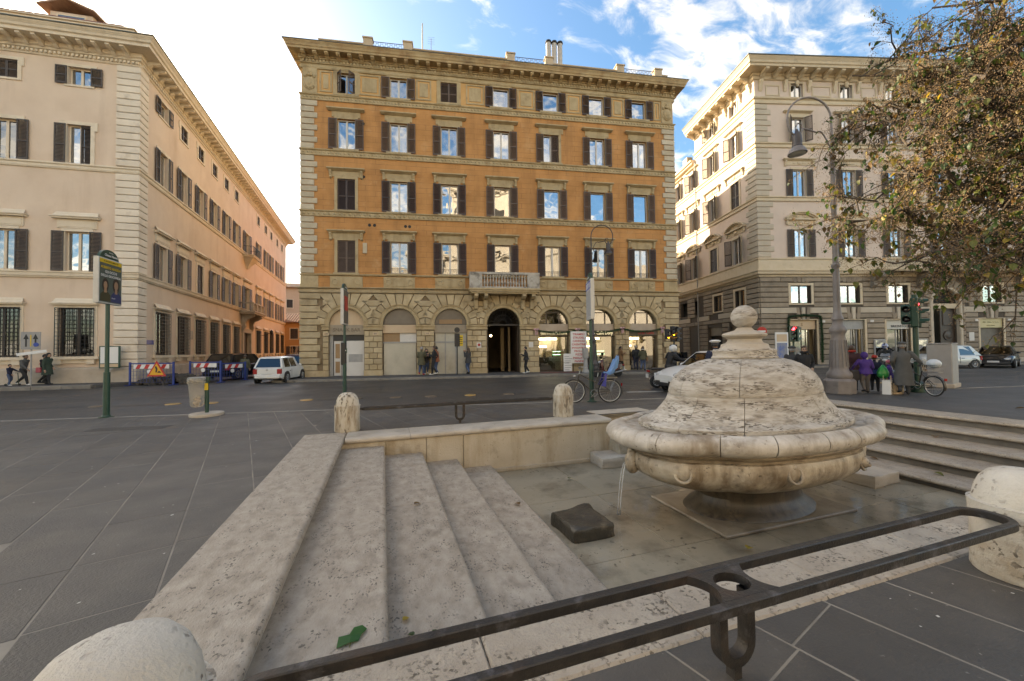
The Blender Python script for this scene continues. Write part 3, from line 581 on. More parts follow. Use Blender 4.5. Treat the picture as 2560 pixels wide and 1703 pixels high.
def window(fac,x,z,w,h,st,wm,shut='open',sm=None,sw=None,hood=None,hz=.64,hw=2.1,sashm=None,pm=None,curtain=None,mull=1,fwd=.17,ears=0,sill=True,top=True,t=.05,open_l=True,open_r=True):
    wi=fac.put('window',surround_me(w,h,wm,fwd,t,sill,ears,top),x,0,z)
    P=dict(parent=wi)
    if shut!='closed':
        fac.put('sash',sash_me(w,h,sashm,mull),0,0,0,**P)
        if mull:
            pw=(w-.23)/2
            for s in(-1,1): fac.put('pane',pane_me(pw,h-.14,pm),s*(pw/2+.055),0,.08,**P)
        else: fac.put('pane',pane_me(w-.12,h-.14,pm),0,0,.08,**P)
        if curtain=='full': fac.put('curtain',curtain_me(w-.05,h,m_curt),0,0,0,**P)
        if curtain=='sides':
            for s in(-1,1): fac.put('curtain',curtain_me(.26,h,m_curt),s*(w/2-.16),0,0,**P)
        if curtain=='blind': fac.put('blind',MB().box(-w/2,w/2,.28,.29,h*.55,h).mesh('blind',m_curt),0,0,0,**P)
    if sm:
        q=sw or w/2
        sh=shutter_me(q,h,sm); hw2=w/2
        if shut=='open':
            if open_l: fac.put('shutter',sh,-(hw2+q/2+.02),-t-.03,0,**P)
            if open_r: fac.put('shutter',sh,hw2+q/2+.02,-t-.03,0,**P)
            if not open_r: fac.put('shutter',sh,hw2-q/2,.06,0,**P)
            if not open_l: fac.put('shutter',sh,-hw2+q/2,.06,0,**P)
        elif shut=='closed':
            for s in(-1,1): fac.put('shutter',sh,s*w/4,.04,0,**P)
        elif shut=='ajar':
            for s in(-1,1): fac.put('shutter',sh,s*(w/2-.13),-.16,0,s*R(48),**P)
        elif shut=='angled':
            for s in(-1,1): fac.put('shutter',sh,s*(hw2+.02+q/2*.72),-t-.03-q/2*.65,0,s*R(-42),**P)
    if hood: fac.put('hood',hood_me(hw,hood,wm),0,0,h+hz,**P)
    return wi
def grille_me(w,h,m,nx=9,nz=12):
    def f():
        mb=MB()
        for k in range(nx+1): x=-w/2+w*k/nx; mb.box(x-.012,x+.012,-.14,-.116,-.02,h)
        for k in range(nz+1): z=h*k/nz; mb.box(-w/2,w/2,-.146,-.11,z-.011,z+.011)
        for s in(-1,1):
            for z in(.1,h-.1): mb.box(s*w/2-.012,s*w/2+.012,-.13,.0,z-.012,z+.012)
        return mb.mesh('grille',m)
    return cached(('gr',round(w,2),round(h,2)),f)
m_curt=mat('white_curtain',(.72,.7,.66),(.6,.58,.54),ns=3,rough=.9)
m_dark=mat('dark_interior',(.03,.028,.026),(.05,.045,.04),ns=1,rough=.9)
m_glass=glass('window_glass',(.55,.58,.62),.2,.12)
m_glass2=glass('window_glass_mirror',(.42,.46,.52),.36,.2)
m_glass3=glass('dim_window_glass',(.5,.5,.5),.05,.1)
m_shopg=glass('shop_glass',(.85,.86,.85),.1,.05)
m_white=mat('white_window_paint',(.7,.68,.64),(.62,.6,.56),ns=6,rough=.5)
m_shutA=mat('brown_shutter',(.1,.062,.043),(.13,.085,.06),ns=5,rough=.55,var=.12)
m_shutB=mat('dark_brown_shutter',(.05,.031,.026),(.07,.044,.036),ns=5,rough=.5,var=.12)
m_shutC=mat('umber_shutter',(.062,.045,.034),(.085,.062,.047),ns=5,rough=.55,var=.1)
m_ochre=mat('ochre_plaster',(.45,.205,.065),(.62,.3,.105),ns=.9,rough=.85,bump=.3,bs=25,dirt=((.64,.38,.18),1.1,.56,.7),grime=((.33,.155,.055),(1.3,1.3,.2),.5,.6),brick=(1.25,.345,(.27,.13,.05),(.58,.29,.1)))
m_ochreP=mat('pale_ochre_plaster',(.62,.35,.13),(.7,.42,.18),ns=1.5,rough=.85,bump=.2,bs=25,dirt=((.5,.26,.1),1,.56,.6))
m_tufa=mat('tan_stone_trim',(.42,.31,.165),(.54,.42,.25),ns=2,rough=.8,bump=.35,bs=30,dirt=((.24,.17,.09),1.6,.55,.75),grime=((.3,.21,.1),(2.5,2.5,.35),.52,.6))
m_tufaB=mat('tan_stone_block',(.43,.32,.175),(.57,.455,.29),ns=1.7,rough=.82,bump=.4,bs=28,dirt=((.25,.18,.1),1.2,.56,.7),var=.13)
m_quoin=mat('pale_quoin_stone',(.5,.41,.28),(.6,.52,.39),ns=1.5,rough=.82,bump=.3,bs=30,dirt=((.3,.23,.15),1.2,.56,.7),var=.1)
m_corn=mat('weathered_cornice',(.44,.3,.15),(.56,.43,.25),ns=1.2,rough=.85,bump=.35,bs=20,dirt=((.3,.16,.07),1.1,.5,.75),grime=((.16,.115,.07),(.8,.8,2.4),.55,.7))
m_joint2=mat('rusticated_joint',(.2,.145,.08),(.28,.2,.12),ns=2,rough=.9)
m_iron2=mat('black_ironwork',(.02,.02,.02),(.035,.033,.03),ns=8,rough=.5,metal=.3)
m_roof=mat('roof_tile',(.3,.17,.11),(.42,.26,.17),ns=2.5,rough=.85,bump=.5,bs=12,stretch=(6,1,1))
m_lead=mat('weathered_copper_edge',(.09,.1,.085),(.14,.14,.12),ns=2,rough=.6)
m_wood=mat('dark_wood',(.035,.022,.014),(.06,.037,.023),ns=4,rough=.45)
# ------------------------------------------------------------------ ochre building
W=24.88; DEP=17
OB=thing('apartment_building','ochre five storey building with brown shutters facing the square','building',(-4.69,26.41,0),R(-9.5))
F=Fac(OB); BAY=[2.62,5.80,8.99,12.43,15.84,19.12,22.27]
ow=1.06; holes=[]; win=[]
for i,b in enumerate(BAY):
    for fl,(z,h) in enumerate(((6.5,2.04),(10.42,1.98),(14.26,1.93),(17.76,1.36))):
        holes.append((b-ow/2,b+ow/2,z,z+h)); win.append((i,fl,b,z,h))
wall(MB(),0,W,5.3,17.3,[h for h in holes if h[2]<17],.32).obj('wall',m_ochre,None,M=None) if False else F.put('wall',wall(MB(),0,W,5.3,17.3,[h for h in holes if h[2]<17],.32).mesh('wall',m_ochre))
F.put('attic_wall',wall(MB(),0,W,17.3,20.1,[h for h in holes if h[2]>17],.32).mesh('attic_wall',m_ochreP))
mb=MB(); mb.quad((0,0,0),(0,DEP,0),(0,DEP,20.2),(0,0,20.2)); mb.quad((W,0,0),(W,DEP,0),(W,DEP,20.2),(W,0,20.2)); mb.quad((0,DEP,0),(W,DEP,0),(W,DEP,20.2),(0,DEP,20.2)); F.put('side_wall',mb.mesh('side_wall',m_quoin))
F.put('rear_wing',MB().box(.3,W-.3,DEP-.2,DEP+24,0,17.6).mesh('rear_wing',m_ochre))  # unseen mass added behind, height set to shade the right-hand side wall
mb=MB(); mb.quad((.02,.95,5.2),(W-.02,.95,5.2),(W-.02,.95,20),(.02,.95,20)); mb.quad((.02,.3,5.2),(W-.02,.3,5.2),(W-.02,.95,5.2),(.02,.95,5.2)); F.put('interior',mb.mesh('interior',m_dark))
mb=MB(); mb.quad((-.6,-.6,20.47),(W+.6,-.6,20.47),(W+.6,DEP,20.47),(-.6,DEP,20.47)); F.put('roof',mb.mesh('roof',m_lead))
path=[(0,DEP),(0,0),(W,0),(W,DEP)]
# cornice, dentils, strings
F.put('cornice',sweep(path,[(0,19.9),(.14,19.92),(.14,20.02),(.62,20.03),(.64,20.14),(.68,20.17),(.72,20.28),(.79,20.38),(.8,20.42),(0,20.5)]).mesh('cornice',m_corn))
F.put('cornice_edge',sweep(path,[(.72,20.424),(.83,20.426),(.83,20.46),(.2,20.5)]).mesh('cornice_edge',m_lead))
F.put('frieze_moulding',sweep(path,[(0,19.2),(.07,19.22),(.1,19.29),(.1,19.36),(.05,19.38),(.05,19.5),(.14,19.53),(.14,19.57),(.07,19.58),(.07,19.76),(.15,19.78),(.15,19.87),(0,19.9)]).mesh('frieze_moulding',m_tufa))
mb=MB(); k=0
while k*.2<W-.2: mb.box(.08+k*.2,.19+k*.2,-.14,-.06,19.6,19.75); k+=1
F.put('dentils',mb.mesh('dentils',m_tufa),kind='stuff')
mp_=((-.14,20.03),(-.56,20.03),(-.58,19.93),(-.48,19.86),(-.34,19.84),(-.24,19.77),(-.14,19.72))
md=MB().rings([[(-.11,y,z) for y,z in mp_],[(.11,y,z) for y,z in mp_]]).mesh('modillion',m_corn)
for k in range(37): F.put('modillion',md,.22+k*(W-.44)/36)
for k in range(3): F.put('modillion',md,0,.5+k*.75,0,R(-90)); F.put('modillion',md,W,.5+k*.75,0,R(90))
def string(z0,z1,d,name='string_course',m=m_tufa):
    h=z1-z0; return F.put(name,sweep(path,[(0,z0),(d*.5,z0+.01),(d*.6,z0+.06),(d*.45,z0+.08),(d*.45,z1-.1),(d*.8,z1-.07),(d,z1-.04),(d,z1),(0,z1+.03)]).mesh(name,m))
string(17.24,17.62,.14); string(13.78,14.17,.14); string(9.98,10.36,.14); string(5.24,5.58,.26,m=m_tufaB); F.put('sill_moulding',sweep(path,[(0,6.3),(.1,6.34),(.12,6.42),(0,6.44)]).mesh('sill_moulding',m_tufa))
for z,r,st in ((10.16,.09,.3),(13.97,.07,.24),(17.43,.07,.22)):     # carved running ornament of the strings
    mb=MB(); k=0
    while k*st<W-.2: mb.ball((.15+k*st,-.07,z),r,6,4,1,.45,1); k+=1
    F.put('carved_band',mb.mesh('carved_band',m_tufa,60),kind='stuff')
# quoins
for i,(x0,x1) in enumerate(((0,1),(W,-1))):
    for a,b,n in ((6.44,9.98,9),(10.37,13.78,9),(14.18,17.24,8),(.45,5.24,12)):
        hh=(b-a)/n
        for k in range(n):
            ln=(.98 if k%2 else .8)+(.22 if b<6 else 0); t=.07 if b>6 else .1
            key=('q',i,round(hh,3),round(ln,2),t)
            me=cached(key,lambda:MB().cbox(min(0,x1*ln) if x1>0 else -ln,max(0,ln) if x1>0 else 0,-t,.4,.022,hh-.022,.022).mesh('quoin_block',m_quoin if b>6 else m_tufaB))
            F.put('quoin_block',me,x0-x1*t*.9,0,a+hh*k)
F.put('corner_panel',MB().cbox(-.06,.98,-.06,.3,5.6,6.3,.02).mesh('corner_panel',m_tufa)); F.put('corner_panel',MB().cbox(W-.98,W+.06,-.06,.3,5.6,6.3,.02).mesh('corner_panel',m_tufa))
F.put('plinth',MB().box(-.12,1.4,-.14,.3,0,.45).mesh('plinth',m_tufaB)); F.put('plinth',MB().box(W-1.35,W+.12,-.14,.3,0,.45).mesh('plinth',m_tufaB))
# coats of arms at the attic corners
for x in (.5,W-.5):
    F.put('corner_panel',MB().cbox(x-.42,x+.42,-.08,.002,17.66,19.24,.02).mesh('corner_panel',m_tufa))
    mb=MB(); mb.ball((x,-.1,18.28),.3,14,8,1,.35,1.25); mb.ball((x,-.16,18.3),.18,10,8,1,.4,1.3); mb.ball((x,-.12,18.78),.16,10,6,1.1,.5,.7); mb.ball((x,-.12,18.96),.1,8,6,1,.6,1)
    for s in(-1,1): mb.ball((x+s*.27,-.1,18.72),.1,8,6,1,.5,1.1); mb.ball((x+s*.26,-.1,18.1),.07,8,6,1,.5,1.6)
    for q in range(-2,3): mb.ball((x+q*.09,-.1,17.85+abs(q)*.05),.05,6,4)
    F.put('coat_of_arms',mb.mesh('coat_of_arms',m_tufa,60))
# windows
for i,fl,b,z,h in win:
    kw=dict(sashm=m_white,pm=m_glass2 if fl>=1 else m_glass,sw=.5)
    if fl==0:
        if i==0: window(F,b,z,ow,h,0,m_tufa,'closed',m_shutA,hood='console',hz=.55,**{**kw,'sw':.53})
        else: window(F,b,z,ow,h,0,m_tufa,'open',m_shutB,hood='console',hz=.6,curtain='full' if i not in(3,) else 'blind',mull=0 if i==3 else 1,**kw)
        if i!=0 and i!=3:
            mb=MB()
            for q in range(11): mb.box(-.5+q*.1-.006,-.5+q*.1+.006,-.035,-.025,.02,.34)
            mb.box(-.53,.53,-.04,-.02,.33,.35); F.put('guard_rail',mb.mesh('guard_rail',m_iron2),b,0,z)
    elif fl==1:
        if i==0: window(F,b,z,ow,h,0,m_tufa,'closed',m_shutB,hood='console',hz=.58,**{**kw,'sw':.53})
        else: window(F,b,z,ow,h,0,m_tufa,'open',m_shutB if i in(1,2) else m_shutA,hood='console',hz=.6,mull=1 if i in(1,2) else 0,curtain='full' if i==2 else None,**kw)
    elif fl==2: window(F,b,z,ow,h,0,m_tufa,'open',m_shutA,hood='slab',hz=.56,curtain={2:'sides',3:'full',4:'sides',5:'full',6:'full'}.get(i),open_r=i!=4,**kw)
    else:
        if i==0: window(F,b,z,ow,h,0,m_tufa,'ajar',m_shutA,**kw)
        elif i==2: window(F,b,z,ow,h,0,m_tufa,'closed',m_shutA,**{**kw,'sw':.53})
        else: window(F,b,z,ow,h,0,m_tufa,'open',m_shutA if i==1 else m_shutB,mull=1 if i==1 else 0,curtain=None if i==1 else 'sides',**kw)
# attic panels between windows
def panel(x0,x1,z0,z1):
    mb=MB(); t=.09
    for a,b,c,d in ((x0,x0+t,z0,z1),(x1-t,x1,z0,z1),(x0+t,x1-t,z0,z0+t),(x0+t,x1-t,z1-t,z1)): mb.box(a,b,-.045,.002,c,d)
    mb.box(x0+t+.12,x1-t-.12,-.03,.002,z0+t+.12,z1-t-.12); F.put('attic_panel',mb.mesh('attic_panel',m_tufa))
panel(1.06,1.78,17.82,19.14)
for a,b in zip(BAY,BAY[1:]): panel(a+1.12 if a>5 else a+.75,b-1.12,17.82,19.14)
panel(23.4,23.9,17.82,19.14)
for b in BAY:
    F.put('attic_pilaster',MB().cbox(b-.78,b-.68,-.05,.002,17.64,19.2,.01).mesh('attic_pilaster',m_tufa)); F.put('attic_pilaster',MB().cbox(b+.68,b+.78,-.05,.002,17.64,19.2,.01).mesh('attic_pilaster',m_tufa))
# parapet panels under first-floor windows
for i,b in enumerate(BAY):
    if i==3: continue
    mb=MB(); mb.box(-.96,.96,-.05,.002,5.62,6.28); mb.box(-.4,.4,-.08,-.05,5.7,6.2)
    for s in(-1,1):
        mb.box(s*.68-.24,s*.68+.24,-.07,-.05,5.7,6.2); mb.rings([[(s*.68+r*cos(R(t)),y,5.95+r*sin(R(t))) for t in range(0,360,30)] for r,y in((.2,-.07),(.19,-.1),(.13,-.1),(.12,-.07))],cap0=False,cap1=False)
    F.put('window_apron',mb.mesh('window_apron',m_tufa,30),b)
# small plates, vents
for x,z in ((4.0,9.55),(4.3,9.55),(6.2,9.55),(6.45,9.55),(3.65,12.6),(3.63,16.0)): F.put('vent_hole',MB().rings([[(x+.1*cos(R(t)),-.004,z+.1*sin(R(t))) for t in range(0,360,30)]]+[[(x+.07*cos(R(t)),.0,z+.07*sin(R(t))) for t in range(0,360,30)]]).mesh('vent_hole',m_dark))
F.put('meter_box',MB().cbox(3.6,3.85,-.08,0,7.75,8.4,.01).mesh('meter_box',m_quoin))
# ground floor: arches
AR=1.03; SP=3.27; OP=[(b-AR,b+AR) for b in BAY]; OP[3]=(11.33,13.53)
ah=[(a,b,.05,SP+(b-a)/2) for a,b in OP]
mb=wall(MB(),0,W,0,5.3,ah,.55)
for a,b in OP:      # spandrels close the square openings to arches
    c=(a+b)/2; r=(b-a)/2; n=20; A=[(c+r*cos(pi*k/n),SP+r*sin(pi*k/n)) for k in range(n+1)]
    for k in range(n):
        x0,z0=A[k];x1,z1=A[k+1]; mb.quad((x0,0,z0),(x0,0,SP+r),(x1,0,SP+r),(x1,0,z1)); mb.quad((x0,0,z0),(x1,0,z1),(x1,.55,z1),(x0,.55,z0))
F.put('ground_floor_wall',mb.mesh('ground_floor_wall',m_joint2))
mb=MB(); mb.quad((.02,3.2,0),(11.0,3.2,0),(11.0,3.2,5.2),(.02,3.2,5.2)); mb.quad((13.9,3.2,0),(W,3.2,0),(W,3.2,5.2),(13.9,3.2,5.2)); mb.quad((.02,.5,5.2),(W,.5,5.2),(W,9,5.2),(.02,9,5.2)); mb.quad((11.0,.55,0),(11.0,9,0),(11.0,9,5.2),(11.0,.55,5.2)); mb.quad((13.9,.55,0),(13.9,9,0),(13.9,9,5.2),(13.9,.55,5.2)); mb.quad((11.0,9,0),(13.9,9,0),(13.9,9,5.2),(11,9,5.2))
F.put('interior',mb.mesh('interior',mat('passage_plaster',(.22,.17,.11),(.14,.11,.075),ns=1,rough=.9)))
TB=.085
for i,(a,b) in enumerate(OP):
    c=(a+b)/2; r=(b-a)/2; ri=r+.25; ro=1.72 if i!=3 else 1.6; nv=11
    # archivolt
    n=24; rs=[]
    for q,y in ((r-.003,.1),(r-.003,-.05),(r+.05,-.07),(r+.08,-.05),(r+.17,-.06),(r+.21,-.1),(ri-.004,-.1),(ri-.004,0)): rs.append([(c+q*cos(pi*k/n),y,SP+q*sin(pi*k/n)) for k in range(n+1)])
    F.put('archivolt',MB().rings(rs,close=False).mesh('archivolt',m_tufa,30))
    for k in range(nv):
        t0=pi*k/nv+.012; t1=pi*(k+1)/nv-.012; tm=(t0+t1)/2
        def ro_(t):
            q=(5.21-SP)/max(sin(t),.05); return min(q,2.6) if abs(tm-pi/2)<R(42) else min(ro+(.16 if k%2 else 0),q)
        P=[(c+ri*cos(t0),SP+ri*sin(t0)),(c+ro_(t0)*cos(t0),SP+ro_(t0)*sin(t0)),(c+ro_(t1)*cos(t1),SP+ro_(t1)*sin(t1)),(c+ri*cos(t1),SP+ri*sin(t1))]
        F.put('voussoir',MB().block(P,TB,.03).mesh('voussoir',m_tufaB))
# piers: coursed blocks between openings
edges=[(1.22,OP[0][0])]+[(OP[i][1],OP[i+1][0]) for i in range(6)]+[(OP[6][1],W-1.2)]
for j,(a,b) in enumerate(edges):
    rows=[(.45+k*.35,.45+(k+1)*.35) for k in range(7)]
    for k,(z0,z1) in enumerate(rows):
        cuts=[a+.02,b-.02] if (b-a)<.7 else ([a+.02,(a+b)/2,b-.02] if k%2 else [a+.02,b-.02])
        if (b-a)>1.0 and k%2==0: cuts=[a+.02,a+(b-a)*.28,a+(b-a)*.72,b-.02]
        for p,q in zip(cuts,cuts[1:]): F.put('course_block',MB().block([(p+.012,z0+.014),(q-.012,z0+.014),(q-.012,z1-.014),(p+.012,z1-.014)],TB,.022).mesh('course_block',m_tufaB))
    F.put('plinth',MB().box(a,b,-.13,0,0,.44).mesh('plinth',m_tufaB))
    F.put('impost',MB().box(a-.03,b+.03,-.15,0,2.95,3.03).box(a-.02,b+.02,-.11,0,3.03,3.17).box(a-.05,b+.05,-.18,0,3.17,3.25).mesh('impost',m_tufa))
    # blocks in the spandrels
    for k in range(5):
        z0=3.27+k*.385; z1=z0+.385
        def lim(z,i,sgn):
            if i<0 or i>6: return 1.22 if sgn>0 else W-1.2
            c=(OP[i][0]+OP[i][1])/2; rr=(1.74 if i!=3 else 1.62); d=z-SP
            if d>=rr: return None
            return c+sgn*math.sqrt(rr*rr-d*d)
        L0,L1=lim(z0,j-1,1),lim(z1,j-1,1); R0,R1=lim(z0,j,-1),lim(z1,j,-1)
        if None in(L0,L1,R0,R1): continue
        if R0-L0<.06 and R1-L1<.1: continue
        P=[(L0+.02,z0+.014),(max(R0-.02,L0+.04),z0+.014),(max(R1-.02,L1+.04),z1-.014),(L1+.02,z1-.014)]
        F.put('course_block',MB().block(P,TB,.022).mesh('course_block',m_tufaB))
# balcony over the door
bx0,bx1=10.18,14.68
F.put('balcony_slab',MB().box(bx0,bx1,-1.0,0,5.3,5.42).box(bx0-.05,bx1+.05,-1.08,0,5.42,5.52).box(bx0+.1,bx1-.1,-.9,0,5.2,5.3).mesh('balcony_slab',m_tufaB))
m_bal=mat('weathered_balustrade',(.4,.36,.3),(.55,.5,.43),ns=3,rough=.8,bump=.3,bs=30,dirt=((.1,.085,.07),2.3,.5,.85))
F.put('balustrade_rail',MB().box(bx0,bx1,-1.02,-.8,6.4,6.54).box(bx0,bx1,-1.0,-.82,5.525,5.62).box(bx0,bx0+.22,-.8,0,6.4,6.54).box(bx1-.22,bx1,-.8,0,6.4,6.54).mesh('balustrade_rail',m_bal))
for x in (bx0,bx1-.8): F.put('balustrade_pier',MB().cbox(x,x+.8,-1.0,-.82,5.62,6.4,.01).mesh('balustrade_pier',m_bal))
bl=MB().lathe([(.05,0),(.05,.05),(.035,.08),(.06,.16),(.078,.25),(.05,.38),(.034,.52),(.045,.6),(.03,.63),(.05,.68),(.05,.78)],10).mesh('baluster',m_bal,40)
for k in range(15): F.put('baluster',bl,bx0+.95+k*(bx1-bx0-1.9)/14,-.91,5.62)
for x in (10.5,11.12,13.58,14.2):
    P=[(0,5.2),(-.85,5.2),(-.88,5.05),(-.7,4.9),(-.4,4.85),(-.3,4.6),(-.22,4.3),(0,4.2)]
    F.put('balcony_console',MB().rings([[(x,y,z) for y,z in P],[(x+.24,y,z) for y,z in P]]).mesh('balcony_console',m_tufaB))
# portal passage, fanlight
mb=MB(); c=12.43; r=1.1
for k in range(13):
    t=pi*k/12; mb.tube([(c+.25*cos(t),.3,SP+.1+.25*sin(t)),(c+r*.98*cos(t),.3,SP+.02+r*.98*sin(t))],.014,5)
for q in(.25,.55,.85): mb.tube([(c+r*q*cos(R(t)),.3,SP+.06+r*q*sin(R(t))) for t in range(0,181,12)],.014,5)
mb.box(c-r,c+r,.26,.34,SP-.06,SP+.05); F.put('fanlight_grille',mb.mesh('fanlight_grille',m_iron2))
F.put('door_leaf',MB().cbox(11.36,11.44,.4,1.45,.05,SP-.06,.01).mesh('door_leaf',m_wood)); F.put('door_leaf',MB().cbox(13.42,13.5,.4,1.45,.05,SP-.06,.01).mesh('door_leaf',m_wood))
F.put('inner_column',MB().box(12.75,13.0,4.0,4.25,0,SP).box(13.2,13.35,3.2,3.4,0,SP).mesh('inner_column',mat('passage_stone',(.4,.3,.18),rough=.8)))
m_lampe=mat('lit_passage_lamp',(1,.85,.6),emit=((1,.8,.5),9)); F.put('hanging_lamp',MB().ball((11.75,1.6,2.6),.07,10,8).mesh('hanging_lamp',m_lampe,180)); F.put('lamp_bracket',MB().cyl((11.75,1.6,2.66),(11.75,1.6,3.3),.008,n=5).mesh('lamp_bracket',m_iron2))
# shop fronts
m_cream=mat('cream_board',(.66,.5,.33),(.58,.42,.27),ns=1.5,rough=.7,dirt=((.45,.33,.2),1,.6,.5)); m_wht=mat('white_board',(.7,.67,.62),(.62,.59,.54),ns=1.2,rough=.6,dirt=((.42,.39,.34),1.4,.6,.6)); m_paper=mat('papered_window',(.44,.41,.33),(.56,.52,.42),ns=1,rough=.35,dirt=((.3,.28,.22),.9,.52,.6)); m_grey=mat('grey_metal',(.3,.3,.29),(.38,.37,.35),ns=4,rough=.5); m_fascia=mat('stone_fascia',(.3,.24,.17),(.4,.33,.24),ns=3,rough=.7); m_black=mat('black_paint',(.02,.02,.02),rough=.5); m_brownb=mat('brown_board',(.38,.24,.12),(.33,.2,.1),ns=3,rough=.7)
def lunette(i,m,y=.2,name='lunette'):
    a,b=OP[i]; c=(a+b)/2; r=AR; n=20; F.put(name,MB().plate([(c+r*cos(pi*k/n),SP+r*sin(pi*k/n)) for k in range(n+1)],y,y+.03).mesh(name,m))
def rectp(name,x0,x1,z0,z1,m,y0=.15,y1=.2): return F.put(name,MB().box(x0,x1,y0,y1,z0,z1).mesh(name,m))
a,b=OP[0]; lunette(0,m_cream); rectp('fascia',a,b,2.65,SP,m_fascia,.02,.2); text(OB,'SNACK BAR',.3,((a+b)/2,.015,2.95),mat('bronze_letters',(.17,.125,.08),rough=.5),bold=.006)
rectp('transom',a+.2,b,2.3,2.64,m_black); rectp('door_frame',a,a+.2,.1,2.64,m_grey); rectp('board',a+1.0,b-.02,.1,2.28,m_wht,.1,.16); rectp('door',a+.24,a+.66,.12,2.28,m_wht,.2,.24); rectp('door_pane',a+.32,a+.58,.3,1.0,m_brownb,.19,.2); rectp('door_pane',a+.32,a+.58,1.2,2.1,m_brownb,.19,.2); rectp('door',a+.7,a+.95,.12,2.28,m_grey,.12,.16); rectp('notice',a+1.12,b-.1,.95,1.45,m_grey,.094,.1)
for i in (1,2):
    a,b=OP[i]; lunette(i,mat('dusty_glass',(.1,.085,.07),(.15,.13,.11),ns=2,rough=.3)); rectp('fascia',a,b,2.75,SP,m_fascia if i==2 else m_cream,.05,.2); rectp('lunette_bar',a,b,SP-.03,SP+.06,m_black,.12,.2)
    if i==1: rectp('board',a+.01,(a+b)/2,2.2,2.74,m_brownb); rectp('board',(a+b)/2,b-.01,2.2,2.74,m_wht); rectp('papered_pane',a+.04,b-.04,.1,2.1,m_paper); rectp('frame_bar',a,b,2.1,2.2,m_grey,.12,.2)
    else:
        rectp('frame_bar',a,b,2.1,2.2,m_grey,.12,.2)
        for k in range(3): rectp('papered_pane',a+.04+k*.68,a+.64+k*.68,.1,2.1,m_paper); rectp('papered_pane',a+.04+k*.68,a+.64+k*.68,2.2,2.74,m_paper); rectp('frame_bar',a+.64+k*.68,a+.72+k*.68,.1,2.74,m_grey,.12,.2)
        rectp('lunette_board',a+.3,b-.3,SP+.06,SP+.35,m_brownb,.16,.19)
m_cafe=mat('cafe_back_wall',(.4,.33,.22),(.5,.4,.27),ns=1,rough=.6); m_strip=mat('lit_ceiling_strip',(1,.95,.85),emit=((1,.9,.7),7)); m_green=mat('lit_green_display',(.5,1,.7),emit=((.35,1,.6),2.2)); m_sign=mat('cream_sign_letters',(.8,.74,.55),rough=.5,emit=((.9,.8,.5),.25)); m_red=mat('red_letters',(.55,.05,.03),rough=.5); m_sgnb=mat('dark_fascia',(.1,.075,.05),(.15,.11,.07),ns=2,rough=.5)
for i in (4,5,6):
    a,b=OP[i]; lunette(i,m_glass,.25,'lunette_pane'); rectp('fascia',a,b,2.86,SP+.03,mat('pink_stone_fascia',(.42,.32,.23),(.5,.4,.3),ns=2,rough=.6),.05,.2); rectp('sign_board',a,b,2.5,2.85,m_sgnb,.0,.15)
    c=(a+b)/2
    mb=MB(); mb.box(c-.48,c-.42,.2,.26,SP,SP+.9); mb.box(c+.42,c+.48,.2,.26,SP,SP+.9); mb.box(c-AR,c+AR,.2,.26,SP,SP+.06); mb.box(c-.45,c+.45,.2,.26,SP+.8,SP+.86); F.put('lunette_frame',mb.mesh('lunette_frame',m_wood))
    rectp('shop_pane',a+.06,b-.06,.1,2.5,m_shopg,.3,.31); mb=MB(); mb.box(a,a+.06,.26,.34,.05,2.5); mb.box(b-.06,b,.26,.34,.05,2.5); mb.box(a,b,.26,.34,2.44,2.5); mb.box(a,b,.26,.34,.05,.12); F.put('shop_frame',mb.mesh('shop_frame',m_wood))
    F.put('back_wall',MB().box(a-.6,b+.6,2.7,2.75,.05,3.1).mesh('back_wall',m_cafe))
    F.put('counter',MB().cbox(a+.1,b-.1,1.6,2.1,.05,1.05,.02).mesh('counter',m_sgnb)); F.put('light_strip',MB().box(a+.2,b-.2,2.3,2.4,2.3,2.42).mesh('light_strip',m_strip)); F.put('light_strip',MB().box(a+.4,a+.9,1.6,1.7,1.75,1.85).mesh('light_strip',m_strip))
    mb=MB()
    for k in range(9): q=rnd.uniform(a+.15,b-.15); mb.cyl((q,1.8,1.05),(q,1.8,1.05+rnd.uniform(.15,.42)),.045,.03,6)
    F.put('bottles',mb.mesh('bottles',m_black,40))
    if i<6: F.put('display_light',MB().box(b-.75,b-.2,1.35,1.4,1.2,1.24).box(b-.75,b-.2,1.35,1.4,1.42,1.45).mesh('display_light',m_green))
c=[(x+y)/2 for x,y in OP]
text(OB,'Gastronomia Pasticceria',.25,(c[4],-.006,2.68),m_sign,sx=.74,bold=.004); text(OB,'Gran Caffe Dory',.33,(c[5],-.006,2.68),m_sign,sx=.8,bold=.005); text(OB,'Gran Caffè',.3,(c[6]+.2,-.006,2.68),m_red,sx=.9,bold=.005)
for i,s in enumerate(('200','','')): 
    xx=(1.45,4.35,7.55)[i]; F.put('number_plate',MB().box(xx-.16,xx+.16,-.1,-.086,2.62,2.8).mesh('number_plate',m_cream))
    if s: text(OB,s,.14,(xx,-.103,2.71),m_black)
    else: F.put('number_mark',MB().box(xx-.09,xx-.03,-.103,-.1,2.66,2.76).box(xx+.0,xx+.06,-.103,-.1,2.66,2.76).mesh('number_mark',m_fascia))
m_lit=mat('red_ring_paint',(.5,.05,.04),rough=.5)
F.put('notice_plate',MB().box(10.65,10.95,-.1,-.088,1.75,2.1).mesh('notice_plate',m_wht)); F.put('no_parking_disc',MB().lathe([(.09,0),(.09,.006)],16).mesh('no_parking_disc',m_lit)).matrix_basis=T(10.8,-.102,1.95)@Matrix.Rotation(pi/2,4,'X')
F.put('notice_plate',MB().box(14.1,14.4,-.1,-.088,1.75,2.1).mesh('notice_plate',m_wht))
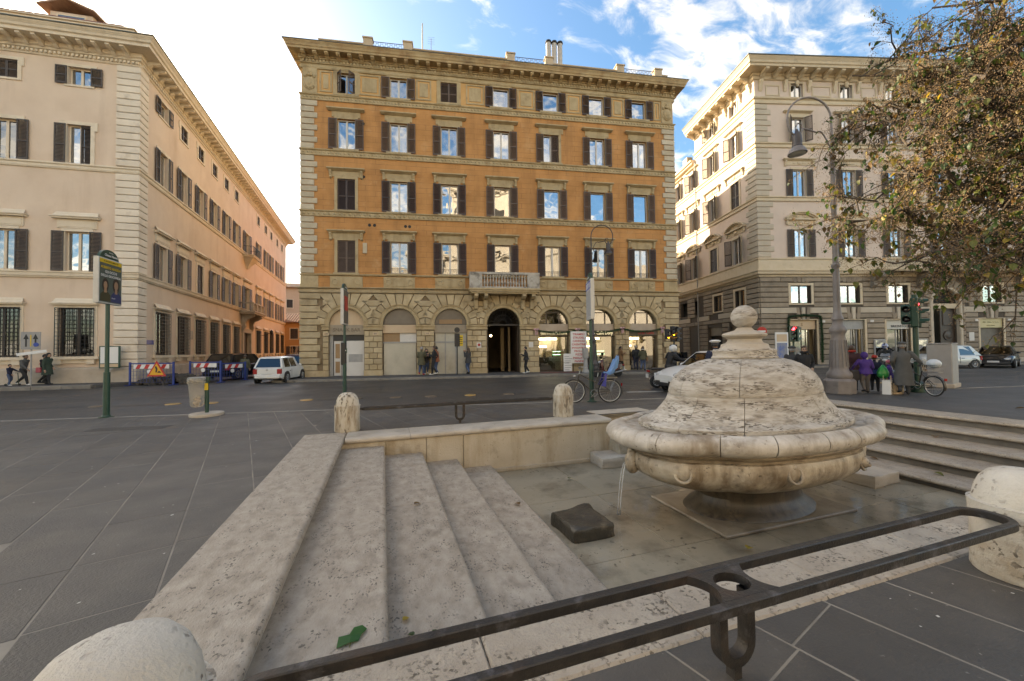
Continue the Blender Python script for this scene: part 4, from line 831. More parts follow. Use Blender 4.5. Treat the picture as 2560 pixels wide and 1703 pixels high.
# roof terrace: parapet, piers, railings, flues
for x0,x1 in ((1.2,2.6),(7.3,16.3),(19.1,23.4)) : pass
m_par=mat('parapet_plaster',(.5,.38,.25),(.6,.47,.33),ns=1.2,rough=.85,dirt=((.4,.3,.2),1,.55,.6))
for x0,x1 in ((.9,3.6),(6.5,12.9),(16.1,21.2),(24.1,24.7)): F.put('parapet',MB().box(x0,x1,.3,.5,20.4,21.35).box(x0-.03,x1+.03,.25,.55,21.35,21.42).mesh('parapet',m_par))
for x in (3.6,6.1,12.9,15.6,20.8,23.7): F.put('parapet_pier',MB().box(x,x+.55,.2,.6,20.4,21.72).box(x-.05,x+.6,.15,.65,21.72,21.8).mesh('parapet_pier',m_par))
m_rail=mat('blue_grey_railing',(.09,.1,.16),rough=.6)
for x0,x1 in ((4.22,6.1),(13.52,15.6),(21.42,23.7)):
    mb=MB(); mb.box(x0,x1,.34,.37,21.62,21.65); mb.box(x0,x1,.34,.37,20.95,20.98); n=int((x1-x0)/.14)
    for k in range(n+1): mb.box(x0+(x1-x0)*k/n-.008,x0+(x1-x0)*k/n+.008,.345,.365,20.4,21.64)
    for k in range(n): mb.box(x0+(x1-x0)*k/n,x0+(x1-x0)*(k+1)/n,.35,.36,21.4+(k%2)*.12,21.42+(k%2)*.12)
    F.put('terrace_railing',mb.mesh('terrace_railing',m_rail))
m_flue=mat('pale_flue',(.55,.5,.44),(.45,.4,.34),ns=4,rough=.5)
for x in (16.0,16.42,16.84):
    F.put('flue',MB().cyl((x,.9,20.4),(x,.9,23.3),.17,n=14).mesh('flue',m_flue,40)); F.put('flue_cap',MB().lathe([(.17,23.3),(.22,23.34),(.2,23.45),(.08,23.54)],14,x,.9).mesh('flue_cap',m_iron2,40))
F.put('mast',MB().cyl((7.2,2,20.4),(7.2,2,24.6),.05,.04,8).mesh('mast',m_flue,40))
mb=MB(); mb.cyl((7.75,3,20.4),(7.75,3,24.4),.022,n=6); mb.cyl((7.75,3,23.0),(8.7,2.7,23.1),.015,n=5)
for k in range(6): mb.cyl((7.9+k*.14,2.9,22.9),(7.9+k*.14,2.9,23.25),.008,n=4)
for k in range(4): mb.cyl((7.5,3,24.0+k*.16),(8.0,3,24.0+k*.16),.008,n=4)
F.put('aerial',mb.mesh('aerial',m_grey))
# ------------------------------------------------------------------ pink palazzo on the left
m_pink=mat('salmon_plaster',(.72,.55,.41),(.8,.63,.48),ns=.6,rough=.85,bump=.15,bs=20,dirt=((.66,.49,.35),.5,.52,.6),grime=((.5,.34,.23),(.9,.9,.12),.56,.4))
m_ptrim=mat('cream_stone_trim',(.74,.61,.45),(.84,.72,.56),ns=1.5,rough=.8,bump=.15,bs=25,dirt=((.5,.39,.27),1.2,.57,.6))
m_pq=mat('cream_quoin',(.74,.62,.48),(.84,.73,.59),ns=1.2,rough=.8,bump=.2,bs=25,dirt=((.42,.33,.24),1.1,.57,.6),var=.06)
m_socle=mat('travertine_socle',(.42,.35,.27),(.55,.47,.38),ns=1.6,rough=.8,bump=.35,bs=20,dirt=((.28,.22,.16),1.3,.55,.6),var=.08)
LB=thing('palazzo','salmon pink palazzo with cream corner quoins at the left of the square','building',(-12.52,26.05,0))
A1=R(-5.6); A2=R(91.5); LFr=Fac(LB,0,0,A1); LSi=Fac(LB,0,0,A2)
LL=24; LS=38.7
fb=[-2.62-3.1*k for k in range(7)]; sb=[2.67,5.38,8.12,10.82,13.54,16.22]; sb2=[23.7,26.95,29.6,32.9,35.8]
def left_face(Fc,xs,x0,x1,extra):
    hs=[]
    for x in xs: hs+= [(x-.5,x+.5,15.85,16.8),(x-.52,x+.52,11.66,13.72),(x-.53,x+.53,5.98,8.06),(x-.78,x+.78,1.55,4.06)]
    for e in extra: hs.append(e)
    Fc.put('wall',wall(MB(),x0,x1,0,17.9,hs,.3).mesh('wall',m_pink))
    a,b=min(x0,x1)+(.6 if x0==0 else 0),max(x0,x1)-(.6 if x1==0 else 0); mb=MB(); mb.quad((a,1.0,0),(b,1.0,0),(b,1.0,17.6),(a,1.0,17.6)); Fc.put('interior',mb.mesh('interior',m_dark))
    for i,x in enumerate(xs):
        kw=dict(sashm=m_ptrim,pm=m_glass2 if i%2==0 else m_glass,wm=m_ptrim,st=0,sm=m_shutC)
        side=Fc is LSi
        window(Fc,x,15.85,1.0,.95,shut='open' if (not side and i%2==0) or (side and i==0) else 'closed',sw=.5,fwd=.16,ears=.1,sill=False,**kw)
        window(Fc,x,11.66,1.04,2.06,shut='open',sw=.48,fwd=.18,ears=.12,sill=False,open_r=not(not side) or i%2==1,**kw)
        window(Fc,x,5.98,1.06,2.08,shut='closed' if side and i in(2,) else 'open',sw=.52,fwd=.15,sill=False,hood='ogee',hz=.72,hw=2.0,**kw)
        wi=window(Fc,x,1.55,1.56,2.51,shut='none',fwd=.14,sill=False,hood='lid',hz=.2,hw=1.95,st=0,wm=m_ptrim,sashm=m_shutC,pm=m_glass3,sm=None)
        Fc.put('grille',grille_me(1.66,2.5,m_iron2),0,0,0,parent=wi)
        Fc.put('sill',cached('lsill',lambda:MB().box(-1.08,1.08,-.2,0,-.17,-.03).box(-.88,-.55,-.16,0,-.42,-.17).box(.55,.88,-.16,0,-.42,-.17).box(-.55,.55,-.06,0,-.38,-.17).mesh('sill',m_ptrim)),0,0,0,parent=wi)
left_face(LFr,fb,-LL,0,[])
left_face(LSi,sb+sb2,0,LS,[(18.2,20.6,0,3.6),(18.7,20.3,6.0,8.2),(18.8,20.2,11.7,13.7)])
c1=Vector((cos(A1),sin(A1))); c2=Vector((cos(A2),sin(A2)))
lpath=[tuple(-c1*LL),(0,0),tuple(c2*LS),tuple(c2*LS-c1*LL)]
def lput(name,prof,m): ob(name,sweep(lpath,prof).mesh(name,m),LB)
lput('string_course',[(0,5.6),(.08,5.62),(.1,5.68),(.14,5.7),(.16,5.84),(.2,5.88),(.2,5.92),(0,5.95)],m_ptrim)
lput('string_course',[(0,11.3),(.06,11.32),(.1,11.4),(.1,11.5),(.16,11.55),(.16,11.62),(0,11.66)],m_ptrim)
lput('cornice',[(0,17.2),(.06,17.22),(.1,17.28),(.06,17.3),(.06,17.46),(.16,17.5),(.16,17.6),(.24,17.64),(.24,17.84),(.84,17.86),(.86,18.0),(.94,18.04),(.98,18.14),(1.08,18.25),(1.1,18.3),(0,18.4)],m_ptrim)
lput('gutter',[(1.05,18.304),(1.15,18.306),(1.15,18.35),(.1,18.44)],m_lead)
lput('attic_parapet',[(-.5,18.3),(-.5,19.6),(-.42,19.63),(-.42,19.68),(-.9,19.69)],m_ptrim)
for nm,Fc,a,b in (('f',LFr,-LL,.1),('s',LSi,0.1,LS)):
    mb=MB(); k=0
    while a+k*.19<b-.1: mb.box(a+k*.19,a+k*.19+.1,-.15,-.05,17.32,17.45); k+=1
    Fc.put('dentils',mb.mesh('dentils',m_ptrim),kind='stuff')
P=[(-.24,17.86),(-.76,17.86),(-.78,17.77),(-.62,17.7),(-.44,17.68),(-.32,17.6),(-.24,17.55)]
lmd=MB().rings([[(-.09,y,z) for y,z in P],[(.09,y,z) for y,z in P]]).mesh('modillion',m_ptrim)
for k in range(38): LFr.put('modillion',lmd,-.35-k*.62)
for k in range(60): LSi.put('modillion',lmd,.35+k*.64)
# corner quoins: each course one stone wrapping the corner
def lq(z0,z1,a,b,t):
    p0=-c1*a; n1=Vector((c1.y,-c1.x)); n2=Vector((c2.y,-c2.x)); q0=c2*b
    k=1+n1.dot(n2); mit=(n1+n2)*(t/k)
    pl=[tuple(p0),tuple(p0+n1*t),tuple(mit),tuple(q0+n2*t),tuple(q0),(0.0,0.0)]
    pc=[tuple(Vector(p)-(n1+n2)*0) for p in pl]; inn=[tuple(p0),tuple(p0+n1*(t-.025)+c1*.02),tuple((n1+n2)*((t-.025)/k)),tuple(q0+n2*(t-.025)-c2*.02),tuple(q0),(0.0,0.0)]
    rs=[[(x,y,z0) for x,y in inn],[(x,y,z0+.03) for x,y in pl],[(x,y,z1-.03) for x,y in pl],[(x,y,z1) for x,y in inn]]
    return MB().rings(rs)
for a,b,n in ((11.68,17.18,15),(5.96,11.28,14),(.95,5.58,12)):
    hh=(b-a)/n
    for k in range(n):
        ob('quoin_block',lq(a+hh*k+.014,a+hh*(k+1)-.014,.94,.74,.12).mesh('quoin_block',m_pq),LB)
lput('socle',[(0,0),(.12,0),(.12,.86),(.09,.94),(0,.96)],m_socle)
# roof and dormer
rp_=[tuple(-c1*LL+Vector((0,.5))),tuple(-c1*.4+Vector((0,.45)))]
mb=MB(); V=[]; e0=-c1*LL; nin=Vector((-c1.y,c1.x)); nin2=Vector((-1,0))
pts=[e0+nin*.9,-c1*.9+nin*.9,c2*LS-Vector((.9,0))]
mb.add([(*(e0+nin*.45),19.6),(*(-c1*.5+nin*.45),19.6),(*(-c1*5+nin*6),21.6),(*(e0+nin*6),21.6)],[(0,1,2,3)])
mb.add([(*(-c1*.5+nin*.45),19.6),(*(c2*LS-Vector((.5,0))),19.6),(*(c2*LS-Vector((6,0))),21.6),(*(-c1*5+nin*6),21.6)],[(0,1,2,3)])
ob('roof',mb.mesh('roof',m_roof),LB)
lo=-c1*4.6+nin*2.4
mb=MB(); mb.box(-1.0,1.0,-.9,1.5,19.3,21.35); LFr.put('dormer',mb.mesh('dormer',m_pink),-4.7,3.2,0)
LFr.put('dormer_roof',MB().rings([[(-1.35,y,21.35) for y in(-1.3,1.8)]+[(-1.35,1.8,21.45),(-1.35,-1.3,21.45)],[(0,y,21.85) for y in(-1.3,1.8)]+[(0,1.8,21.95),(0,-1.3,21.95)],[(1.35,y,21.35) for y in(-1.3,1.8)]+[(1.35,1.8,21.45),(1.35,-1.3,21.45)]]).mesh('dormer_roof',m_roof),-4.7,3.2,0)
LFr.put('dormer_window',MB().box(-.62,.62,-.93,-.9,20.35,21.15).mesh('dormer_window',m_glass),-4.7,3.2,0); LFr.put('dormer_frame',MB().box(-.7,.7,-.94,-.9,21.15,21.22).box(-.7,.7,-.94,-.9,20.28,20.35).box(-.7,-.62,-.94,-.9,20.35,21.15).box(.62,.7,-.94,-.9,20.35,21.15).mesh('dormer_frame',m_ptrim),-4.7,3.2,0)
for k in range(14):
    LFr.put('ridge_tile',cached('ridge',lambda:MB().cbox(0,.98,-.18,.18,0,.16,.04).mesh('ridge_tile',mat('red_ridge_tile',(.2,.085,.065),(.27,.12,.09),ns=4,rough=.8))),-1.0-k-1,.62,19.63)
# portal and balconies of the side face
cxp=19.4
LSi.put('door',MB().box(18.25,20.55,.22,.28,0,3.55).mesh('door',m_wood)); LSi.put('portal_frame',MB().box(17.9,18.25,-.15,0,0,3.7).box(20.55,20.9,-.15,0,0,3.7).box(17.85,20.95,-.18,0,3.6,4.0).mesh('portal_frame',m_socle))
for x in(17.85,20.6):
    P=[(0,5.4),(-1.05,5.4),(-1.08,5.2),(-.8,5.0),(-.45,4.85),(-.3,4.5),(-.36,4.2),(-.2,3.8),(0,3.7)]; LSi.put('balcony_console',MB().rings([[(x,y,z) for y,z in P],[(x+.35,y,z) for y,z in P]]).mesh('balcony_console',m_socle))
LSi.put('balcony_slab',MB().box(17.3,21.5,-1.2,0,5.4,5.56).box(17.2,21.6,-1.28,0,5.56,5.68).mesh('balcony_slab',m_socle)); LSi.put('balustrade_rail',MB().box(17.3,21.5,-1.15,-.95,6.4,6.52).box(17.3,21.5,-1.12,-.98,5.68,5.76).box(17.3,17.5,-1.1,0,6.4,6.52).box(21.3,21.5,-1.1,0,6.4,6.52).mesh('balustrade_rail',m_socle))
for x in(17.3,18.6,19.95,21.2): LSi.put('balustrade_pier',MB().cbox(x,x+.3,-1.14,-.96,5.76,6.4,.01).mesh('balustrade_pier',m_socle))
bl2=MB().lathe([(.05,0),(.04,.06),(.065,.18),(.045,.38),(.035,.5),(.05,.64)],8).mesh('baluster',m_socle,40)
for k in range(14):
    x=17.72+k*.265
    LSi.put('baluster',bl2,x,-1.05,5.76)
window(LSi,19.5,6.0,1.6,2.2,0,m_ptrim,'open',m_shutC,.75,'ogee',.6,2.4,sashm=m_ptrim,pm=m_glass,sill=False); window(LSi,19.5,11.7,1.4,2.0,0,m_ptrim,'open',m_shutC,.65,sashm=m_ptrim,pm=m_glass,sill=False)
LSi.put('balcony_slab',MB().box(18.3,20.7,-.9,0,11.15,11.3).box(18.2,20.8,-.95,0,11.3,11.36).rings([[(19.5+q*1.0,y*q,z) for y in(-.8,0)]+[(19.5-q*1.0,0,z),(19.5-q*1.0,-.8*q,z)] for q,z in((1,11.15),(.8,10.9),(.45,10.55),(.12,10.1))]).mesh('balcony_slab',m_ptrim))
mb=MB()
for k in range(21): mb.box(18.35+k*.115-.008,18.35+k*.115+.008,-.88,-.864,11.36,12.2)
for k in range(7):
    for x in(18.35,20.65): mb.box(x-.008,x+.008,-.87+k*.14,-.854+k*.14,11.36,12.2)
mb.box(18.33,20.67,-.89,-.85,12.2,12.23); mb.box(18.33,18.37,-.87,0,12.2,12.23); mb.box(20.63,20.67,-.87,0,12.2,12.23); LSi.put('balcony_railing',mb.mesh('balcony_railing',m_iron2))
m_blue=mat('blue_sign_paint',(.03,.05,.25),rough=.4)
LSi.put('street_nameplate',MB().box(.95,1.75,-.02,-.003,2.15,2.4).mesh('street_nameplate',m_blue))
LSi.put('plaque',MB().box(6.35,6.95,-.03,-.003,2.6,3.2).mesh('plaque',m_socle))
# wall lantern far along
mb=MB(); mb.tube([(25.2,0,3.6),(25.2,-.5,3.65),(25.2,-.9,3.9)],.03,6); mb.lathe([(.02,4.25),(.14,4.1),(.18,4.0),(.1,3.72),(.03,3.68)],8,25.2,-1.0); LSi.put('wall_lantern',mb.mesh('wall_lantern',m_iron2,40))
# ------------------------------------------------------------------ right-hand building
m_rp=mat('pale_pink_plaster',(.66,.525,.43),(.75,.61,.51),ns=.7,rough=.85,bump=.15,bs=20,dirt=((.52,.4,.31),.7,.54,.5),grime=((.5,.39,.3),(1,1,.15),.57,.4))
m_rt=mat('cream_cornice_stone',(.62,.5,.34),(.7,.58,.42),ns=1.5,rough=.8,bump=.2,bs=25,dirt=((.42,.33,.22),1.3,.56,.6))
m_rr=mat('grey_brown_rustication',(.27,.215,.155),(.36,.295,.22),ns=1.6,rough=.85,bump=.5,bs=22,dirt=((.19,.15,.11),1.2,.54,.7),var=.12)
m_rj=mat('dark_rustication_joint',(.1,.08,.06),rough=.9)
m_rw=mat('travertine_band',(.5,.42,.32),(.58,.5,.39),ns=1.5,rough=.8,bump=.2,bs=25,var=.06)
RB=thing('palazzo','pale corner building with rusticated grey ground floor at the right','building',(28.76,23.08,0),R(-15.3))
RF=Fac(RB); RS=Fac(RB,0,0,R(-90)); RW=30.0; RD=9.2
rb=[3.6,7.85,11.8,15.9,20.0,24.2,28.2]; rs_=[-2.75,-6.2]
def right_face(Fc,xs,x0,x1,side):
    hs=[]
    for x in xs:
        hs+=[(x-.52,x+.52,21.85,23.1),(x-.53,x+.53,18.26,20.3),(x-.56,x+.56,13.78,16.0),(x-.58,x+.58,8.84,11.07)]
    Fc.put('wall',wall(MB(),x0,x1,7.2,24.3,hs,.3).mesh('wall',m_rp))
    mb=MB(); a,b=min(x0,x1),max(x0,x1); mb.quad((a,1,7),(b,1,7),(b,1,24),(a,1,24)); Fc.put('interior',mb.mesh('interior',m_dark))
    for i,x in enumerate(xs):
        kw=dict(sashm=m_white,wm=m_rt,st=0)
        if side and i==1: window(Fc,x,21.85,1.04,1.25,shut='angled',sm=m_shutC,sw=.5,fwd=.12,sill=False,pm=m_glass,**kw)
        else: window(Fc,x,21.85,1.04,1.25,shut='none',fwd=.12,sill=False,pm=m_glass2,sm=None,**kw)
        window(Fc,x,18.26,1.06,2.04,shut='angled' if side or i<2 else 'open',sm=m_shutA if not side else m_shutB,sw=.52,hood='slab',hz=.45,hw=2.3,fwd=.2,sill=False,pm=m_glass2,curtain='full' if i==0 and not side else None,**kw)
        window(Fc,x,13.78,1.12,2.22,shut='closed' if side and i==0 else ('angled' if side else 'open'),sm=m_shutC,sw=.56,hood='ornate',hz=.8,hw=2.6,fwd=.18,sill=False,pm=m_glass2,**kw)
        window(Fc,x,8.84,1.16,2.23,shut='closed' if side and i==1 else ('angled' if side else 'open'),sm=m_shutC,sw=.58,hood='arch',hz=.85,hw=2.7,fwd=.18,sill=False,pm=m_glass2,**kw)
        # attic keystone and brackets
        Fc.put('attic_mask',cached('amask',lambda:MB().ball((0,-.1,0),.19,8,6,1,.6,1.1).ball((0,-.12,-.25),.1,8,6).mesh('attic_mask',m_rt,60)),x,0,23.13)
        for s in(-1,1):
            Fc.put('attic_bracket',cached('abr',lambda:MB().ball((0,-.14,.25),.17,8,6,1,1,.9).rings([[(-.13,y,z) for y,z in((0,.4),(-.26,.4),(-.28,.2),(-.14,-.1),(-.16,-.3),(0,-.5))],[(.13,y,z) for y,z in((0,.4),(-.26,.4),(-.28,.2),(-.14,-.1),(-.16,-.3),(0,-.5))]]).mesh('attic_bracket',m_rt,50)),x+s*1.02,0,22.88)
    ps=sorted(xs)
    for a,b in zip(ps,ps[1:]):
        mb=MB(); p0,p1=a+1.3,b-1.3
        if p1-p0>.5:
            for q in((p0,p0+.1,22.05,22.95),(p1-.1,p1,22.05,22.95),(p0+.1,p1-.1,22.05,22.15),(p0+.1,p1-.1,22.85,22.95)): mb.box(q[0],q[1],-.05,.002,q[2],q[3])
            Fc.put('attic_panel',mb.mesh('attic_panel',m_rt))
right_face(RF,rb,0,RW,False); right_face(RS,rs_,-RD,0,True)
mb=MB(); p0,p1=.95,2.15
for q in((p0,p0+.1,22.05,22.95),(p1-.1,p1,22.05,22.95),(p0+.1,p1-.1,22.05,22.15),(p0+.1,p1-.1,22.85,22.95)): mb.box(q[0],q[1],-.05,.002,q[2],q[3])
RF.put('attic_panel',mb.mesh('attic_panel',m_rt)); RF.put('attic_bracket',CACHE['abr'],.5,0,22.88); RS.put('attic_bracket',CACHE['abr'],-.5,0,22.88)
rpath=[(0,RD),(0,0),(RW,0),(RW,10)]; rpath2=[(0,RD+9),(0,0),(RW,0),(RW,10)]
def rput(name,prof,m,p=rpath2): ob(name,sweep(p,prof).mesh(name,m),RB)
rput('string_course',[(0,21.35),(.1,21.38),(.12,21.5),(.06,21.52),(.06,21.7),(.18,21.76),(.2,21.88),(0,21.9)],m_rt,rpath)
rput('string_course',[(0,17.74),(.1,17.78),(.1,18.0),(.2,18.06),(.2,18.14),(0,18.17)],m_rt)
rput('string_course',[(0,13.36),(.1,13.38),(.1,13.62),(.18,13.66),(.18,13.74),(0,13.77)],m_rt)
rput('string_course',[(0,7.2),(.1,7.22),(.14,7.35),(.3,7.42),(.34,7.6),(.4,7.66),(.4,7.74),(.12,7.78),(.1,8.6),(.16,8.64),(.16,8.74),(0,8.78)],m_rt)
rput('cornice',[(0,23.3),(.12,23.34),(.16,23.45),(.16,23.58),(.25,23.61),(.25,23.78),(1.0,23.8),(1.02,23.97),(1.1,24.01),(1.14,24.17),(1.26,24.35),(1.3,24.42),(0,24.55)],m_rt,rpath)
rput('roof_edge',[(1.24,24.424),(1.35,24.43),(1.35,24.49),(.4,24.7),(0,24.8)],m_lead,rpath)
mb=MB(); mb.quad((0,0,24.5),(RW,0,24.5),(RW,10,24.5),(0,RD,24.5)); mb.quad((0,RD,7),(0,RD,24.5),(RW,RD,24.5),(RW,RD,7)); ob('roof',mb.mesh('roof',m_lead),RB)
P=[(-.25,23.8),(-.93,23.8),(-.95,23.66),(-.76,23.57),(-.54,23.53),(-.38,23.42),(-.25,23.36)]
rmd=MB().rings([[(-.15,y,z) for y,z in P],[(.15,y,z) for y,z in P]]).mesh('modillion',m_rt)
for k in range(28): RF.put('modillion',rmd,.5+k*1.06)
for k in range(9): RS.put('modillion',rmd,-.5-k*1.06)
for a,b,n in ((8.8,13.34,10),(13.8,17.72,9),(18.2,21.34,7)):
    hh=(b-a)/n
    for k in range(n):
        la,lb=(1.28,1.0) if k%2 else (1.0,1.28)
        ob('quoin_block',MB().rings([[(-t,lb,z),(-t,-t,z),(la,-t,z),(la,.0,z),(0,0,z),(0,lb,z)] for t,z in((.045,a+hh*k+.02),(.075,a+hh*k+.05),(.075,a+hh*(k+1)-.05),(.045,a+hh*(k+1)-.02))]).mesh('quoin_block',m_rw),RB)
# rusticated base
op=[(2.42,4.7,.1,3.72),(6.85,8.8,.1,3.7),(10.65,12.75,.1,3.68),(14.75,17.1,.1,5.0),(18.85,20.95,.1,3.72),(23.1,25.2,.1,3.7),(27.1,29.2,.1,3.7)]
mzw=[(x-.86,x+.86,5.06,6.52) for x in(3.45,7.62,11.78,20.05,24.2,28.2)]
arch=(15.92,5.0,1.17)
mb=wall(MB(),0,RW,0,7.2,op[:3]+[(14.75,17.09,.1,6.17)]+op[4:]+mzw,.4)
n=16; A=[(arch[0]+arch[2]*cos(pi*k/n),arch[1]+arch[2]*sin(pi*k/n)) for k in range(n+1)]
for k in range(n):
    x0,z0=A[k];x1,z1=A[k+1]; mb.quad((x0,0,z0),(x0,0,6.17),(x1,0,6.17),(x1,0,z1)); mb.quad((x0,0,z0),(x1,0,z1),(x1,.4,z1),(x0,.4,z0))
RF.put('ground_floor_wall',mb.mesh('ground_floor_wall',m_rj))
mb=MB(); mb.quad((0,2.6,0),(RW,2.6,0),(RW,2.6,7.1),(0,2.6,7.1)); RF.put('interior',mb.mesh('interior',m_cafe)); 
sop=[(-3.9,-1.6,.1,3.5),(-7.4,-5.2,.1,3.5)]; smz=[(x-.66,x+.66,5.0,6.5) for x in(-2.45,-5.7)]
RS.put('ground_floor_wall',wall(MB(),-RD,0,0,7.2,sop+smz,.4).mesh('ground_floor_wall',m_rj)); mb=MB(); mb.quad((-RD,.9,0),(-.4,.9,0),(-.4,.9,7),(-RD,.9,7)); RS.put('interior',mb.mesh('interior',m_dark))
def rusticate(Fc,x0,x1,ops,rows,t=.08,m=m_rr):
    for k,(z0,z1) in enumerate(rows):
        hs=sorted([(o[0],o[1]) for o in ops if o[2]<z1-.02 and o[3]>z0+.02]); cur=x0; sp=[]
        for a,b in hs:
            if a>cur: sp.append((cur,a))
            cur=max(cur,b)
        if cur<x1: sp.append((cur,x1))
        for a,b in sp:
            nn=max(1,round((b-a)/1.7)); 
            for q in range(nn):
                p0=a+(b-a)*q/nn; p1=a+(b-a)*(q+1)/nn
                Fc.put('course_block',MB().block([(p0+.008,z0+.03),(p1-.008,z0+.03),(p1-.008,z1-.03),(p0+.008,z1-.03)],t,.03).mesh('course_block',m))
fr=lambda o,g,h:(o[0]-g,o[1]+g,o[2]-h,o[3]+g)
rows1=[(.5+k*.417,.5+(k+1)*.417) for k in range(9)]; rows2=[(4.74+k*.41,4.74+(k+1)*.41) for k in range(6)]
rusticate(RF,0,RW,[fr(o,.15,0) for o in op[:3]]+[(14.3,17.55,0,7)]+[fr(o,.15,0) for o in op[4:]],rows1); rusticate(RF,0,RW,[fr(o,.2,.2) for o in mzw]+[(13.9,17.95,4,7.2)],rows2)
rusticate(RS,-RD-9,0,[fr(o,.15,0) for o in sop]+[(-11,-9.0,.1,3.5),(-14.4,-12.4,.1,3.5)],rows1); rusticate(RS,-RD-9,0,[fr(o,.2,.2) for o in smz]+[(x-.85,x+.85,4.8,6.7) for x in(-8.95,-12.15,-15.3)],rows2)
for k in range(11): # voussoirs round the entrance arch
    t0=pi*k/11+.014; t1=pi*(k+1)/11-.014; ri=1.42; ro=lambda t:min(2.05 if abs((t0+t1)/2-pi/2)>.5 else 2.3,(7.18-5.0)/max(sin(t),.05))
    RF.put('voussoir',MB().block([(15.92+ri*cos(t0),5+ri*sin(t0)),(15.92+ro(t0)*cos(t0),5+ro(t0)*sin(t0)),(15.92+ro(t1)*cos(t1),5+ro(t1)*sin(t1)),(15.92+ri*cos(t1),5+ri*sin(t1))],.08 if k!=5 else .14,.03).mesh('voussoir',m_rr if k!=5 else m_rw))
for k,(z0,z1) in enumerate([(.5+q*.45,.5+(q+1)*.45) for q in range(10)]):
    for a,b in((14.3,14.5),(17.34,17.54)): RF.put('course_block',MB().block([(a,z0+.03),(b,z0+.03),(b,z1-.03),(a,z1-.03)],.08,.02).mesh('course_block',m_rr))
rs=[]; n=24
for q,y in((1.16,.2),(1.16,-.04),(1.22,-.1),(1.34,-.1),(1.41,-.06),(1.41,0)): rs.append([(15.92+q,y,.1)]+[(15.92+q*cos(pi*k/n),y,5+q*sin(pi*k/n)) for k in range(n+1)]+[(15.92-q,y,.1)])
RF.put('archivolt',MB().rings(rs,close=False).mesh('archivolt',m_rw,30))
mb=MB()
for k in range(17):
    t=pi*k/16; mb.tube([(15.92+.2*cos(t),.32,5.05+.2*sin(t)),(15.92+1.12*cos(t),.32,5.03+1.1*sin(t))],.02,5)
mb.tube([(15.92+.55*cos(R(t)),.32,5.05+.55*sin(R(t))) for t in range(0,181,12)],.018,5); RF.put('fanlight_grille',mb.mesh('fanlight_grille',m_iron2)); RF.put('door_lintel',MB().box(14.76,17.08,.1,.4,4.6,5.0).mesh('door_lintel',m_rt))
RF.put('entrance_door',MB().cbox(15.75,17.05,.3,.38,.1,4.6,.02).mesh('entrance_door',m_wood)); RF.put('door_boss',MB().lathe([(.42,0),(.4,.06),(.3,.05),(.22,.09),(.1,.1)],20).mesh('door_boss',m_wood,40)).matrix_basis=T(16.4,.3,2.35)@Matrix.Rotation(pi/2,4,'X')
for z0,z1 in((.4,1.6),(3.2,4.4)): RF.put('door_panel',MB().cbox(15.95,16.85,.25,.3,z0,z1,.03).mesh('door_panel',m_wood))
RF.put('door_reveal',MB().box(14.76,15.7,1.0,1.04,.1,4.6).mesh('door_reveal',m_dark))
# travertine band with keystones
xs=[0]+sorted(sum(([o[0]+.55,o[1]-.55] for o in op if o[0]!=14.75),[]))+[RW]
spans=[(0,3.0),(4.1,7.3),(8.4,11.15),(12.25,14.45),(17.4,19.35),(20.45,23.6),(24.7,27.6),(28.7,RW)]
for a,b in spans: RF.put('band_stone',MB().cbox(a+.01,b-.01,-.1,.002,4.27,4.72,.015).mesh('band_stone',m_rw))
for a,b in((-1.9,0),(-5.6,-3.6),(-9.3,-7.2),(-18,-10.8)): RS.put('band_stone',MB().cbox(a+.01,b-.01,-.1,.002,4.27,4.72,.015).mesh('band_stone',m_rw))
for i,o in enumerate(op):
    if i==3: continue
    c=(o[0]+o[1])/2
    for q in(-1,0,1): RF.put('keystone',MB().block([(c+q*.36-.13,3.74),(c+q*.36+.13,3.74),(c+q*.5+.16,4.73),(c+q*.5-.16,4.73)],.12 if q==0 else .1,.02).mesh('keystone',m_rw if q==0 else m_rr))
    mb=MB(); g=.14; mb.box(o[0]-g,o[0],-.06,.3,.05,o[3]); mb.box(o[1],o[1]+g,-.06,.3,.05,o[3]); mb.box(o[0]-g,o[1]+g,-.07,.3,o[3],o[3]+g*.5); RF.put('shop_frame_stone',mb.mesh('shop_frame_stone',m_rt))
for x in(3.45,7.62,11.78,20.05,24.2,28.2): window(RF,x,5.06,1.72,1.46,0,m_rt,'none',None,fwd=.2,sill=False,sashm=m_wood,pm=m_glass2,curtain='full')
for k,x in enumerate((3.45,7.62,11.78,20.05,24.2)):
    for q in(-.5,-.17,.17,.5): RF.put('flat_arch_stone',MB().block([(x+q-.13,6.76),(x+q+.13,6.76),(x+q*1.3+.15,7.18),(x+q*1.3-.15,7.18)],.1,.02).mesh('flat_arch_stone',m_rr))
for x in(-2.45,-5.7): window(RS,x,5.0,1.32,1.5,0,m_rt,'none',None,fwd=.2,sill=False,sashm=m_wood,pm=m_glass)
for a,b,c,d in sop: RS.put('shop_opening',MB().box(a,b,.3,.34,c,2.7).mesh('shop_opening',m_dark)); RS.put('roller_blind_box',MB().box(a,b,.1,.3,2.7,d).mesh('roller_blind_box',m_sgnb))
for a,b in((0,2.4),(4.72,6.8),(8.85,10.6),(12.8,14.5),(17.35,18.8),(21,23),(25.25,27)): RF.put('plinth',MB().box(a,b,-.14,0,0,.5).mesh('plinth',m_socle))
RS.put('plinth',MB().box(-RD-9,0.12,-.14,0,0,.5).mesh('plinth',m_socle))
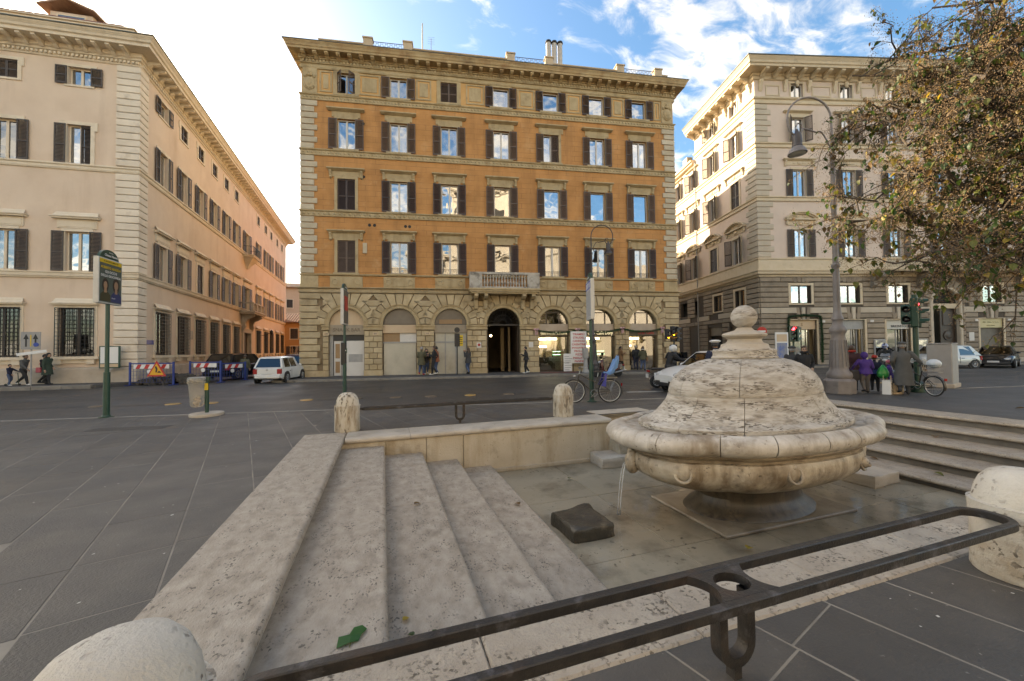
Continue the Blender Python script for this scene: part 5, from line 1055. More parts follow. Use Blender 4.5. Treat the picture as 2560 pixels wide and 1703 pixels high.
# long balcony behind the tree
RF.put('balcony_slab',MB().box(9.3,22.6,-1.15,0,7.5,7.62).box(9.2,22.7,-1.22,0,7.62,7.74).mesh('balcony_slab',m_rt))
mb=MB(); k=0
while 9.4+k*.13<22.5: x=9.4+k*.13; mb.tube([(x,-1.1,7.74),(x+.05,-1.16,8.0),(x-.04,-1.08,8.3),(x,-1.1,8.62)],.011,4); k+=1
mb.box(9.35,22.55,-1.13,-1.07,8.62,8.67); RF.put('balcony_railing',mb.mesh('balcony_railing',m_iron2))
for x in(9.5,13.5,18.0,22.3):
    P=[(0,7.5),(-1.05,7.5),(-1.1,7.3),(-.9,7.1),(-.6,7.05),(-.35,6.8),(-.42,6.5),(-.2,6.3),(0,6.2)]; RF.put('balcony_console',MB().rings([[(x-.16,y,z) for y,z in P],[(x+.16,y,z) for y,z in P]]).ball((x,-.95,7.15),.2,8,6).mesh('balcony_console',mat('grey_console',(.2,.17,.14),(.3,.26,.21),ns=3,rough=.8),50))
# shops of the right building
def shop(i,fasc,goods=True):
    a,b,z0,z1=op[i]; RF.put('shop_fascia',MB().box(a,b,.12,.2,z1-.75,z1).mesh('shop_fascia',fasc)); RF.put('shop_pane',MB().box(a+.05,a+(b-a)*.5,.25,.26,.15,z1-.78).mesh('shop_pane',m_shopg)); RF.put('shop_door',MB().box(a+(b-a)*.5,b-.5,.4,.41,.15,z1-.78).mesh('shop_door',m_shopg)); mb=MB()
    for x in(a+.03,a+(b-a)*.5,b-.5,b-.03): mb.box(x-.03,x+.03,.22,.28,.1,z1-.76)
    RF.put('shop_frame',mb.mesh('shop_frame',m_grey if i else m_wood))
    RF.put('back_wall',MB().box(a-.2,b+.2,2.2,2.25,.1,3.6).mesh('back_wall',m_cafe)); RF.put('light_strip',MB().box(a+.3,b-.3,1.4,1.5,2.85,2.92).mesh('light_strip',m_strip))
    if goods:
        for sh in range(4):
            mb=MB()
            for k in range(10): x=a+.15+k*(b-a-.3)/9.5; mb.box(x,x+.12,1.0,1.2,.35+sh*.55,.35+sh*.55+rnd.uniform(.08,.28))
            mb.box(a+.1,b-.1,.95,1.25,.31+sh*.55,.345+sh*.55); RF.put('shelf_goods',mb.mesh('shelf_goods',(m_cream,m_wht,m_grey,m_brownb)[sh]))
shop(0,m_cream); shop(1,m_grey); shop(2,mat('pale_fascia',(.6,.57,.5),rough=.5)); text(RB,'BIRKENSTOCK',.26,(12.0,.113,3.15),m_black,bold=.006,sx=.95)
text(RB,'S',.34,(3.55,.113,3.35),m_brownb,bold=.01)
a,b,z0,z1=op[4]; RF.put('shop_fascia',MB().box(a,b,.05,.2,z1-.75,z1).mesh('shop_fascia',mat('yellow_fascia',(.6,.52,.28),rough=.5))); m_scr=mat('dull_script_letters',(.3,.27,.13),rough=.6)
for q,(xx,zz,l) in enumerate(((a+.35,z1-.3,.25),(a+.75,z1-.3,.3),(a+1.15,z1-.3,.6),(a+.7,z1-.58,.3),(a+1.05,z1-.58,.35))): RF.put('script_lettering',MB().tube([(xx+l*k/6,.04,zz+(.05 if k%2 else -.03)) for k in range(7)],.014,4).mesh('script_lettering',m_scr))
m_roll=mat('roller_shutter',(.16,.14,.115),(.21,.185,.15),ns=3,rough=.55,metal=.3); mb=MB()
for k in range(32): z=.12+k*.09; mb.box(a+.02,b-.02,.24,.262,z,z+.07)
mb.box(a,b,.262,.28,.1,z1-.75); RF.put('roller_shutter',mb.mesh('roller_shutter',m_roll))
for i in(5,6): a,b,z0,z1=op[i]; RF.put('roller_shutter',MB().box(a,b,.24,.28,.1,z1).mesh('roller_shutter',m_roll))
RF.put('notice_plate',MB().box(17.75,18.2,-.12,-.1,1.9,2.6).mesh('notice_plate',m_wht))
for x in(9.9,13.5): RF.put('display_case',MB().cbox(x-.5,x+.5,-.2,-.09,.55,2.1,.02).mesh('display_case',m_grey)); RF.put('display_pane',MB().box(x-.42,x+.42,-.215,-.203,.65,2.0).mesh('display_pane',m_glass2))
for k,x in enumerate((5.2,9.35,13.2,18.5,21.4)): RF.put('number_plate',MB().box(x-.14,x+.14,-.12,-.085,3.5,3.68).mesh('number_plate',m_wht))
pavement('pavement_right',[(25.5,21.8),(60,12.4),(62,18),(33,40),(26.5,27)],.12,kerb=((25.6,21.8),(60,12.4)))
# lower wing further down the side street
WB=thing('apartment_building','lower sunlit pale wing behind the right-hand corner building','building',(28.76,23.08,0),R(-15.3)); WF=Fac(WB,0,0,R(-90))
wx=[-9.75,-12.9,-16.0]; hs=[]
for x in wx: hs+=[(x-.53,x+.53,18.26,20.1),(x-.56,x+.56,13.78,16.0),(x-.58,x+.58,8.84,11.07)]
WF.put('wall',wall(MB(),-RD-9.5,-RD,7.2,21.2,hs,.3).mesh('wall',m_rp)); WF.put('ground_floor_wall',wall(MB(),-RD-9.5,-RD,0,7.2,[(x-.66,x+.66,5.0,6.5) for x in(-9.95,-12.15,-15.3)],.3).mesh('ground_floor_wall',m_rj))
mb=MB(); mb.quad((-RD-9.5,.9,0),(-RD,.9,0),(-RD,.9,21),(-RD,.9,21)) if False else mb.quad((-RD-9.5,.9,0),(-RD,.9,0),(-RD,.9,21),(-RD-9.5,.9,21)); WF.put('interior',mb.mesh('interior',m_dark))
for i,x in enumerate(wx):
    kw=dict(sashm=m_white,wm=m_rt,st=0,pm=m_glass2)
    window(WF,x,18.26,1.06,1.84,shut='angled',sm=m_shutB,sw=.52,hood='slab',hz=.4,hw=2.2,fwd=.2,sill=False,**kw); window(WF,x,13.78,1.12,2.22,shut='angled',sm=m_shutC,sw=.56,hood='ornate',hz=.8,hw=2.5,fwd=.18,sill=False,**kw); window(WF,x,8.84,1.16,2.23,shut='angled',sm=m_shutC,sw=.58,hood='arch',hz=.85,hw=2.6,fwd=.18,sill=False,**kw)
WF.put('cornice',MB().box(-RD-9.5,-RD,-.35,0,20.9,21.1).box(-RD-9.5,-RD,-.5,0,21.1,21.3).mesh('cornice',m_rt)); WF.put('parapet_pier',MB().box(-11.5,-10.6,-.1,.5,21.3,22.3).mesh('parapet_pier',m_par))
mb=MB(); mb.tube([(-9.05,-.12,20.9),(-9.05,-.12,.2)],.06,8); WF.put('downpipe',mb.mesh('downpipe',m_grey,40))
mb=MB(); mb.quad((-RD-9.5,0,21.25),(-RD,0,21.25),(-RD,10,21.25),(-RD-9.5,10,21.25)); mb.quad((-RD-9.5,0,0),(-RD-9.5,10,0),(-RD-9.5,10,21.25),(-RD-9.5,0,21.25)); WF.put('roof',mb.mesh('roof',m_lead))
# ------------------------------------------------------------------ houses closing the side street
def far_house(label,x0,x1,y,h,m,roofh,wins,d=8):
    t=thing('far_house',label,'house',((x0+x1)/2,y,0)); w_=(x1-x0)/2; f=Fac(t)
    f.put('wall',wall(MB(),-w_,w_,0,h,[(a-.5,a+.5,z,z+1.5) for a,z in wins],.2).quad((-w_,0,0),(-w_,d,0),(-w_,d,h),(-w_,0,h)).quad((w_,0,0),(w_,d,0),(w_,d,h),(w_,0,h)).mesh('wall',m)); f.put('interior',MB().quad((-w_,.5,0),(w_,.5,0),(w_,.5,h),(-w_,.5,h)).mesh('interior',m_dark))
    for k,(a,z) in enumerate(wins):
        wi=f.put('window',cached('fw',lambda:MB().box(-.6,-.5,-.03,0,0,1.5).box(.5,.6,-.03,0,0,1.5).box(-.6,.6,-.03,0,1.5,1.6).box(-.65,.65,-.08,0,-.1,0).mesh('window',m_ptrim)),a,0,z)
        if k%3: f.put('shutter',shutter_me(.5,1.5,m_shutC),-.25,.03,0,parent=wi); f.put('shutter',shutter_me(.5,1.5,m_shutC),.25,.03,0,parent=wi)
        else: f.put('shutter',shutter_me(.5,1.5,m_shutC),-.78,-.04,0,parent=wi); f.put('shutter',shutter_me(.5,1.5,m_shutC),.78,-.04,0,parent=wi); f.put('pane',MB().box(-.5,.5,.15,.16,0,1.5).mesh('pane',m_glass2),parent=wi)
    f.put('roof',MB().add([(-w_-.3,-.5,h),(w_+.3,-.5,h),(w_+.3,d*.5,h+roofh),(-w_-.3,d*.5,h+roofh),(-w_-.3,d,h),(w_+.3,d,h)],[(0,1,2,3),(3,2,5,4),(0,3,4),(1,5,2)]).mesh('roof',m_roof))
    if roofh>.8:
        rt_=cached(('rt',round(roofh,2),d),lambda:MB().tube([(0,-.55,h+.02),(0,d*.5,h+roofh+.02)],.11,6).mesh('roof_tile',m_roof,60)); k=0
        while k*.34<x1-x0+.5: f.put('roof_tile',rt_,-w_-.2+k*.34); k+=1
    return t
far_house('tall pink house closing the narrow side street',-24,-9,80,13.5,mat('far_pink_plaster',(.6,.43,.31),(.66,.49,.37),ns=.5,rough=.9),1.4,[(-2+q*2.4,z) for q in range(4) for z in(2.5,6,9.8)])
far_house('low orange house with tiled roof at the end of the side street',-15,-6.4,64,6.0,mat('far_orange_plaster',(.55,.28,.11),(.62,.33,.14),ns=.5,rough=.9),1.6,[(-1.6+q*2,z) for q in range(3) for z in(1.0,3.6)])
# ------------------------------------------------------------------ church across the square (behind the viewer, seen mirrored in the panes)
CH=thing('church','tall pale church front standing across the square, mirrored in windows','church',(4,-30,0),R(180)); m_ch=mat('church_travertine',(.5,.44,.36),(.6,.53,.44),ns=.6,rough=.85,dirt=((.4,.33,.25),.5,.55,.5)); cf=Fac(CH)
cf.put('wall',wall(MB(),-17,17,0,22,[(-1.8,1.8,.5,7),(-9.5,-7.2,.5,5),(7.2,9.5,.5,5)],.6).mesh('wall',m_ch)); cf.put('upper_wall',MB().box(-9,9,0,4,22,36).mesh('upper_wall',m_ch)); cf.put('wing',MB().box(-42,-17,1,20,0,19).mesh('wing',m_ch)); cf.put('wing',MB().box(17,42,1,20,0,19).mesh('wing',m_ch)); cf.put('body',MB().box(-17,17,1,30,0,21).mesh('body',m_ch))  # side wings are unseen, added to block light from the low sky
for x in(-16,-13,-11.5,-6,-4,4,6,11.5,13,16): cf.put('pilaster',MB().box(x-.6,x+.6,-.5,0,0,19.5).box(x-.8,x+.8,-.6,0,19.5,20.6).mesh('pilaster',m_ch))
for z,hw_ in((20.6,17.4),(34,9.4)): cf.put('entablature',MB().box(-hw_,hw_,-.7,0,z,z+.7).box(-hw_-.4,hw_+.4,-1.2,0,z+.7,z+1.6).mesh('entablature',m_ch))
for x in(-8,-4.6,4.6,8): cf.put('pilaster',MB().box(x-.5,x+.5,-.4,0,22.2,34).mesh('pilaster',m_ch))
cf.put('pediment',MB().plate([(-9.6,35.6),(9.6,35.6),(0,39.5)],-.8,0).mesh('pediment',m_ch)); cf.put('window',MB().box(-2,2,-.05,.2,24,31).mesh('window',m_dark))
for a,b,h in((-1.8,1.8,7),(-9.5,-7.2,5),(7.2,9.5,5)): cf.put('door',MB().box(a,b,.3,.4,.5,h).mesh('door',m_wood)); cf.put('door_pediment',MB().plate([(a-.8,h+.5),(b+.8,h+.5),((a+b)/2,h+1.9)],-.5,0).mesh('door_pediment',m_ch))
# ------------------------------------------------------------------ street furniture
m_gpaint=mat('dark_green_paint',(.012,.05,.032),(.02,.07,.045),ns=6,rough=.4,var=.05); m_alu=mat('pale_aluminium',(.62,.6,.55),(.55,.53,.48),ns=5,rough=.45); m_yel=mat('yellow_print',(.75,.5,.02),rough=.4); m_wprint=mat('white_print',(.78,.77,.74),rough=.5); m_bprint=mat('black_print',(.015,.015,.015),rough=.5); m_rprint=mat('red_print',(.55,.03,.025),rough=.45); m_blprint=mat('blue_print',(.03,.07,.35),rough=.45); m_gry=mat('grey_paint',(.32,.31,.29),(.38,.36,.34),ns=4,rough=.6,dirt=((.22,.2,.18),2,.6,.5))
def disc(name,parent,r,loc,m,rz=0,th=.012,n=24):
    me=MB().lathe([(r,0),(r,th)],n).mesh(name,m); return ob(name,me,parent,M=T(*loc)@RZ(rz)@Matrix.Rotation(pi/2,4,'X'))
def bus_sign(label,x,y,az,ztop,H,Wd,face):
    """tall green post with a lightbox; the box runs along azimuth az; local x along the box, local -y the printed side"""
    t=thing('bus_stop_sign',label,'bus stop',(x,y,0)); rz=R(90-az); 
    MB().cyl((0,0,0),(0,0,ztop-H),.045,n=14).cyl((0,0,0),(0,0,1.15),.068,n=14).obj('post',m_gpaint,t,smooth=40); MB().lathe([(.15,0),(.15,.02),(.09,.03),(.08,.06)],16).obj('base_plate',m_gpaint,t,smooth=40)
    q=ob('lightbox',MB().cbox(-Wd/2,Wd/2,-.055,.055,ztop-H,ztop,.008).mesh('lightbox',m_alu),t,M=RZ(rz))
    n=14; ob('arched_top',MB().plate([(Wd*.4*cos(pi*k/n),ztop+.24*sin(pi*k/n)) for k in range(n+1)],-.03,.03).mesh('arched_top',m_gpaint),t,M=RZ(rz))
    s=-1 if face>0 else 1
    def plate(name,x0,x1,z0,z1,m,e=.004): return ob(name,MB().box(x0,x1,min(s*.055,s*(.055+e)),max(s*.055,s*(.055+e)),z0,z1).mesh(name,m),t,M=RZ(rz))
    def tx(sv,size,xx,zz,m,sx=1.0,bold=.0): text(t,sv,size,tuple((RZ(rz)@Vector((xx,s*.062,zz)))[:]),m,rz=rz+(0 if s<0 else pi),sx=sx,bold=bold,depth=.001)
    return t,plate,tx,rz,s
z1=4.06
t,plate,tx,rz,s=bus_sign('green bus stop sign with a book poster at the left of the square',-6.72,12.75,1,z1,1.16,.88,1)
plate('poster',-.41,.41,z1-1.12,z1-.03,mat('poster_teal',(.05,.085,.08),(.085,.115,.1),ns=3,rough=.3)); plate('yellow_strip',-.41,.41,z1-.13,z1-.03,m_yel,.005); tx('IL NUOVO LIBRO DI',.06,0,z1-.08,m_bprint); tx('ALBERTO ANGELA',.088,0,z1-.24,m_yel,bold=.002); tx('GLI OCCHI',.09,0,z1-.35,m_wprint,bold=.002); tx('DELLA GIOCONDA',.085,0,z1-.45,m_wprint,bold=.002)
def bust(xx,zb,hc,cc,sk,sc_):
    plate_=lambda nm,poly,m,e:ob(nm,MB().plate(poly,s*(.0555),s*(.0555+e)).mesh(nm,m),t,M=RZ(rz)); E_=lambda cx_,cz,a,b:[(cx_+a*cos(R(q)),cz+b*sin(R(q))) for q in range(0,360,24)]
    plate_('printed_hair',E_(xx,zb+.32*sc_,.13*sc_,.2*sc_),hc,.0055); plate_('printed_shoulders',[(xx-.2*sc_,zb-.12),(xx-.19*sc_,zb+.05),(xx-.09*sc_,zb+.14*sc_),(xx+.09*sc_,zb+.14*sc_),(xx+.2*sc_,zb+.05),(xx+.21*sc_,zb-.12)],cc,.006); plate_('printed_face',E_(xx,zb+.32*sc_,.075*sc_,.11*sc_),sk,.0068); plate_('printed_neck',[(xx-.05,zb+.1),(xx+.05,zb+.1),(xx+.04,zb+.24),(xx-.04,zb+.24)],sk,.0062)
m_skinp=mat('printed_skin',(.42,.24,.14),rough=.5); m_hairp=mat('printed_dark_hair',(.03,.018,.012),rough=.5)
bust(-.2,z1-.98,m_hairp,mat('printed_olive_cloth',(.05,.045,.015),rough=.5),m_skinp,.9); bust(.2,z1-.98,m_hairp,mat('printed_navy_cloth',(.02,.035,.14),rough=.5),m_skinp,1.0); tx('Rizzoli',.05,.1,z1-1.0,m_wprint)
tx('Chiesa Nuova',.085,0,z1+.08,m_wprint,bold=.002); tx('Fermata',.045,0,z1+.16,m_wprint)
z1=3.98
t,plate,tx,rz,s=bus_sign('green bus stop sign seen edge-on behind the far left bollard',-1.38,16.1,6,z1,1.35,.9,1); plate('poster',-.41,.41,z1-1.3,z1-.03,mat('poster_dark',(.05,.05,.055),(.08,.075,.075),ns=3,rough=.3)); plate('red_panel',-.3,.3,z1-.8,z1-.25,m_rprint,.006); tx('Chiesa Nuova',.085,0,z1+.08,m_wprint)
ob('arrow_sticker',MB().box(-.09,.09,-.05,-.046,1.55,1.73).mesh('arrow_sticker',m_gpaint),t); text(t,'>',.2,(0,-.052,1.64),m_wprint,bold=.01)
MB().cbox(-.13,.05,-.06,.06,1.1,1.95,.02).obj('ticket_box',m_bprint,t)
z1=3.68
t,plate,tx,rz,s=bus_sign('green bus stop sign with blue header standing behind the bicycle',6.02,10.42,21,z1,1.2,.92,-1); plate('timetable',-.43,.43,z1-1.17,z1-.03,mat('timetable_grey',(.5,.5,.49),(.42,.42,.42),ns=14,rough=.4)); plate('blue_header',-.43,.43,z1-.28,z1-.04,m_blprint,.006); [plate('printed_figure',-.3+k*.26,-.16+k*.26,z1-.24,z1-.08,m_wprint,.0075) for k in range(3)]
for k in range(5): plate('printed_column',-.38+k*.16,-.26+k*.16,z1-1.1,z1-.34,mat('timetable_print',(.3,.3,.3),(.45,.45,.45),ns=30,rough=.5),.0055)
tx('Chiesa Nuova',.08,0,z1+.08,m_wprint)
# litter bin with a hanging clear bag
t=thing('litter_bin','green post litter bin with a hanging clear plastic bag','litter bin',(-4.3,12.0,0)); MB().cyl((0,0,.05),(0,0,.98),.045,n=12).obj('post',m_gpaint,t,smooth=40); MB().lathe([(.36,0),(.37,.04),(.36,.075),(.1,.085)],28).obj('stone_base',m_trav,t,smooth=40)
MB().lathe([(.19,.93),(.2,.95),(.2,.99),(.17,1.0),(.165,.95)],20,-.2,-.02).obj('hoop',m_grey,t,smooth=40); MB().box(-.06,.06,-.06,.06,.9,1.0).obj('bracket',m_gpaint,t); MB().box(-.04,.04,-.052,-.046,.66,.84).obj('sticker',m_yel,t)
m_bag=bpy.data.materials.new('clear_plastic_bag'); m_bag.use_nodes=True; nt=m_bag.node_tree; b_=nt.nodes['Principled BSDF']; b_.inputs['Base Color'].default_value=(.5,.45,.37,1); b_.inputs['Roughness'].default_value=.25; b_.inputs['Alpha'].default_value=.42
bm=bmesh.new(); rs=[]
for i,(r,z) in enumerate(((.19,.97),(.21,.9),(.17,.75),(.155,.55),(.15,.4),(.14,.3),(.1,.24),(.03,.23))):
    rs.append([(-.2+r*cos(2*pi*j/28)*(1+.1*sin(j*2.7+i)),-.02+r*sin(2*pi*j/28)*(1+.1*cos(j*1.9+i*2)),z+.012*sin(j*1.3)) for j in range(28)])
bm.free(); MB().rings(rs,cap0=False).obj('plastic_bag',m_bag,t,smooth=35)
mb=MB()
for k in range(5): mb.ball((-.24+rnd.uniform(-.06,.1),-.02+rnd.uniform(-.06,.06),.3+k*.045),.06,8,6,1,.8,.8)
mb.obj('rubbish',m_cream,t,smooth=180)
# direction sign, notice board on the left pavement
t=thing('traffic_sign','grey post with lane arrow panel and slanted street plate','traffic sign',(-16.15,25.2,.15)); MB().cyl((0,0,0),(0,0,2.55),.03,n=8).obj('post',m_gry,t,smooth=40); MB().box(-.36,.36,-.045,-.03,1.75,2.6).obj('panel',m_gry,t)
for x in(-.17,.17): MB().plate([(x-.03,1.88),(x+.03,1.88),(x+.03,2.25),(x+.1,2.25),(x,2.5),(x-.1,2.25),(x-.03,2.25)],-.052,-.046).obj('arrow',m_bprint,t)
MB().box(-.02,.02,-.052,-.046,1.9,2.45).obj('arrow_stripe',m_yel,t); disc('bus_roundel',t,.1,(.2,-.053,1.98),m_blprint); ob('street_plate',MB().cbox(-.55,.55,-.03,.0,-.07,.07,.01).mesh('street_plate',m_wprint),t,M=T(.05,-.05,1.58)@Matrix.Rotation(R(-9),4,'Y'))
t=thing('notice_board','framed notice board on a grey leg beside the palazzo corner','notice board',(-13.35,25.55,.1)); MB().cyl((0,0,0),(0,0,1.0),.035,n=8).obj('leg',m_gry,t,smooth=40); MB().cbox(-.42,.42,-.05,.05,.8,1.95,.02).obj('frame',m_gpaint,t); MB().box(-.36,.36,-.056,-.05,1.06,1.9).obj('notice',m_wprint,t); MB().box(-.36,.36,-.056,-.05,.86,1.02).obj('notice',m_cream,t); MB().plate([(-.2,.8),(.2,.8),(.04,.7),(-.04,.7)],-.03,.03).obj('bracket',m_gry,t)
# road works: barriers, sign, rubble
m_navy=mat('navy_barrier_paint',(.02,.04,.2),(.03,.06,.26),ns=6,rough=.5); m_rubble=mat('dark_rubble',(.05,.045,.04),(.12,.105,.09),ns=6,rough=.9,bump=.6,bs=25)
def barrier(label,p,q,h=1.15):
    p,q=Vector(p),Vector(q); Ln=(q-p).length; t=thing('barrier',label,'barrier',(p.x,p.y,0),math.atan2(q.y-p.y,q.x-p.x),'road work barriers')
    for x in(0,Ln): MB().box(x-.04,x+.04,-.03,.03,0,h+.05).obj('post',m_navy,t); MB().box(x-.06,x+.06,-.25,.25,0,.03).obj('foot',m_navy,t)
    mb=MB(); n=int(Ln/.16)
    for k in range(n+1): mb.box(Ln*k/n-.005,Ln*k/n+.005,-.006,.006,.15,h-.05)
    for k in range(6): mb.box(0,Ln,-.008,.008,.15+k*(h-.2)/5-.006,.15+k*(h-.2)/5+.006)
    mb.box(0,Ln,-.018,.018,h-.06,h); mb.obj('mesh_panel',m_navy,t)
    MB().box(.2,Ln-.2,-.032,-.02,h-.3,h-.08).obj('warning_board',m_wprint,t); k=0
    while .3+k*.42<Ln-.5: x=.3+k*.42; MB().plate([(x,h-.298),(x+.2,h-.298),(x+.32,h-.082),(x+.12,h-.082)],-.036,-.033).obj('red_stripe',m_rprint,t); k+=1
    disc('round_plate',t,.11,(Ln*.5-.1,-.03,h-.45),m_wprint)
barrier('blue mesh barrier with red and white board in front of the rubble, nearest the corner',(-12.35,25.2),(-10.25,24.55)); barrier('blue mesh barrier with red and white board beside the black parked car',(-9.95,25.6),(-8.4,25.15)); barrier('short blue mesh barrier set behind the other two',(-8.55,25.7),(-7.75,26.9),1.05)
t=thing('road_work_sign','triangular orange and red road works sign leaning on the barrier','traffic sign',(-10.9,24.45,.05),R(-14))
def tri(a,z0,y0,y1): return MB().plate([(-a,z0),(a,z0),(0,z0+a*1.732)],y0,y1)
tri(.46,.42,-.02,0).obj('red_border',m_rprint,t); tri(.34,.49,-.026,-.0205).obj('yellow_field',mat('orange_yellow_print',(.8,.4,.02),rough=.4),t); MB().plate([(-.05,.62),(.02,.62),(.05,.8),(.0,.93),(-.08,.92),(-.03,.78)],-.031,-.027).obj('pictogram',m_bprint,t); MB().plate([(.03,.6),(.24,.6),(.13,.7)],-.031,-.027).obj('pictogram',m_bprint,t)
for x in(-.2,.2): MB().cyl((x,.0,.45),(x,.25,-.05),.012,n=6).obj('leg',m_iron2,t)
for x in(-.25,.25): MB().cyl((x*.8,-.01,.45),(x,-.12,-.05),.012,n=6).obj('leg',m_iron2,t)
t=thing('rubble_heap','heap of dark broken paving stones behind the barriers','rubble',(-10.6,25.6,0))
for k in range(70):
    a=rnd.uniform(0,2*pi); q=rnd.random()**.5; x,y=q*1.75*cos(a),q*.55*sin(a); hz=max(0,.55*(1-q))*rnd.uniform(.5,1)
    if k<8: rub=[rough_block(rnd.uniform(.25,.42),rnd.uniform(.2,.32),rnd.uniform(.15,.25),2,.03,k)] if k==0 else rub+[rough_block(rnd.uniform(.2,.42),rnd.uniform(.2,.32),rnd.uniform(.15,.25),2,.03,k)]; rub[k].materials.append(m_rubble)
    o=ob('broken_stone',rub[k%8],t,(x,y,hz-.04),rnd.uniform(0,6)); o.rotation_euler.x=rnd.uniform(-.4,.4)
# bus pole with yellow plate in front of the papered window
def local_at(s_,d): return opt(s_,d)
x,y=opt(9.38,.9); t=thing('bus_pole','thin grey bus pole with round black head and yellow plate','bus stop',(x,y,.1),R(-9.5)); MB().cyl((0,0,0),(0,0,2.55),.035,n=8).obj('post',m_iron2,t,smooth=40); MB().cbox(-.16,.16,-.12,.02,1.75,2.55,.02).obj('case',m_bprint,t); MB().box(.1,.36,-.05,-.03,1.78,2.45).obj('yellow_plate',m_yel,t); disc('head',t,.17,(0,-.02,2.78),m_bprint)
for k in range(4): MB().box(.13,.33,-.056,-.051,1.9+k*.13,1.94+k*.13).obj('printed_line',m_bprint,t)
# ------------------------------------------------------------------ lamps
m_lampg=mat('grey_lamp_paint',(.2,.17,.155),(.27,.235,.215),ns=4,rough=.5,dirt=((.1,.085,.07),3,.58,.6)); m_lampd=mat('dark_lamp_paint',(.05,.04,.04),(.08,.065,.06),ns=4,rough=.5); m_lglass=mat('frosted_lamp_glass',(.6,.58,.5),rough=.25)
def crook_lamp(label,x,y,H,m,rz,glow=False):
    t=thing('street_lamp',label,'street lamp',(x,y,0),rz)
    oct_=MB().lathe([(.44,0),(.44,.42),(.4,.47),(.36,.5)],8); oct_.obj('plinth',m,t)
    pr=[(.33,.5),(.36,.58),(.34,.68),(.27,.76),(.25,.85),(.245,1.0),(.2,1.85),(.19,2.0),(.23,2.06),(.25,2.14),(.22,2.22),(.16,2.3),(.14,2.45),(.17,2.5),(.16,2.56),(.13,2.62),(.105,2.8)]
    MB().lathe(pr,28).obj('pedestal',m,t,smooth=40)
    for k in range(14):
        a=2*pi*k/14; MB().tube([(.262*cos(a),.262*sin(a),.88),(.215*cos(a),.215*sin(a),1.8)],.014,5).obj('flute',m,t,smooth=60)
    MB().lathe([(.105,2.8),(.092,4.2),(.09,4.25),(.125,4.3),(.125,4.38),(.085,4.42),(.075,H*.62),(.1,H*.62+.06),(.105,H*.62+.16),(.075,H*.62+.22),(.062,H*.8),(.085,H*.8+.04),(.085,H*.8+.1),(.05,H*.8+.18)],16).obj('shaft',m,t,smooth=40)
    z0=H*.8+.1; rr=H*.075
    P=[(0,0,z0-.2),(0,0,z0+(H-z0)*.45)]+[(-rr+rr*cos(R(q)),0,H-rr+rr*1.0*sin(R(q))) for q in range(0,201,15)]
    e=P[-1]; P+=[(e[0]+.05,0,e[2]-.2),(e[0]+.18,0,e[2]-.34),(e[0]+.4,0,e[2]-.34),(e[0]+.52,0,e[2]-.15),(e[0]+.46,0,e[2]+.03),(e[0]+.34,0,e[2]+.06),(e[0]+.28,0,e[2]-.06)]
    MB().tube(P,[.042,.04]+[.033]*(len(P)-6)+[.028,.025,.022,.02],8).obj('crook',m,t,smooth=60)
    P2=[(0,0,z0+.1)]+[(-.1-.45*q,0,z0+.25+.5*sin(q*2.2)) for q in(.1,.3,.5,.7,.9)]+[(e[0]+.5,0,e[2]-.12)]
    MB().tube(P2,.025,6).obj('brace_scroll',m,t,smooth=60)
    lx,lz=e[0]+.3,e[2]-.3
    MB().lathe([(.03,lz+.15),(.06,lz+.05),(.1,lz),(.13,lz-.08),(.15,lz-.34),(.14,lz-.4),(.16,lz-.46)],16,lx).obj('lamp_neck',m_lampd,t,smooth=40)
    MB().lathe([(.13,lz-.45),(.21,lz-.53),(.27,lz-.65),(.285,lz-.71),(.25,lz-.69),(.1,lz-.55)],24,lx).obj('lamp_shade',m,t,smooth=60); MB().lathe([(.25,lz-.7),(.17,lz-.75),(.05,lz-.78)],20,lx).obj('lamp_glass',m_lglass,t,smooth=60)
crook_lamp('tall grey crook street lamp standing in front of the tree',14.72,8.98,10.2,m_lampg,R(-18)); crook_lamp('slim dark street lamp in front of the ochre building',13.2,22.6,9.85,m_lampd,R(165))
# ------------------------------------------------------------------ traffic lights
m_tred=mat('red_signal_lit',(1,.05,.05),emit=((1,.03,.05),6)); m_tamb=mat('amber_signal_lit',(1,.5,.05),emit=((1,.4,.02),6)); m_lens=mat('dark_signal_lens',(.03,.02,.02),rough=.2)
def signal_head(t,loc,rz,lit,n=3,m=m_gpaint):
    M0=T(*loc)@RZ(rz)
    ob('signal_box',MB().cbox(-.14,.14,-.1,.1,0,.33*n,.03).mesh('signal_box',m),t,M=M0)
    for k in range(n):
        z=.165+.33*(n-1-k); mm=lit[1] if k==lit[0] else m_lens
        ob('lens',MB().lathe([(.1,0),(.09,.015),(.04,.03)],16).mesh('lens',mm,60),t,M=M0@T(0,-.1,z)@Matrix.Rotation(pi/2,4,'X'))
        a=[(-.115+.0*0+.115-.115*cos(R(q)),.115*sin(R(q))) for q in range(0,181,18)]
        V=[];F_=[]
        for x,zz in [(-.115*cos(R(q)),.115*sin(R(q))) for q in range(-25,206,21)]: V+=[(x,-.1,zz),(x*.95,-.1-(.24 if zz>0 else .13),zz*.95)]
        for i in range(len(V)//2-1): F_.append((2*i,2*i+2,2*i+3,2*i+1))
        ob('visor',MB().add(V,F_).mesh('visor',m,60),t,M=M0@T(0,0,z))
t=thing('traffic_light','large green traffic light on a post showing red beside the grey coat','traffic light',(17.25,8.15,0)); MB().cyl((0,0,0),(0,0,3.32),.075,n=12).lathe([(.2,0),(.2,.3),(.1,.36)],12).obj('post',m_gpaint,t,smooth=40); signal_head(t,(-.28,-.12,2.2),R(28),(0,m_tred)); signal_head(t,(.24,.1,2.2),R(120),(9,m_lens)); signal_head(t,(-.34,.05,2.3),R(-70),(9,m_lens),2)
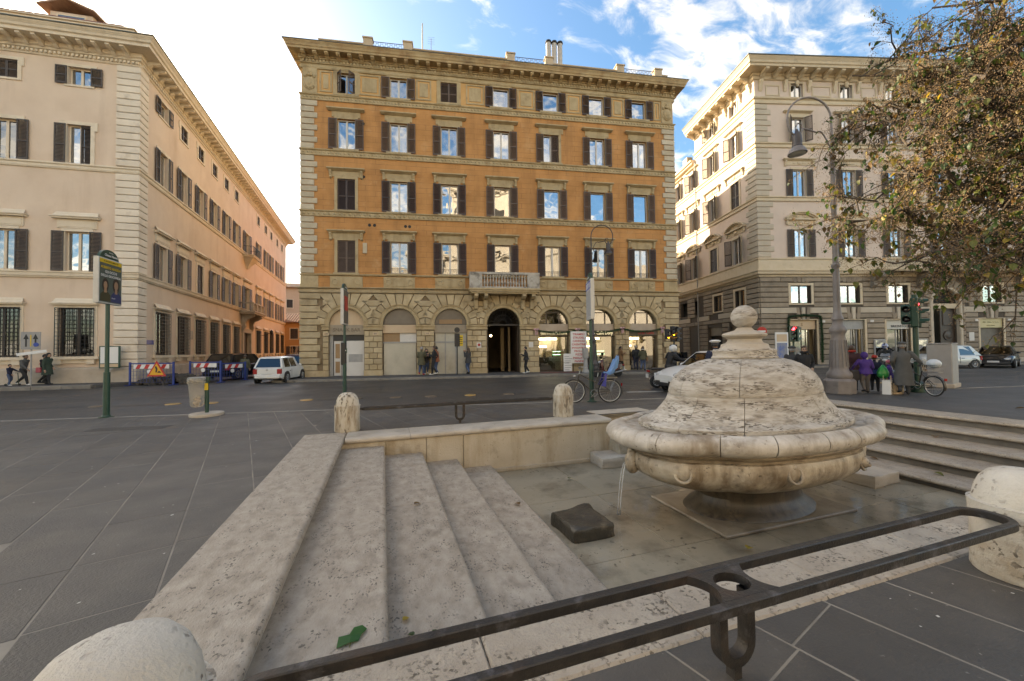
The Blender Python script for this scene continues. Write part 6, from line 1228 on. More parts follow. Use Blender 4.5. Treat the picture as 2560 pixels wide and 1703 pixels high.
t=thing('traffic_light','traffic light with a red lamp beside the garlanded shop door','traffic light',(24.9,17.75,0)); MB().cyl((0,0,0),(0,0,2.9),.06,n=10).obj('post',m_gpaint,t,smooth=40); signal_head(t,(-.2,-.1,1.9),R(-30),(0,m_tred)); signal_head(t,(.3,0,1.9),R(90),(9,m_lens))
t=thing('traffic_light','dark traffic light glowing amber at the corner of the ochre building','traffic light',(17.85,20.38,0)); MB().cyl((0,0,0),(0,0,3.0),.06,n=10).obj('post',m_bprint,t,smooth=40); signal_head(t,(-.2,-.1,2.0),R(20),(1,m_tamb),3,m_bprint); signal_head(t,(.3,.1,2.0),R(90),(9,m_lens),3,m_bprint); signal_head(t,(-.62,-.1,2.15),R(20),(1,m_tamb),2,m_bprint)
t=thing('no_entry_sign','round red no entry sign near the dark corner','traffic sign',(26.0,20.8,0)); MB().cyl((0,0,0),(0,0,3.1),.03,n=8).obj('post',m_gry,t,smooth=40); disc('red_disc',t,.32,(0,-.03,2.72),m_rprint,R(-30)); ob('white_bar',MB().box(-.24,.24,-.055,-.045,2.66,2.78).mesh('white_bar',m_wprint),t,M=RZ(R(-30)))
# cabinet, poster stand, boards, meter
t=thing('utility_cabinet','tall grey metal cabinet on a stone foot by the road','cabinet',(20.1,8.75,0),R(14)); MB().cbox(-.5,.5,-.32,.32,.14,1.62,.02).obj('body',m_gry,t); MB().cbox(-.55,.55,-.37,.37,0,.16,.02).obj('foot',m_socle,t); MB().box(-.46,-.01,-.328,-.32,.2,1.56).obj('door',m_gry,t); MB().box(.01,.46,-.328,-.32,.2,1.56).obj('door',m_gry,t); MB().cbox(-.52,.52,-.34,.34,1.62,1.66,.01).obj('lid',m_gry,t)
t=thing('poster_stand','poster stand with blue landscape print near the shop door','poster stand',(28.3,21.05,.12),R(-15.3)); MB().box(-.5,.5,-.03,.03,.3,2.55).obj('board',m_wprint,t); MB().box(-.4,.4,-.036,-.03,.5,1.75).obj('print',mat('blue_view_print',(.05,.12,.4),(.3,.3,.28),ns=3,rough=.4),t); MB().box(-.4,.4,-.036,-.03,1.85,2.4).obj('heading',m_cream,t); 
for x in(-.4,.4): MB().cyl((x,0,0),(x,0,.35),.02,n=6).obj('leg',m_iron2,t)
x,y=(28.76+5.6*cos(R(-15.3))-.9*.264,23.08+5.6*sin(R(-15.3))-1.0); t=thing('chalkboard','black chalkboard easel with wooden frame outside the shop','chalkboard',(x,y,.12),R(-15)); 
for yy,a in((-.22,1),(.22,-1)):
    M0=T(0,yy,0)@Matrix.Rotation(R(-13*a),4,'X'); ob('frame',MB().box(-.4,-.34,-.02,.02,0,1.1).box(.34,.4,-.02,.02,0,1.1).box(-.34,.34,-.02,.02,1.04,1.1).box(-.34,.34,-.02,.02,.22,.28).mesh('frame',m_brownb),t,M=M0); ob('slate',MB().box(-.34,.34,-.008,.008,.28,1.04).mesh('slate',m_bprint),t,M=M0)
x,y=opt(17.45,.35); t=thing('menu_board','tall white menu board with red dessert names between the cafe windows','menu board',(x,y,.1),R(-9.5)); MB().cbox(-.55,.55,-.03,.03,.55,2.68,.01).obj('board',m_wprint,t)
for k,sv in enumerate(('TIRAMISÙ','STRUDEL','CANNOLI','CASSATINE','SFOGLIATELLE','FROLLE','PIZZE','INSALATE','PANINI')): text(t,sv,.19 if len(sv)<10 else .15,(0,-.034,2.48-k*.225),m_rprint,depth=.002,bold=.004)
for x in(-.4,.4): MB().cyl((x,0,0),(x,0,.6),.02,n=6).obj('leg',m_iron2,t)
x,y=opt(16.55,.75); t=thing('menu_stand','small white menu stand at the foot of the cafe window','menu board',(x,y,.1),R(-9.5)); MB().cbox(-.28,.28,-.02,.02,.05,.62,.01).obj('board',m_wprint,t); MB().cbox(-.28,.28,-.02,.02,.64,1.2,.01).obj('board',m_wprint,t)
for k in range(7): MB().box(-.22,.1+.1*(k%3),-.025,-.021,.14+k*.145,.16+k*.145).obj('printed_line',m_bprint,t)
x,y=(12.3,22.0); t=thing('parking_meter','pale stone parking meter pillar beside the dark lamp','parking meter',(x,y,.1)); MB().lathe([(.24,0),(.22,.1),(.14,.25),(.12,.9)],12).obj('pillar',m_gry,t,smooth=40); MB().cbox(-.16,.16,-.13,.13,.9,1.55,.03).obj('head',m_gry,t)
# garlands
m_gar=mat('fir_garland',(.018,.055,.02),(.04,.1,.03),ns=20,rough=.7)
def garland(label,pts,parentless=True,bows=()):
    t=thing('garland',label,'garland',pts[0]); o=Vector(pts[0]); mb=MB()
    P=[Vector(p)-o for p in pts]; V=[];F_=[]
    for a,b in zip(P,P[1:]):
        n=max(1,int((b-a).length/.03))
        for k in range(n):
            c=a+(b-a)*(k/n)
            for q in range(7):
                d=Vector((rnd.gauss(0,1),rnd.gauss(0,1),rnd.gauss(0,1))).normalized()*rnd.uniform(.09,.17); e_=d.orthogonal().normalized()*.024; i=len(V); V+=[tuple(c-e_),tuple(c+e_),tuple(c+d)]; F_.append((i,i+1,i+2))
    MB().add(V,F_).obj('fir_needles',m_gar,t,kind='stuff')
    for b in bows:
        b=Vector(b)-o; MB().ball(tuple(b+Vector((-.1,0,.03))),.11,8,6,1,.5,.7).ball(tuple(b+Vector((.1,0,.03))),.11,8,6,1,.5,.7).box(b.x-.08,b.x-.02,b.y-.02,b.y+.02,b.z-.35,b.z).box(b.x+.02,b.x+.08,b.y-.02,b.y+.02,b.z-.3,b.z).obj('bow',mat('pink_red_bow',(.5,.12,.15),(.6,.5,.5),ns=12,rough=.5),t,smooth=60)
def og(s_,z,d=.22): x,y=opt(s_,d); return (x,y,z)
hk=[(14.6,2.9),(17.45,2.9),(20.65,2.98),(23.6,2.98)]
for k,(a,b) in enumerate(zip(hk,hk[1:])):
    garland(('fir garland with bow over the first cafe window','fir garland with bow over the middle cafe window','fir garland with bows over the last cafe window by the corner')[k],[og(a[0]+(b[0]-a[0])*q/10,a[1]+(b[1]-a[1])*q/10-.22*(1-((q-5)/5)**2)) for q in range(11)],bows=[og(*a)]+([og(*b)] if k==2 else []))
def rg(s_,z,d=.2): a=R(-15.3); return (28.76+s_*cos(a)+d*sin(a),23.08+s_*sin(a)-d*cos(a),z)
garland('thick fir garland framing the shop door of the right building',[rg(2.2,.2),rg(2.2,3.9),rg(2.6,4.05),rg(4.6,4.05),rg(4.95,3.85),rg(4.95,.3),rg(5.02,2.2),rg(4.9,4.0),rg(3.6,4.15),rg(2.25,4.0),rg(2.12,2.2),rg(2.25,.4)]); 
# ------------------------------------------------------------------ vehicles
m_tyre=mat('tyre_rubber',(.018,.018,.018),(.03,.03,.03),ns=9,rough=.85); m_rimm=mat('alloy_rim',(.42,.42,.42),rough=.35,metal=.7); m_carglass=glass('car_glass',(.1,.11,.11),.07); m_trim=mat('black_plastic',(.022,.022,.023),rough=.55); m_tail=mat('red_tail_lamp',(.35,.012,.012),rough=.2); m_head=mat('clear_headlamp',(.55,.56,.56),rough=.12); m_plate=mat('plate_white',(.65,.65,.63),rough=.5); m_cabin=mat('car_cabin_dark',(.02,.02,.022),rough=.8)
def wheel(parent,x,y,r,wd,out):
    o=MB().lathe([(r*.62,-wd/2),(r*.93,-wd/2),(r,-wd*.36),(r,wd*.36),(r*.93,wd/2),(r*.62,wd/2)],24).mesh('wheel',m_tyre,50); o=ob('wheel',o,parent,M=T(x,y,r)@Matrix.Rotation(pi/2,4,'X'))
    mb=MB(); mb.lathe([(r*.64,0),(r*.62,.02),(r*.54,.01),(r*.5,-.03)],20); mb.lathe([(r*.16,.0),(r*.14,.02),(.01,.025)],10)
    for k in range(9): a=2*pi*k/9; mb.box(*(0,0,0,0,0,0)) if False else mb.tube([(r*.14*cos(a),r*.14*sin(a),.005),(r*.58*cos(a),r*.58*sin(a),.008)],r*.05,4)
    me=mb.mesh('rim',m_rimm,40); ob('rim',me,o,M=(T(0,0,wd/2-.01) if out<0 else T(0,0,-wd/2+.01)@Matrix.Rotation(pi,4,'X')))
def car(label,x,y,rz,paint,Ln=3.6,Wd=1.64,H=1.48,kind='hatch',plate='',name='parked_car',sc_=1.0,group=None):
    """front towards +x; lofted lower body, cabin, glass, lamps, wheels"""
    t=thing(name,label,'car',(x,y,-.02),rz,group); t.scale=(sc_,)*3; h=Ln/2; w=Wd/2; wr=.3 if kind!='suv' else .36; zb=.86 if kind!='suv' else .98
    P=dict(hatch=dict(hood=.92,cb=(-h+.12,-h+.38,.35,h-.95),tail=.9),suv=dict(hood=1.02,cb=(-h+.15,-h+.55,.35,h-1.15),tail=1.0),sedan=dict(hood=.86,cb=(-h+.55,-h+1.15,.3,h-1.3),tail=.95),mpv=dict(hood=.95,cb=(-h+.1,-h+.6,.55,h-.75),tail=.92))[kind]
    st=[]
    for q in range(15):
        u=-1+2*q/14; xx=u*h; ww=w*(1-.16*max(0,abs(u)-.72)/.28*abs(u)); zl=.2+.12*max(0,abs(u)-.85)/.15; top=P['hood']+.02 if u>.2 else P['tail']
        top-= .26*max(0,(u-.55)/.45)**1.6 if u>.55 else (.12*max(0,(-u-.9)/.1) if u<0 else 0)
        if u>.97: top-=.08
        st.append((xx,ww,zl,top))
    rs=[]
    for xx,ww,zl,tp in st: rs.append([(xx,-ww*.55,zl),(xx,-ww*.94,zl+.03),(xx,-ww,zl+.2),(xx,-ww*1.0,zl+.36),(xx,-ww*.97,tp-.1),(xx,-ww*.9,tp-.02),(xx,-ww*.5,tp+.03),(xx,0,tp+.04),(xx,ww*.5,tp+.03),(xx,ww*.9,tp-.02),(xx,ww*.97,tp-.1),(xx,ww,zl+.36),(xx,ww,zl+.2),(xx,ww*.94,zl+.03),(xx,ww*.55,zl)])
    MB().rings(rs).obj('body',paint,t,smooth=45)
    x0,x1,x2,x3=P['cb']; zr=H; b0=P['tail']-.05
    def sec(xx,z,hw): return (xx,hw,z)
    base=[(x0,b0),(x1,b0),(x2,b0),(x3,b0)]
    wt=w*.74; wb=w*.93; mid=(x1+x2)/2
    ring=lambda pts:pts
    bot=[(x0,-wb,b0),(x3,-wb*.95,b0),(x3,wb*.95,b0),(x0,wb,b0)]
    V=[(x0,-wb,b0),(x3,-wb*.95,b0),(x3,wb*.95,b0),(x0,wb,b0),(x1,-wt,zr-.05),(x2,-wt,zr-.03),(x2,wt,zr-.03),(x1,wt,zr-.05),(x1+.06,-wt*.8,zr),(x2-.08,-wt*.8,zr),(x2-.08,wt*.8,zr),(x1+.06,wt*.8,zr),(mid,-wt*.8,zr+.035),(mid,wt*.8,zr+.035),(mid,-wt*1.02,zr-.015),(mid,wt*1.02,zr-.015)]
    F_=[(0,1,5,14,4),(2,3,7,15,6),(1,2,6,5),(3,0,4,7),(4,14,12,8),(14,5,9,12),(6,15,13,10),(15,7,11,13),(5,6,10,9),(7,4,8,11),(8,12,13,11),(12,9,10,13)]
    MB().add(V,F_).obj('cabin',paint,t,smooth=30)
    def lerp(a,b,u): return tuple(a[i]+(b[i]-a[i])*u for i in range(3))
    def pan(name,A,B,C_,D,o,e=.07,m=m_carglass):
        q=[Vector(v) for v in(A,B,C_,D)]; c=sum(q,Vector())/4; nn=(q[1]-q[0]).cross(q[3]-q[0]).normalized()
        if nn.dot(Vector(o))<0: nn=-nn
        q=[c+(v-c)*(1-e)+nn*.012 for v in q]; mb=MB(); mb.add([tuple(v) for v in q]+[tuple(v-nn*.01) for v in q],[(0,1,2,3),(7,6,5,4),(0,4,5,1),(1,5,6,2),(2,6,7,3),(3,7,4,0)]); return mb.obj(name,m,t)
    pan('windscreen',V[1],V[2],V[6],V[5],(1,0,.5),.1); pan('rear_window',V[3],V[0],V[4],V[7],(-1,0,.5),.14)
    for sg,(a,b,c_,d) in((-1,(V[0],V[1],V[5],V[4])),(1,(V[3],V[2],V[6],V[7]))):
        for u0,u1 in((.12,.47),(.5,.86)): pan('side_window',lerp(a,b,u0),lerp(a,b,u1),lerp(d,c_,min(1,max(.02,(u1-.02)*1.03))),lerp(d,c_,max(.02,u0-.06)),(0,sg,.2),.1)
        ob('door_mirror',MB().ball((x3-.35,sg*(w+.08),b0+.12),.1,8,6,.7,1,.7).mesh('door_mirror',paint,180),t)
        ob('door_line',MB().box(mid-.012,mid+.012,sg*w*1.0-.002,sg*w*1.0+.004,.35,b0-.08).mesh('door_line',m_trim),t); ob('door_handle',MB().box(mid-.28,mid-.1,sg*(w*.985)-.008,sg*(w*.985)+.02,b0-.2,b0-.165).mesh('door_handle',m_trim),t)
        zt=P['tail']; ob('tail_light',MB().cbox(-h-.012,-h+.14,sg*w*.62 if sg>0 else -w*.9,sg*w*.9 if sg>0 else -w*.62,zt-.38,zt-.1,.02).mesh('tail_light',m_tail),t)
        ob('headlight',MB().ball((h-.16,sg*w*.66,P['hood']-.27),.17,10,6,.8,1.1,.6).mesh('headlight',m_head,180),t)
        for xx in(-h+.62,h-.68):
            MB().lathe([(wr+.07,-.01),(wr+.07,.03)],22).obj('wheel_arch',m_trim,t).matrix_basis=T(xx,sg*(w-.015),wr)@Matrix.Rotation(pi/2,4,'X'); wheel(t,xx,sg*(w-.08),wr,.2,sg)
    MB().cbox(-h-.05,-h+.2,-w*.8,w*.8,.28,.5,.04).obj('rear_bumper',paint,t,smooth=40); MB().cbox(h-.22,h+.02,-w*.78,w*.78,.25,.45,.04).obj('front_bumper',m_trim,t,smooth=40)
    MB().box(-h-.065,-h-.05,-.26,.26,.52,.63).obj('number_plate',m_plate,t); MB().box(h+.005,h+.03,-.26,.26,.38,.49).obj('number_plate',m_plate,t); MB().cbox(h-.1,h-.02,-w*.4,w*.4,P['hood']-.4,P['hood']-.28,.01).obj('grille',m_trim,t); MB().cyl((-h-.02,0,b0-.1),(-h+.05,0,b0-.1),.06,n=12).obj('badge',m_rimm,t)
    return t
m_cw=mat('white_car_paint',(.72,.71,.68),rough=.22); m_cb=mat('black_car_paint',(.012,.012,.014),rough=.16); m_cs=mat('silver_car_paint',(.55,.56,.54),rough=.25,metal=.25); m_cr=mat('maroon_car_paint',(.08,.02,.02),rough=.2); m_cn=mat('dark_blue_car_paint',(.015,.02,.035),rough=.18)
car('small white hatchback parked rear-on in the side street',-5.45,24.95,R(80),m_cw,3.5,1.6,1.46,'hatch',sc_=.95)
car('black estate car parked behind the blue barriers',-8.7,29.3,R(72),m_cb,4.4,1.85,1.62,'suv',sc_=.98)
car('dark maroon car parked in front of the white hatchback',-5.35,30.2,R(84),m_cr,4.0,1.7,1.45,'hatch'); car('dark blue car parked furthest down the side street',-5.3,35.5,R(85),m_cn,4.1,1.7,1.45,'hatch')
car('silver hatchback driving behind the grey cabinet',36.6,16.0,R(160),m_cs,3.85,1.68,1.55,'mpv',name='car'); car('black saloon car waiting at the right edge of the road',41.3,15.15,R(196),m_cb,4.6,1.8,1.46,'sedan',name='car')
car('white patrol car half hidden behind the fountain dome',11.67,11.2,R(170.5),m_cw,4.1,1.7,1.48,'hatch',name='car')
# ------------------------------------------------------------------ bicycles and scooters
m_chrome=mat('worn_chrome',(.4,.39,.37),rough=.3,metal=.85); m_bike=mat('bronze_bike_paint',(.05,.04,.028),rough=.35); m_leath=mat('dark_saddle',(.03,.025,.022),rough=.6)
def bike_wheel(parent,x,r):
    P=[(r*cos(2*pi*k/28),0,r*sin(2*pi*k/28)) for k in range(29)]; o=MB().tube(P,.022,7).obj('wheel',m_tyre,parent,(x,0,r+.02),smooth=60)
    MB().tube([(p[0]*.93,0,p[2]*.93) for p in P],.014,6).obj('rim',m_alu,o,smooth=60); mb=MB()
    for k in range(18): a=2*pi*k/18; mb.tube([(.02*cos(a),.02*(-1)**k,.02*sin(a)),(r*.92*cos(a+.1),0,r*.92*sin(a+.1))],.003,3)
    mb.cyl((0,-.05,0),(0,.05,0),.022,n=8); mb.obj('spokes',m_chrome,o)
    return o
def bicycle(label,x,y,rz,paint,basket=False,seat=False,r=.33,lean=0):
    t=thing('bicycle',label,'bicycle',(x,y,-.012),rz); t.rotation_euler=(lean,0,rz); bike_wheel(t,-.53,r); bike_wheel(t,.55,r); z=r+.02
    bb=(-.05,0,.3); st=(-.17,0,.78); hd=(.38,0,.86); hb=(.42,0,.72)
    MB().tube([bb,st],.018,8).tube([bb,hb],.02,8).tube([(-.12,0,.6),hd],.016,8).tube([hd,hb],.02,8).tube([bb,(-.53,.05,z)],.01,6).tube([bb,(-.53,-.05,z)],.01,6).tube([(-.15,0,.68),(-.53,.05,z)],.009,6).tube([(-.15,0,.68),(-.53,-.05,z)],.009,6).obj('frame',paint,t,smooth=60)
    MB().tube([hb,(.47,.045,.55),(.55,.05,z)],.012,6).tube([hb,(.47,-.045,.55),(.55,-.05,z)],.012,6).obj('fork',paint,t,smooth=60); MB().tube([hd,(.35,0,.98),(.36,0,1.03)],.014,6).tube([(.18,-.27,1.06),(.3,-.26,1.08),(.38,-.1,1.04),(.38,.1,1.04),(.3,.26,1.08),(.18,.27,1.06)],.012,6).obj('handlebar',m_chrome,t,smooth=60)
    MB().tube([st,(-.19,0,.9)],.013,6).obj('seat_post',m_chrome,t); MB().rings([[(-.33,-.09,.92),(-.33,.09,.92),(-.33,.08,.96),(-.33,-.08,.96)],[(-.2,-.08,.92),(-.2,.08,.92),(-.2,.07,.965),(-.2,-.07,.965)],[(-.04,-.02,.92),(-.04,.02,.92),(-.04,.02,.955),(-.04,-.02,.955)]]).obj('saddle',m_leath,t,smooth=60)
    MB().tube([(-.05+.1*cos(R(q)),.035,.3+.1*sin(R(q))) for q in range(0,361,30)],.008,5).tube([(-.05,-.1,.3),(-.05,.1,.3)],.012,6).tube([(-.05,.1,.3),(.06,.1,.18)],.009,5).tube([(-.05,-.1,.3),(-.16,-.1,.42)],.009,5).obj('crank',m_chrome,t,smooth=60); MB().box(.02,.1,.09,.19,.165,.19).obj('pedal',m_trim,t); MB().box(-.2,-.12,-.19,-.09,.41,.435).obj('pedal',m_trim,t); MB().tube([(-.05,.035,.4),(-.53,.035,.39)],.006,4).tube([(-.05,.035,.2),(-.53,.035,.31)],.006,4).obj('chain',m_trim,t)
    for cx_,a0,a1 in((-.53,20,200),(.55,40,175)): 
        V=[];F_=[]
        for q in range(0,19): a=R(a0+(a1-a0)*q/18); V+=[(cx_+(r+.045)*cos(a),-.03,z+(r+.045)*sin(a)),(cx_+(r+.045)*cos(a),.03,z+(r+.045)*sin(a))]
        for q in range(18): F_.append((2*q,2*q+1,2*q+3,2*q+2))
        MB().add(V,F_).obj('mudguard',paint,t,smooth=60)
    MB().box(-.75,-.3,-.07,.07,.74,.755).tube([(-.7,.05,.74),(-.53,.05,z)],.007,4).tube([(-.7,-.05,.74),(-.53,-.05,z)],.007,4).obj('carrier',m_chrome,t); MB().ball((.52,0,.8),.05,8,6).obj('lamp',m_chrome,t,smooth=180); MB().box(-.9,-.87,-.03,.03,.5,.58).obj('reflector',m_tail,t)
    if seat:
        mc=mat('blue_child_seat',(.12,.28,.55),(.18,.35,.62),ns=6,rough=.4); md_=mat('deep_blue_seat_foot',(.02,.03,.25),rough=.4)
        V=[];rs=[]
        for w_,xx,zz,th in((.1,-.38,.86,.05),(.15,-.5,.84,.06),(.16,-.62,.9,.06),(.15,-.7,1.08,.05),(.15,-.76,1.25,.05),(.09,-.8,1.36,.04)): rs.append([(xx+th*.4,-w_,zz+.07),(xx,-w_,zz-.0),(xx,w_,zz-.0),(xx+th*.4,w_,zz+.07),(xx+.02,w_*.8,zz+.03),(xx+.02,-w_*.8,zz+.03)])
        MB().rings(rs).obj('child_seat',mc,t,smooth=60)
        for sg in(-1,1): MB().rings([[(-.42,sg*.15,.88),(-.35,sg*.15,.9),(-.35,sg*.18,.9),(-.42,sg*.18,.88)],[(-.38,sg*.17,.7),(-.32,sg*.17,.7),(-.32,sg*.21,.7),(-.38,sg*.21,.7)],[(-.36,sg*.18,.5),(-.22,sg*.18,.52),(-.22,sg*.23,.52),(-.36,sg*.23,.5)]]).obj('seat_leg_guard',md_,t,smooth=40)
        for sg in(-1,1): MB().rings([[(-.5,sg*.15,.88),(-.72,sg*.16,1.05),(-.78,sg*.15,1.3),(-.7,sg*.2,1.3),(-.6,sg*.2,1.05)],[(-.5,sg*.18,.88),(-.72,sg*.19,1.05),(-.78,sg*.18,1.3),(-.7,sg*.22,1.3),(-.6,sg*.22,1.05)]]).obj('seat_wing',mc,t,smooth=30)
    if basket:
        mb=MB()
        for zz,q in((.76,.85),(.86,.92),(.98,1)): mb.tube([(-.53+.2*q,-.16*q,zz),(-.53-.2*q,-.16*q,zz),(-.53-.2*q,.16*q,zz),(-.53+.2*q,.16*q,zz),(-.53+.2*q,-.16*q,zz)],.006,4)
        for k in range(8):
            for sg in(-1,1): mb.tube([(-.7+.048*k,sg*.135,.76),(-.73+.057*k,sg*.16,.98)],.004,3)
        mb.obj('basket',m_chrome,t); MB().ball((-.55,0,1.02),.19,12,8,1,.85,.75).obj('carrier_bag',mat('white_carrier_bag',(.7,.72,.74),(.5,.6,.68),ns=6,rough=.35),t,smooth=180)
    return t
bicycle('old bronze bicycle with a blue child seat leaning on the bus sign',5.92,10.22,R(163),m_bike,seat=True,r=.335); bicycle('bicycle with a loaded wire basket held by the grey coat',16.5,7.8,R(68),m_bike,basket=True,r=.3)
def scooter(label,x,y,rz,col):
    t=thing('scooter',label,'scooter',(x,y,-.02),rz)
    for xx in(-.65,.68): wheel(t,xx,0,.25,.13,-1)
    MB().rings([[(-.95,-.06,.62),(-.95,.06,.62),(-.95,.05,.72),(-.95,-.05,.72)],[(-.6,-.17,.42),(-.6,.17,.42),(-.6,.15,.74),(-.6,-.15,.74)],[(-.2,-.18,.32),(-.2,.18,.32),(-.2,.14,.72),(-.2,-.14,.72)],[(0,-.16,.28),(0,.16,.28),(0,.15,.4),(0,-.15,.4)],[(.3,-.15,.28),(.3,.15,.28),(.3,.15,.38),(.3,-.15,.38)]]).obj('body',col,t,smooth=40)
    MB().rings([[(.25,-.2,.3),(.25,.2,.3),(.36,.17,.3),(.36,-.17,.3)],[(.38,-.24,.7),(.38,.24,.7),(.48,.16,.72),(.48,-.16,.72)],[(.34,-.14,1.02),(.34,.14,1.02),(.46,.1,1.0),(.46,-.1,1.0)]]).obj('leg_shield',col,t,smooth=40); MB().cbox(-.85,-.12,-.13,.13,.72,.82,.04).obj('seat',m_leath,t,smooth=40); MB().tube([(.3,-.34,1.08),(.38,-.1,1.06),(.38,.1,1.06),(.3,.34,1.08)],.017,6).obj('handlebar',m_trim,t); MB().tube([(.42,0,.9),(.66,.09,.3)],.03,6).tube([(.42,0,.9),(.66,-.09,.3)],.03,6).obj('fork',m_trim,t)
    MB().rings([[(.42,-.2,1.05),(.42,.2,1.05),(.43,.2,1.05),(.43,-.2,1.05)],[(.28,-.16,1.4),(.28,.16,1.4),(.29,.16,1.4),(.29,-.16,1.4)]]).obj('windshield',m_carglass,t); MB().ball((.5,0,.86),.1,10,6,.6,1.2,.8).obj('headlight',m_head,t,smooth=180); MB().cbox(-1.0,-.93,-.12,.12,.64,.73,.02).obj('tail_light',m_tail,t); MB().box(-1.04,-1.0,-.1,.1,.42,.58).obj('number_plate',m_plate,t); MB().cyl((-.35,.16,.25),(-.85,.2,.36),.05,n=10).obj('exhaust',m_chrome,t)
    return t
SC1=(11.2,12.95,R(-18)); SC2=(14.9,16.2,R(60)); SC3=(24.7,12.85,R(200))
scooter('dark scooter with a red tail lamp ridden past the fountain',*SC1,mat('graphite_scooter',(.03,.03,.032),rough=.3)); scooter('black scooter standing further back near the corner',*SC2,m_trim); scooter('grey scooter with windshield behind the people on the right',*SC3,mat('grey_scooter',(.2,.21,.22),rough=.3))
scooter('red and black scooter parked behind the child seat bicycle',12.2,19.3,R(175),m_cr)
# shopping bags
def paper_bag(label,x,y,w_,h_,m,rz=0,m2=None):
    t=thing('shopping_bag',label,'bag',(x,y,0),rz); mb=MB(); mb.rings([[(-w_/2,-w_*.25,.0),(w_/2,-w_*.25,.0),(w_/2,w_*.25,.0),(-w_/2,w_*.25,.0)],[(-w_/2*1.02,-w_*.24,h_),(w_/2*1.02,-w_*.24,h_),(w_/2*1.02,w_*.24,h_),(-w_/2*1.02,w_*.24,h_)]],cap1=False); mb.obj('bag',m,t)
    for yy in(-.2,.2): MB().tube([(-w_*.25,yy*w_,h_),(-w_*.2,yy*w_,h_+.14),(w_*.2,yy*w_,h_+.14),(w_*.25,yy*w_,h_)],.007,5).obj('handle',m_cream,t)
    return t
t=paper_bag('white paper bag with black print standing at the kids\' feet',15.72,8.18,.42,.46,m_wprint,R(20)); [MB().tube([(-.1+.02*k,-.113,.36-.11*k),(.0,-.114,.33-.1*k),(.1,-.113,.38-.12*k),(.04,-.114,.28-.1*k)],.012,4).obj('print_stroke',m_bprint,t) for k in range(3)]
paper_bag('plain brown paper bag leaning beside the white one',16.0,8.1,.36,.36,m_cream,R(-12)); 
t=thing('shopping_bag','bright green plastic bag hanging above the white paper bag','bag',(15.78,8.32,.5)); MB().rings([[(q*cos(2*pi*j/14)*(1+.1*sin(j*3)),q*.7*sin(2*pi*j/14),z) for j in range(14)] for q,z in((.1,.0),(.19,.08),(.2,.2),(.13,.34),(.04,.45))]).obj('bag',mat('green_plastic_bag',(.01,.2,.04),(.02,.3,.07),ns=8,rough=.35),t,smooth=60)
t=thing('shopping_bag','dark brown handbag hanging beside the purple jacket','bag',(15.05,8.75,.42)); MB().cbox(-.2,.2,-.08,.08,0,.36,.04).obj('bag',m_brownb if False else m_leath,t); MB().tube([(-.12,0,.36),(-.08,0,.52),(.08,0,.52),(.12,0,.36)],.01,5).obj('handle',m_leath,t)

x0,y0=opt(14.7,.3); mt=thing('door_mat','dull red mat on the pavement outside the cafe','mat',(x0,y0,.113),R(-9.5)); MB().box(0,2.4,-1.3,0,-.01,.004).obj('mat',mat('red_mat',(.16,.04,.035),(.12,.05,.045),ns=6,rough=.95),mt)
# ------------------------------------------------------------------ people
m_skin=mat('skin',(.42,.25,.17),(.5,.31,.22),ns=8,rough=.55); m_eye=mat('dark_eye',(.03,.02,.015),rough=.3); m_lip=mat('lip',(.3,.12,.1),rough=.5)
def cloth(n,c): return mat('cloth_'+n,c,tuple(x*1.25 for x in c),ns=9,rough=.85,bump=.25,bs=40,obj=True)
k_blk=cloth('black',(.017,.017,.018)); k_char=cloth('charcoal',(.045,.045,.046)); k_grey=cloth('grey',(.085,.085,.083)); k_ol=cloth('olive',(.085,.08,.045)); k_jean=cloth('denim',(.055,.085,.16)); k_navy=cloth('navy',(.012,.016,.04)); k_brn=cloth('camel_brown',(.19,.1,.045)); k_pur=cloth('purple',(.07,.03,.2)); k_mar=cloth('maroon',(.06,.022,.025)); k_trou=cloth('taupe',(.12,.1,.085)); k_wht=cloth('white',(.6,.59,.56)); k_red=cloth('red',(.42,.03,.02)); k_pink=cloth('pink',(.55,.14,.17)); k_or=cloth('rust',(.3,.1,.05)); k_grn=cloth('dark_green',(.03,.05,.035)); k_blue=cloth('blue',(.02,.04,.16))
h_blk=mat('black_hair',(.012,.01,.009),rough=.5); h_brn=mat('brown_hair',(.07,.038,.02),rough=.5); h_gry=mat('grey_hair',(.3,.28,.26),rough=.6)
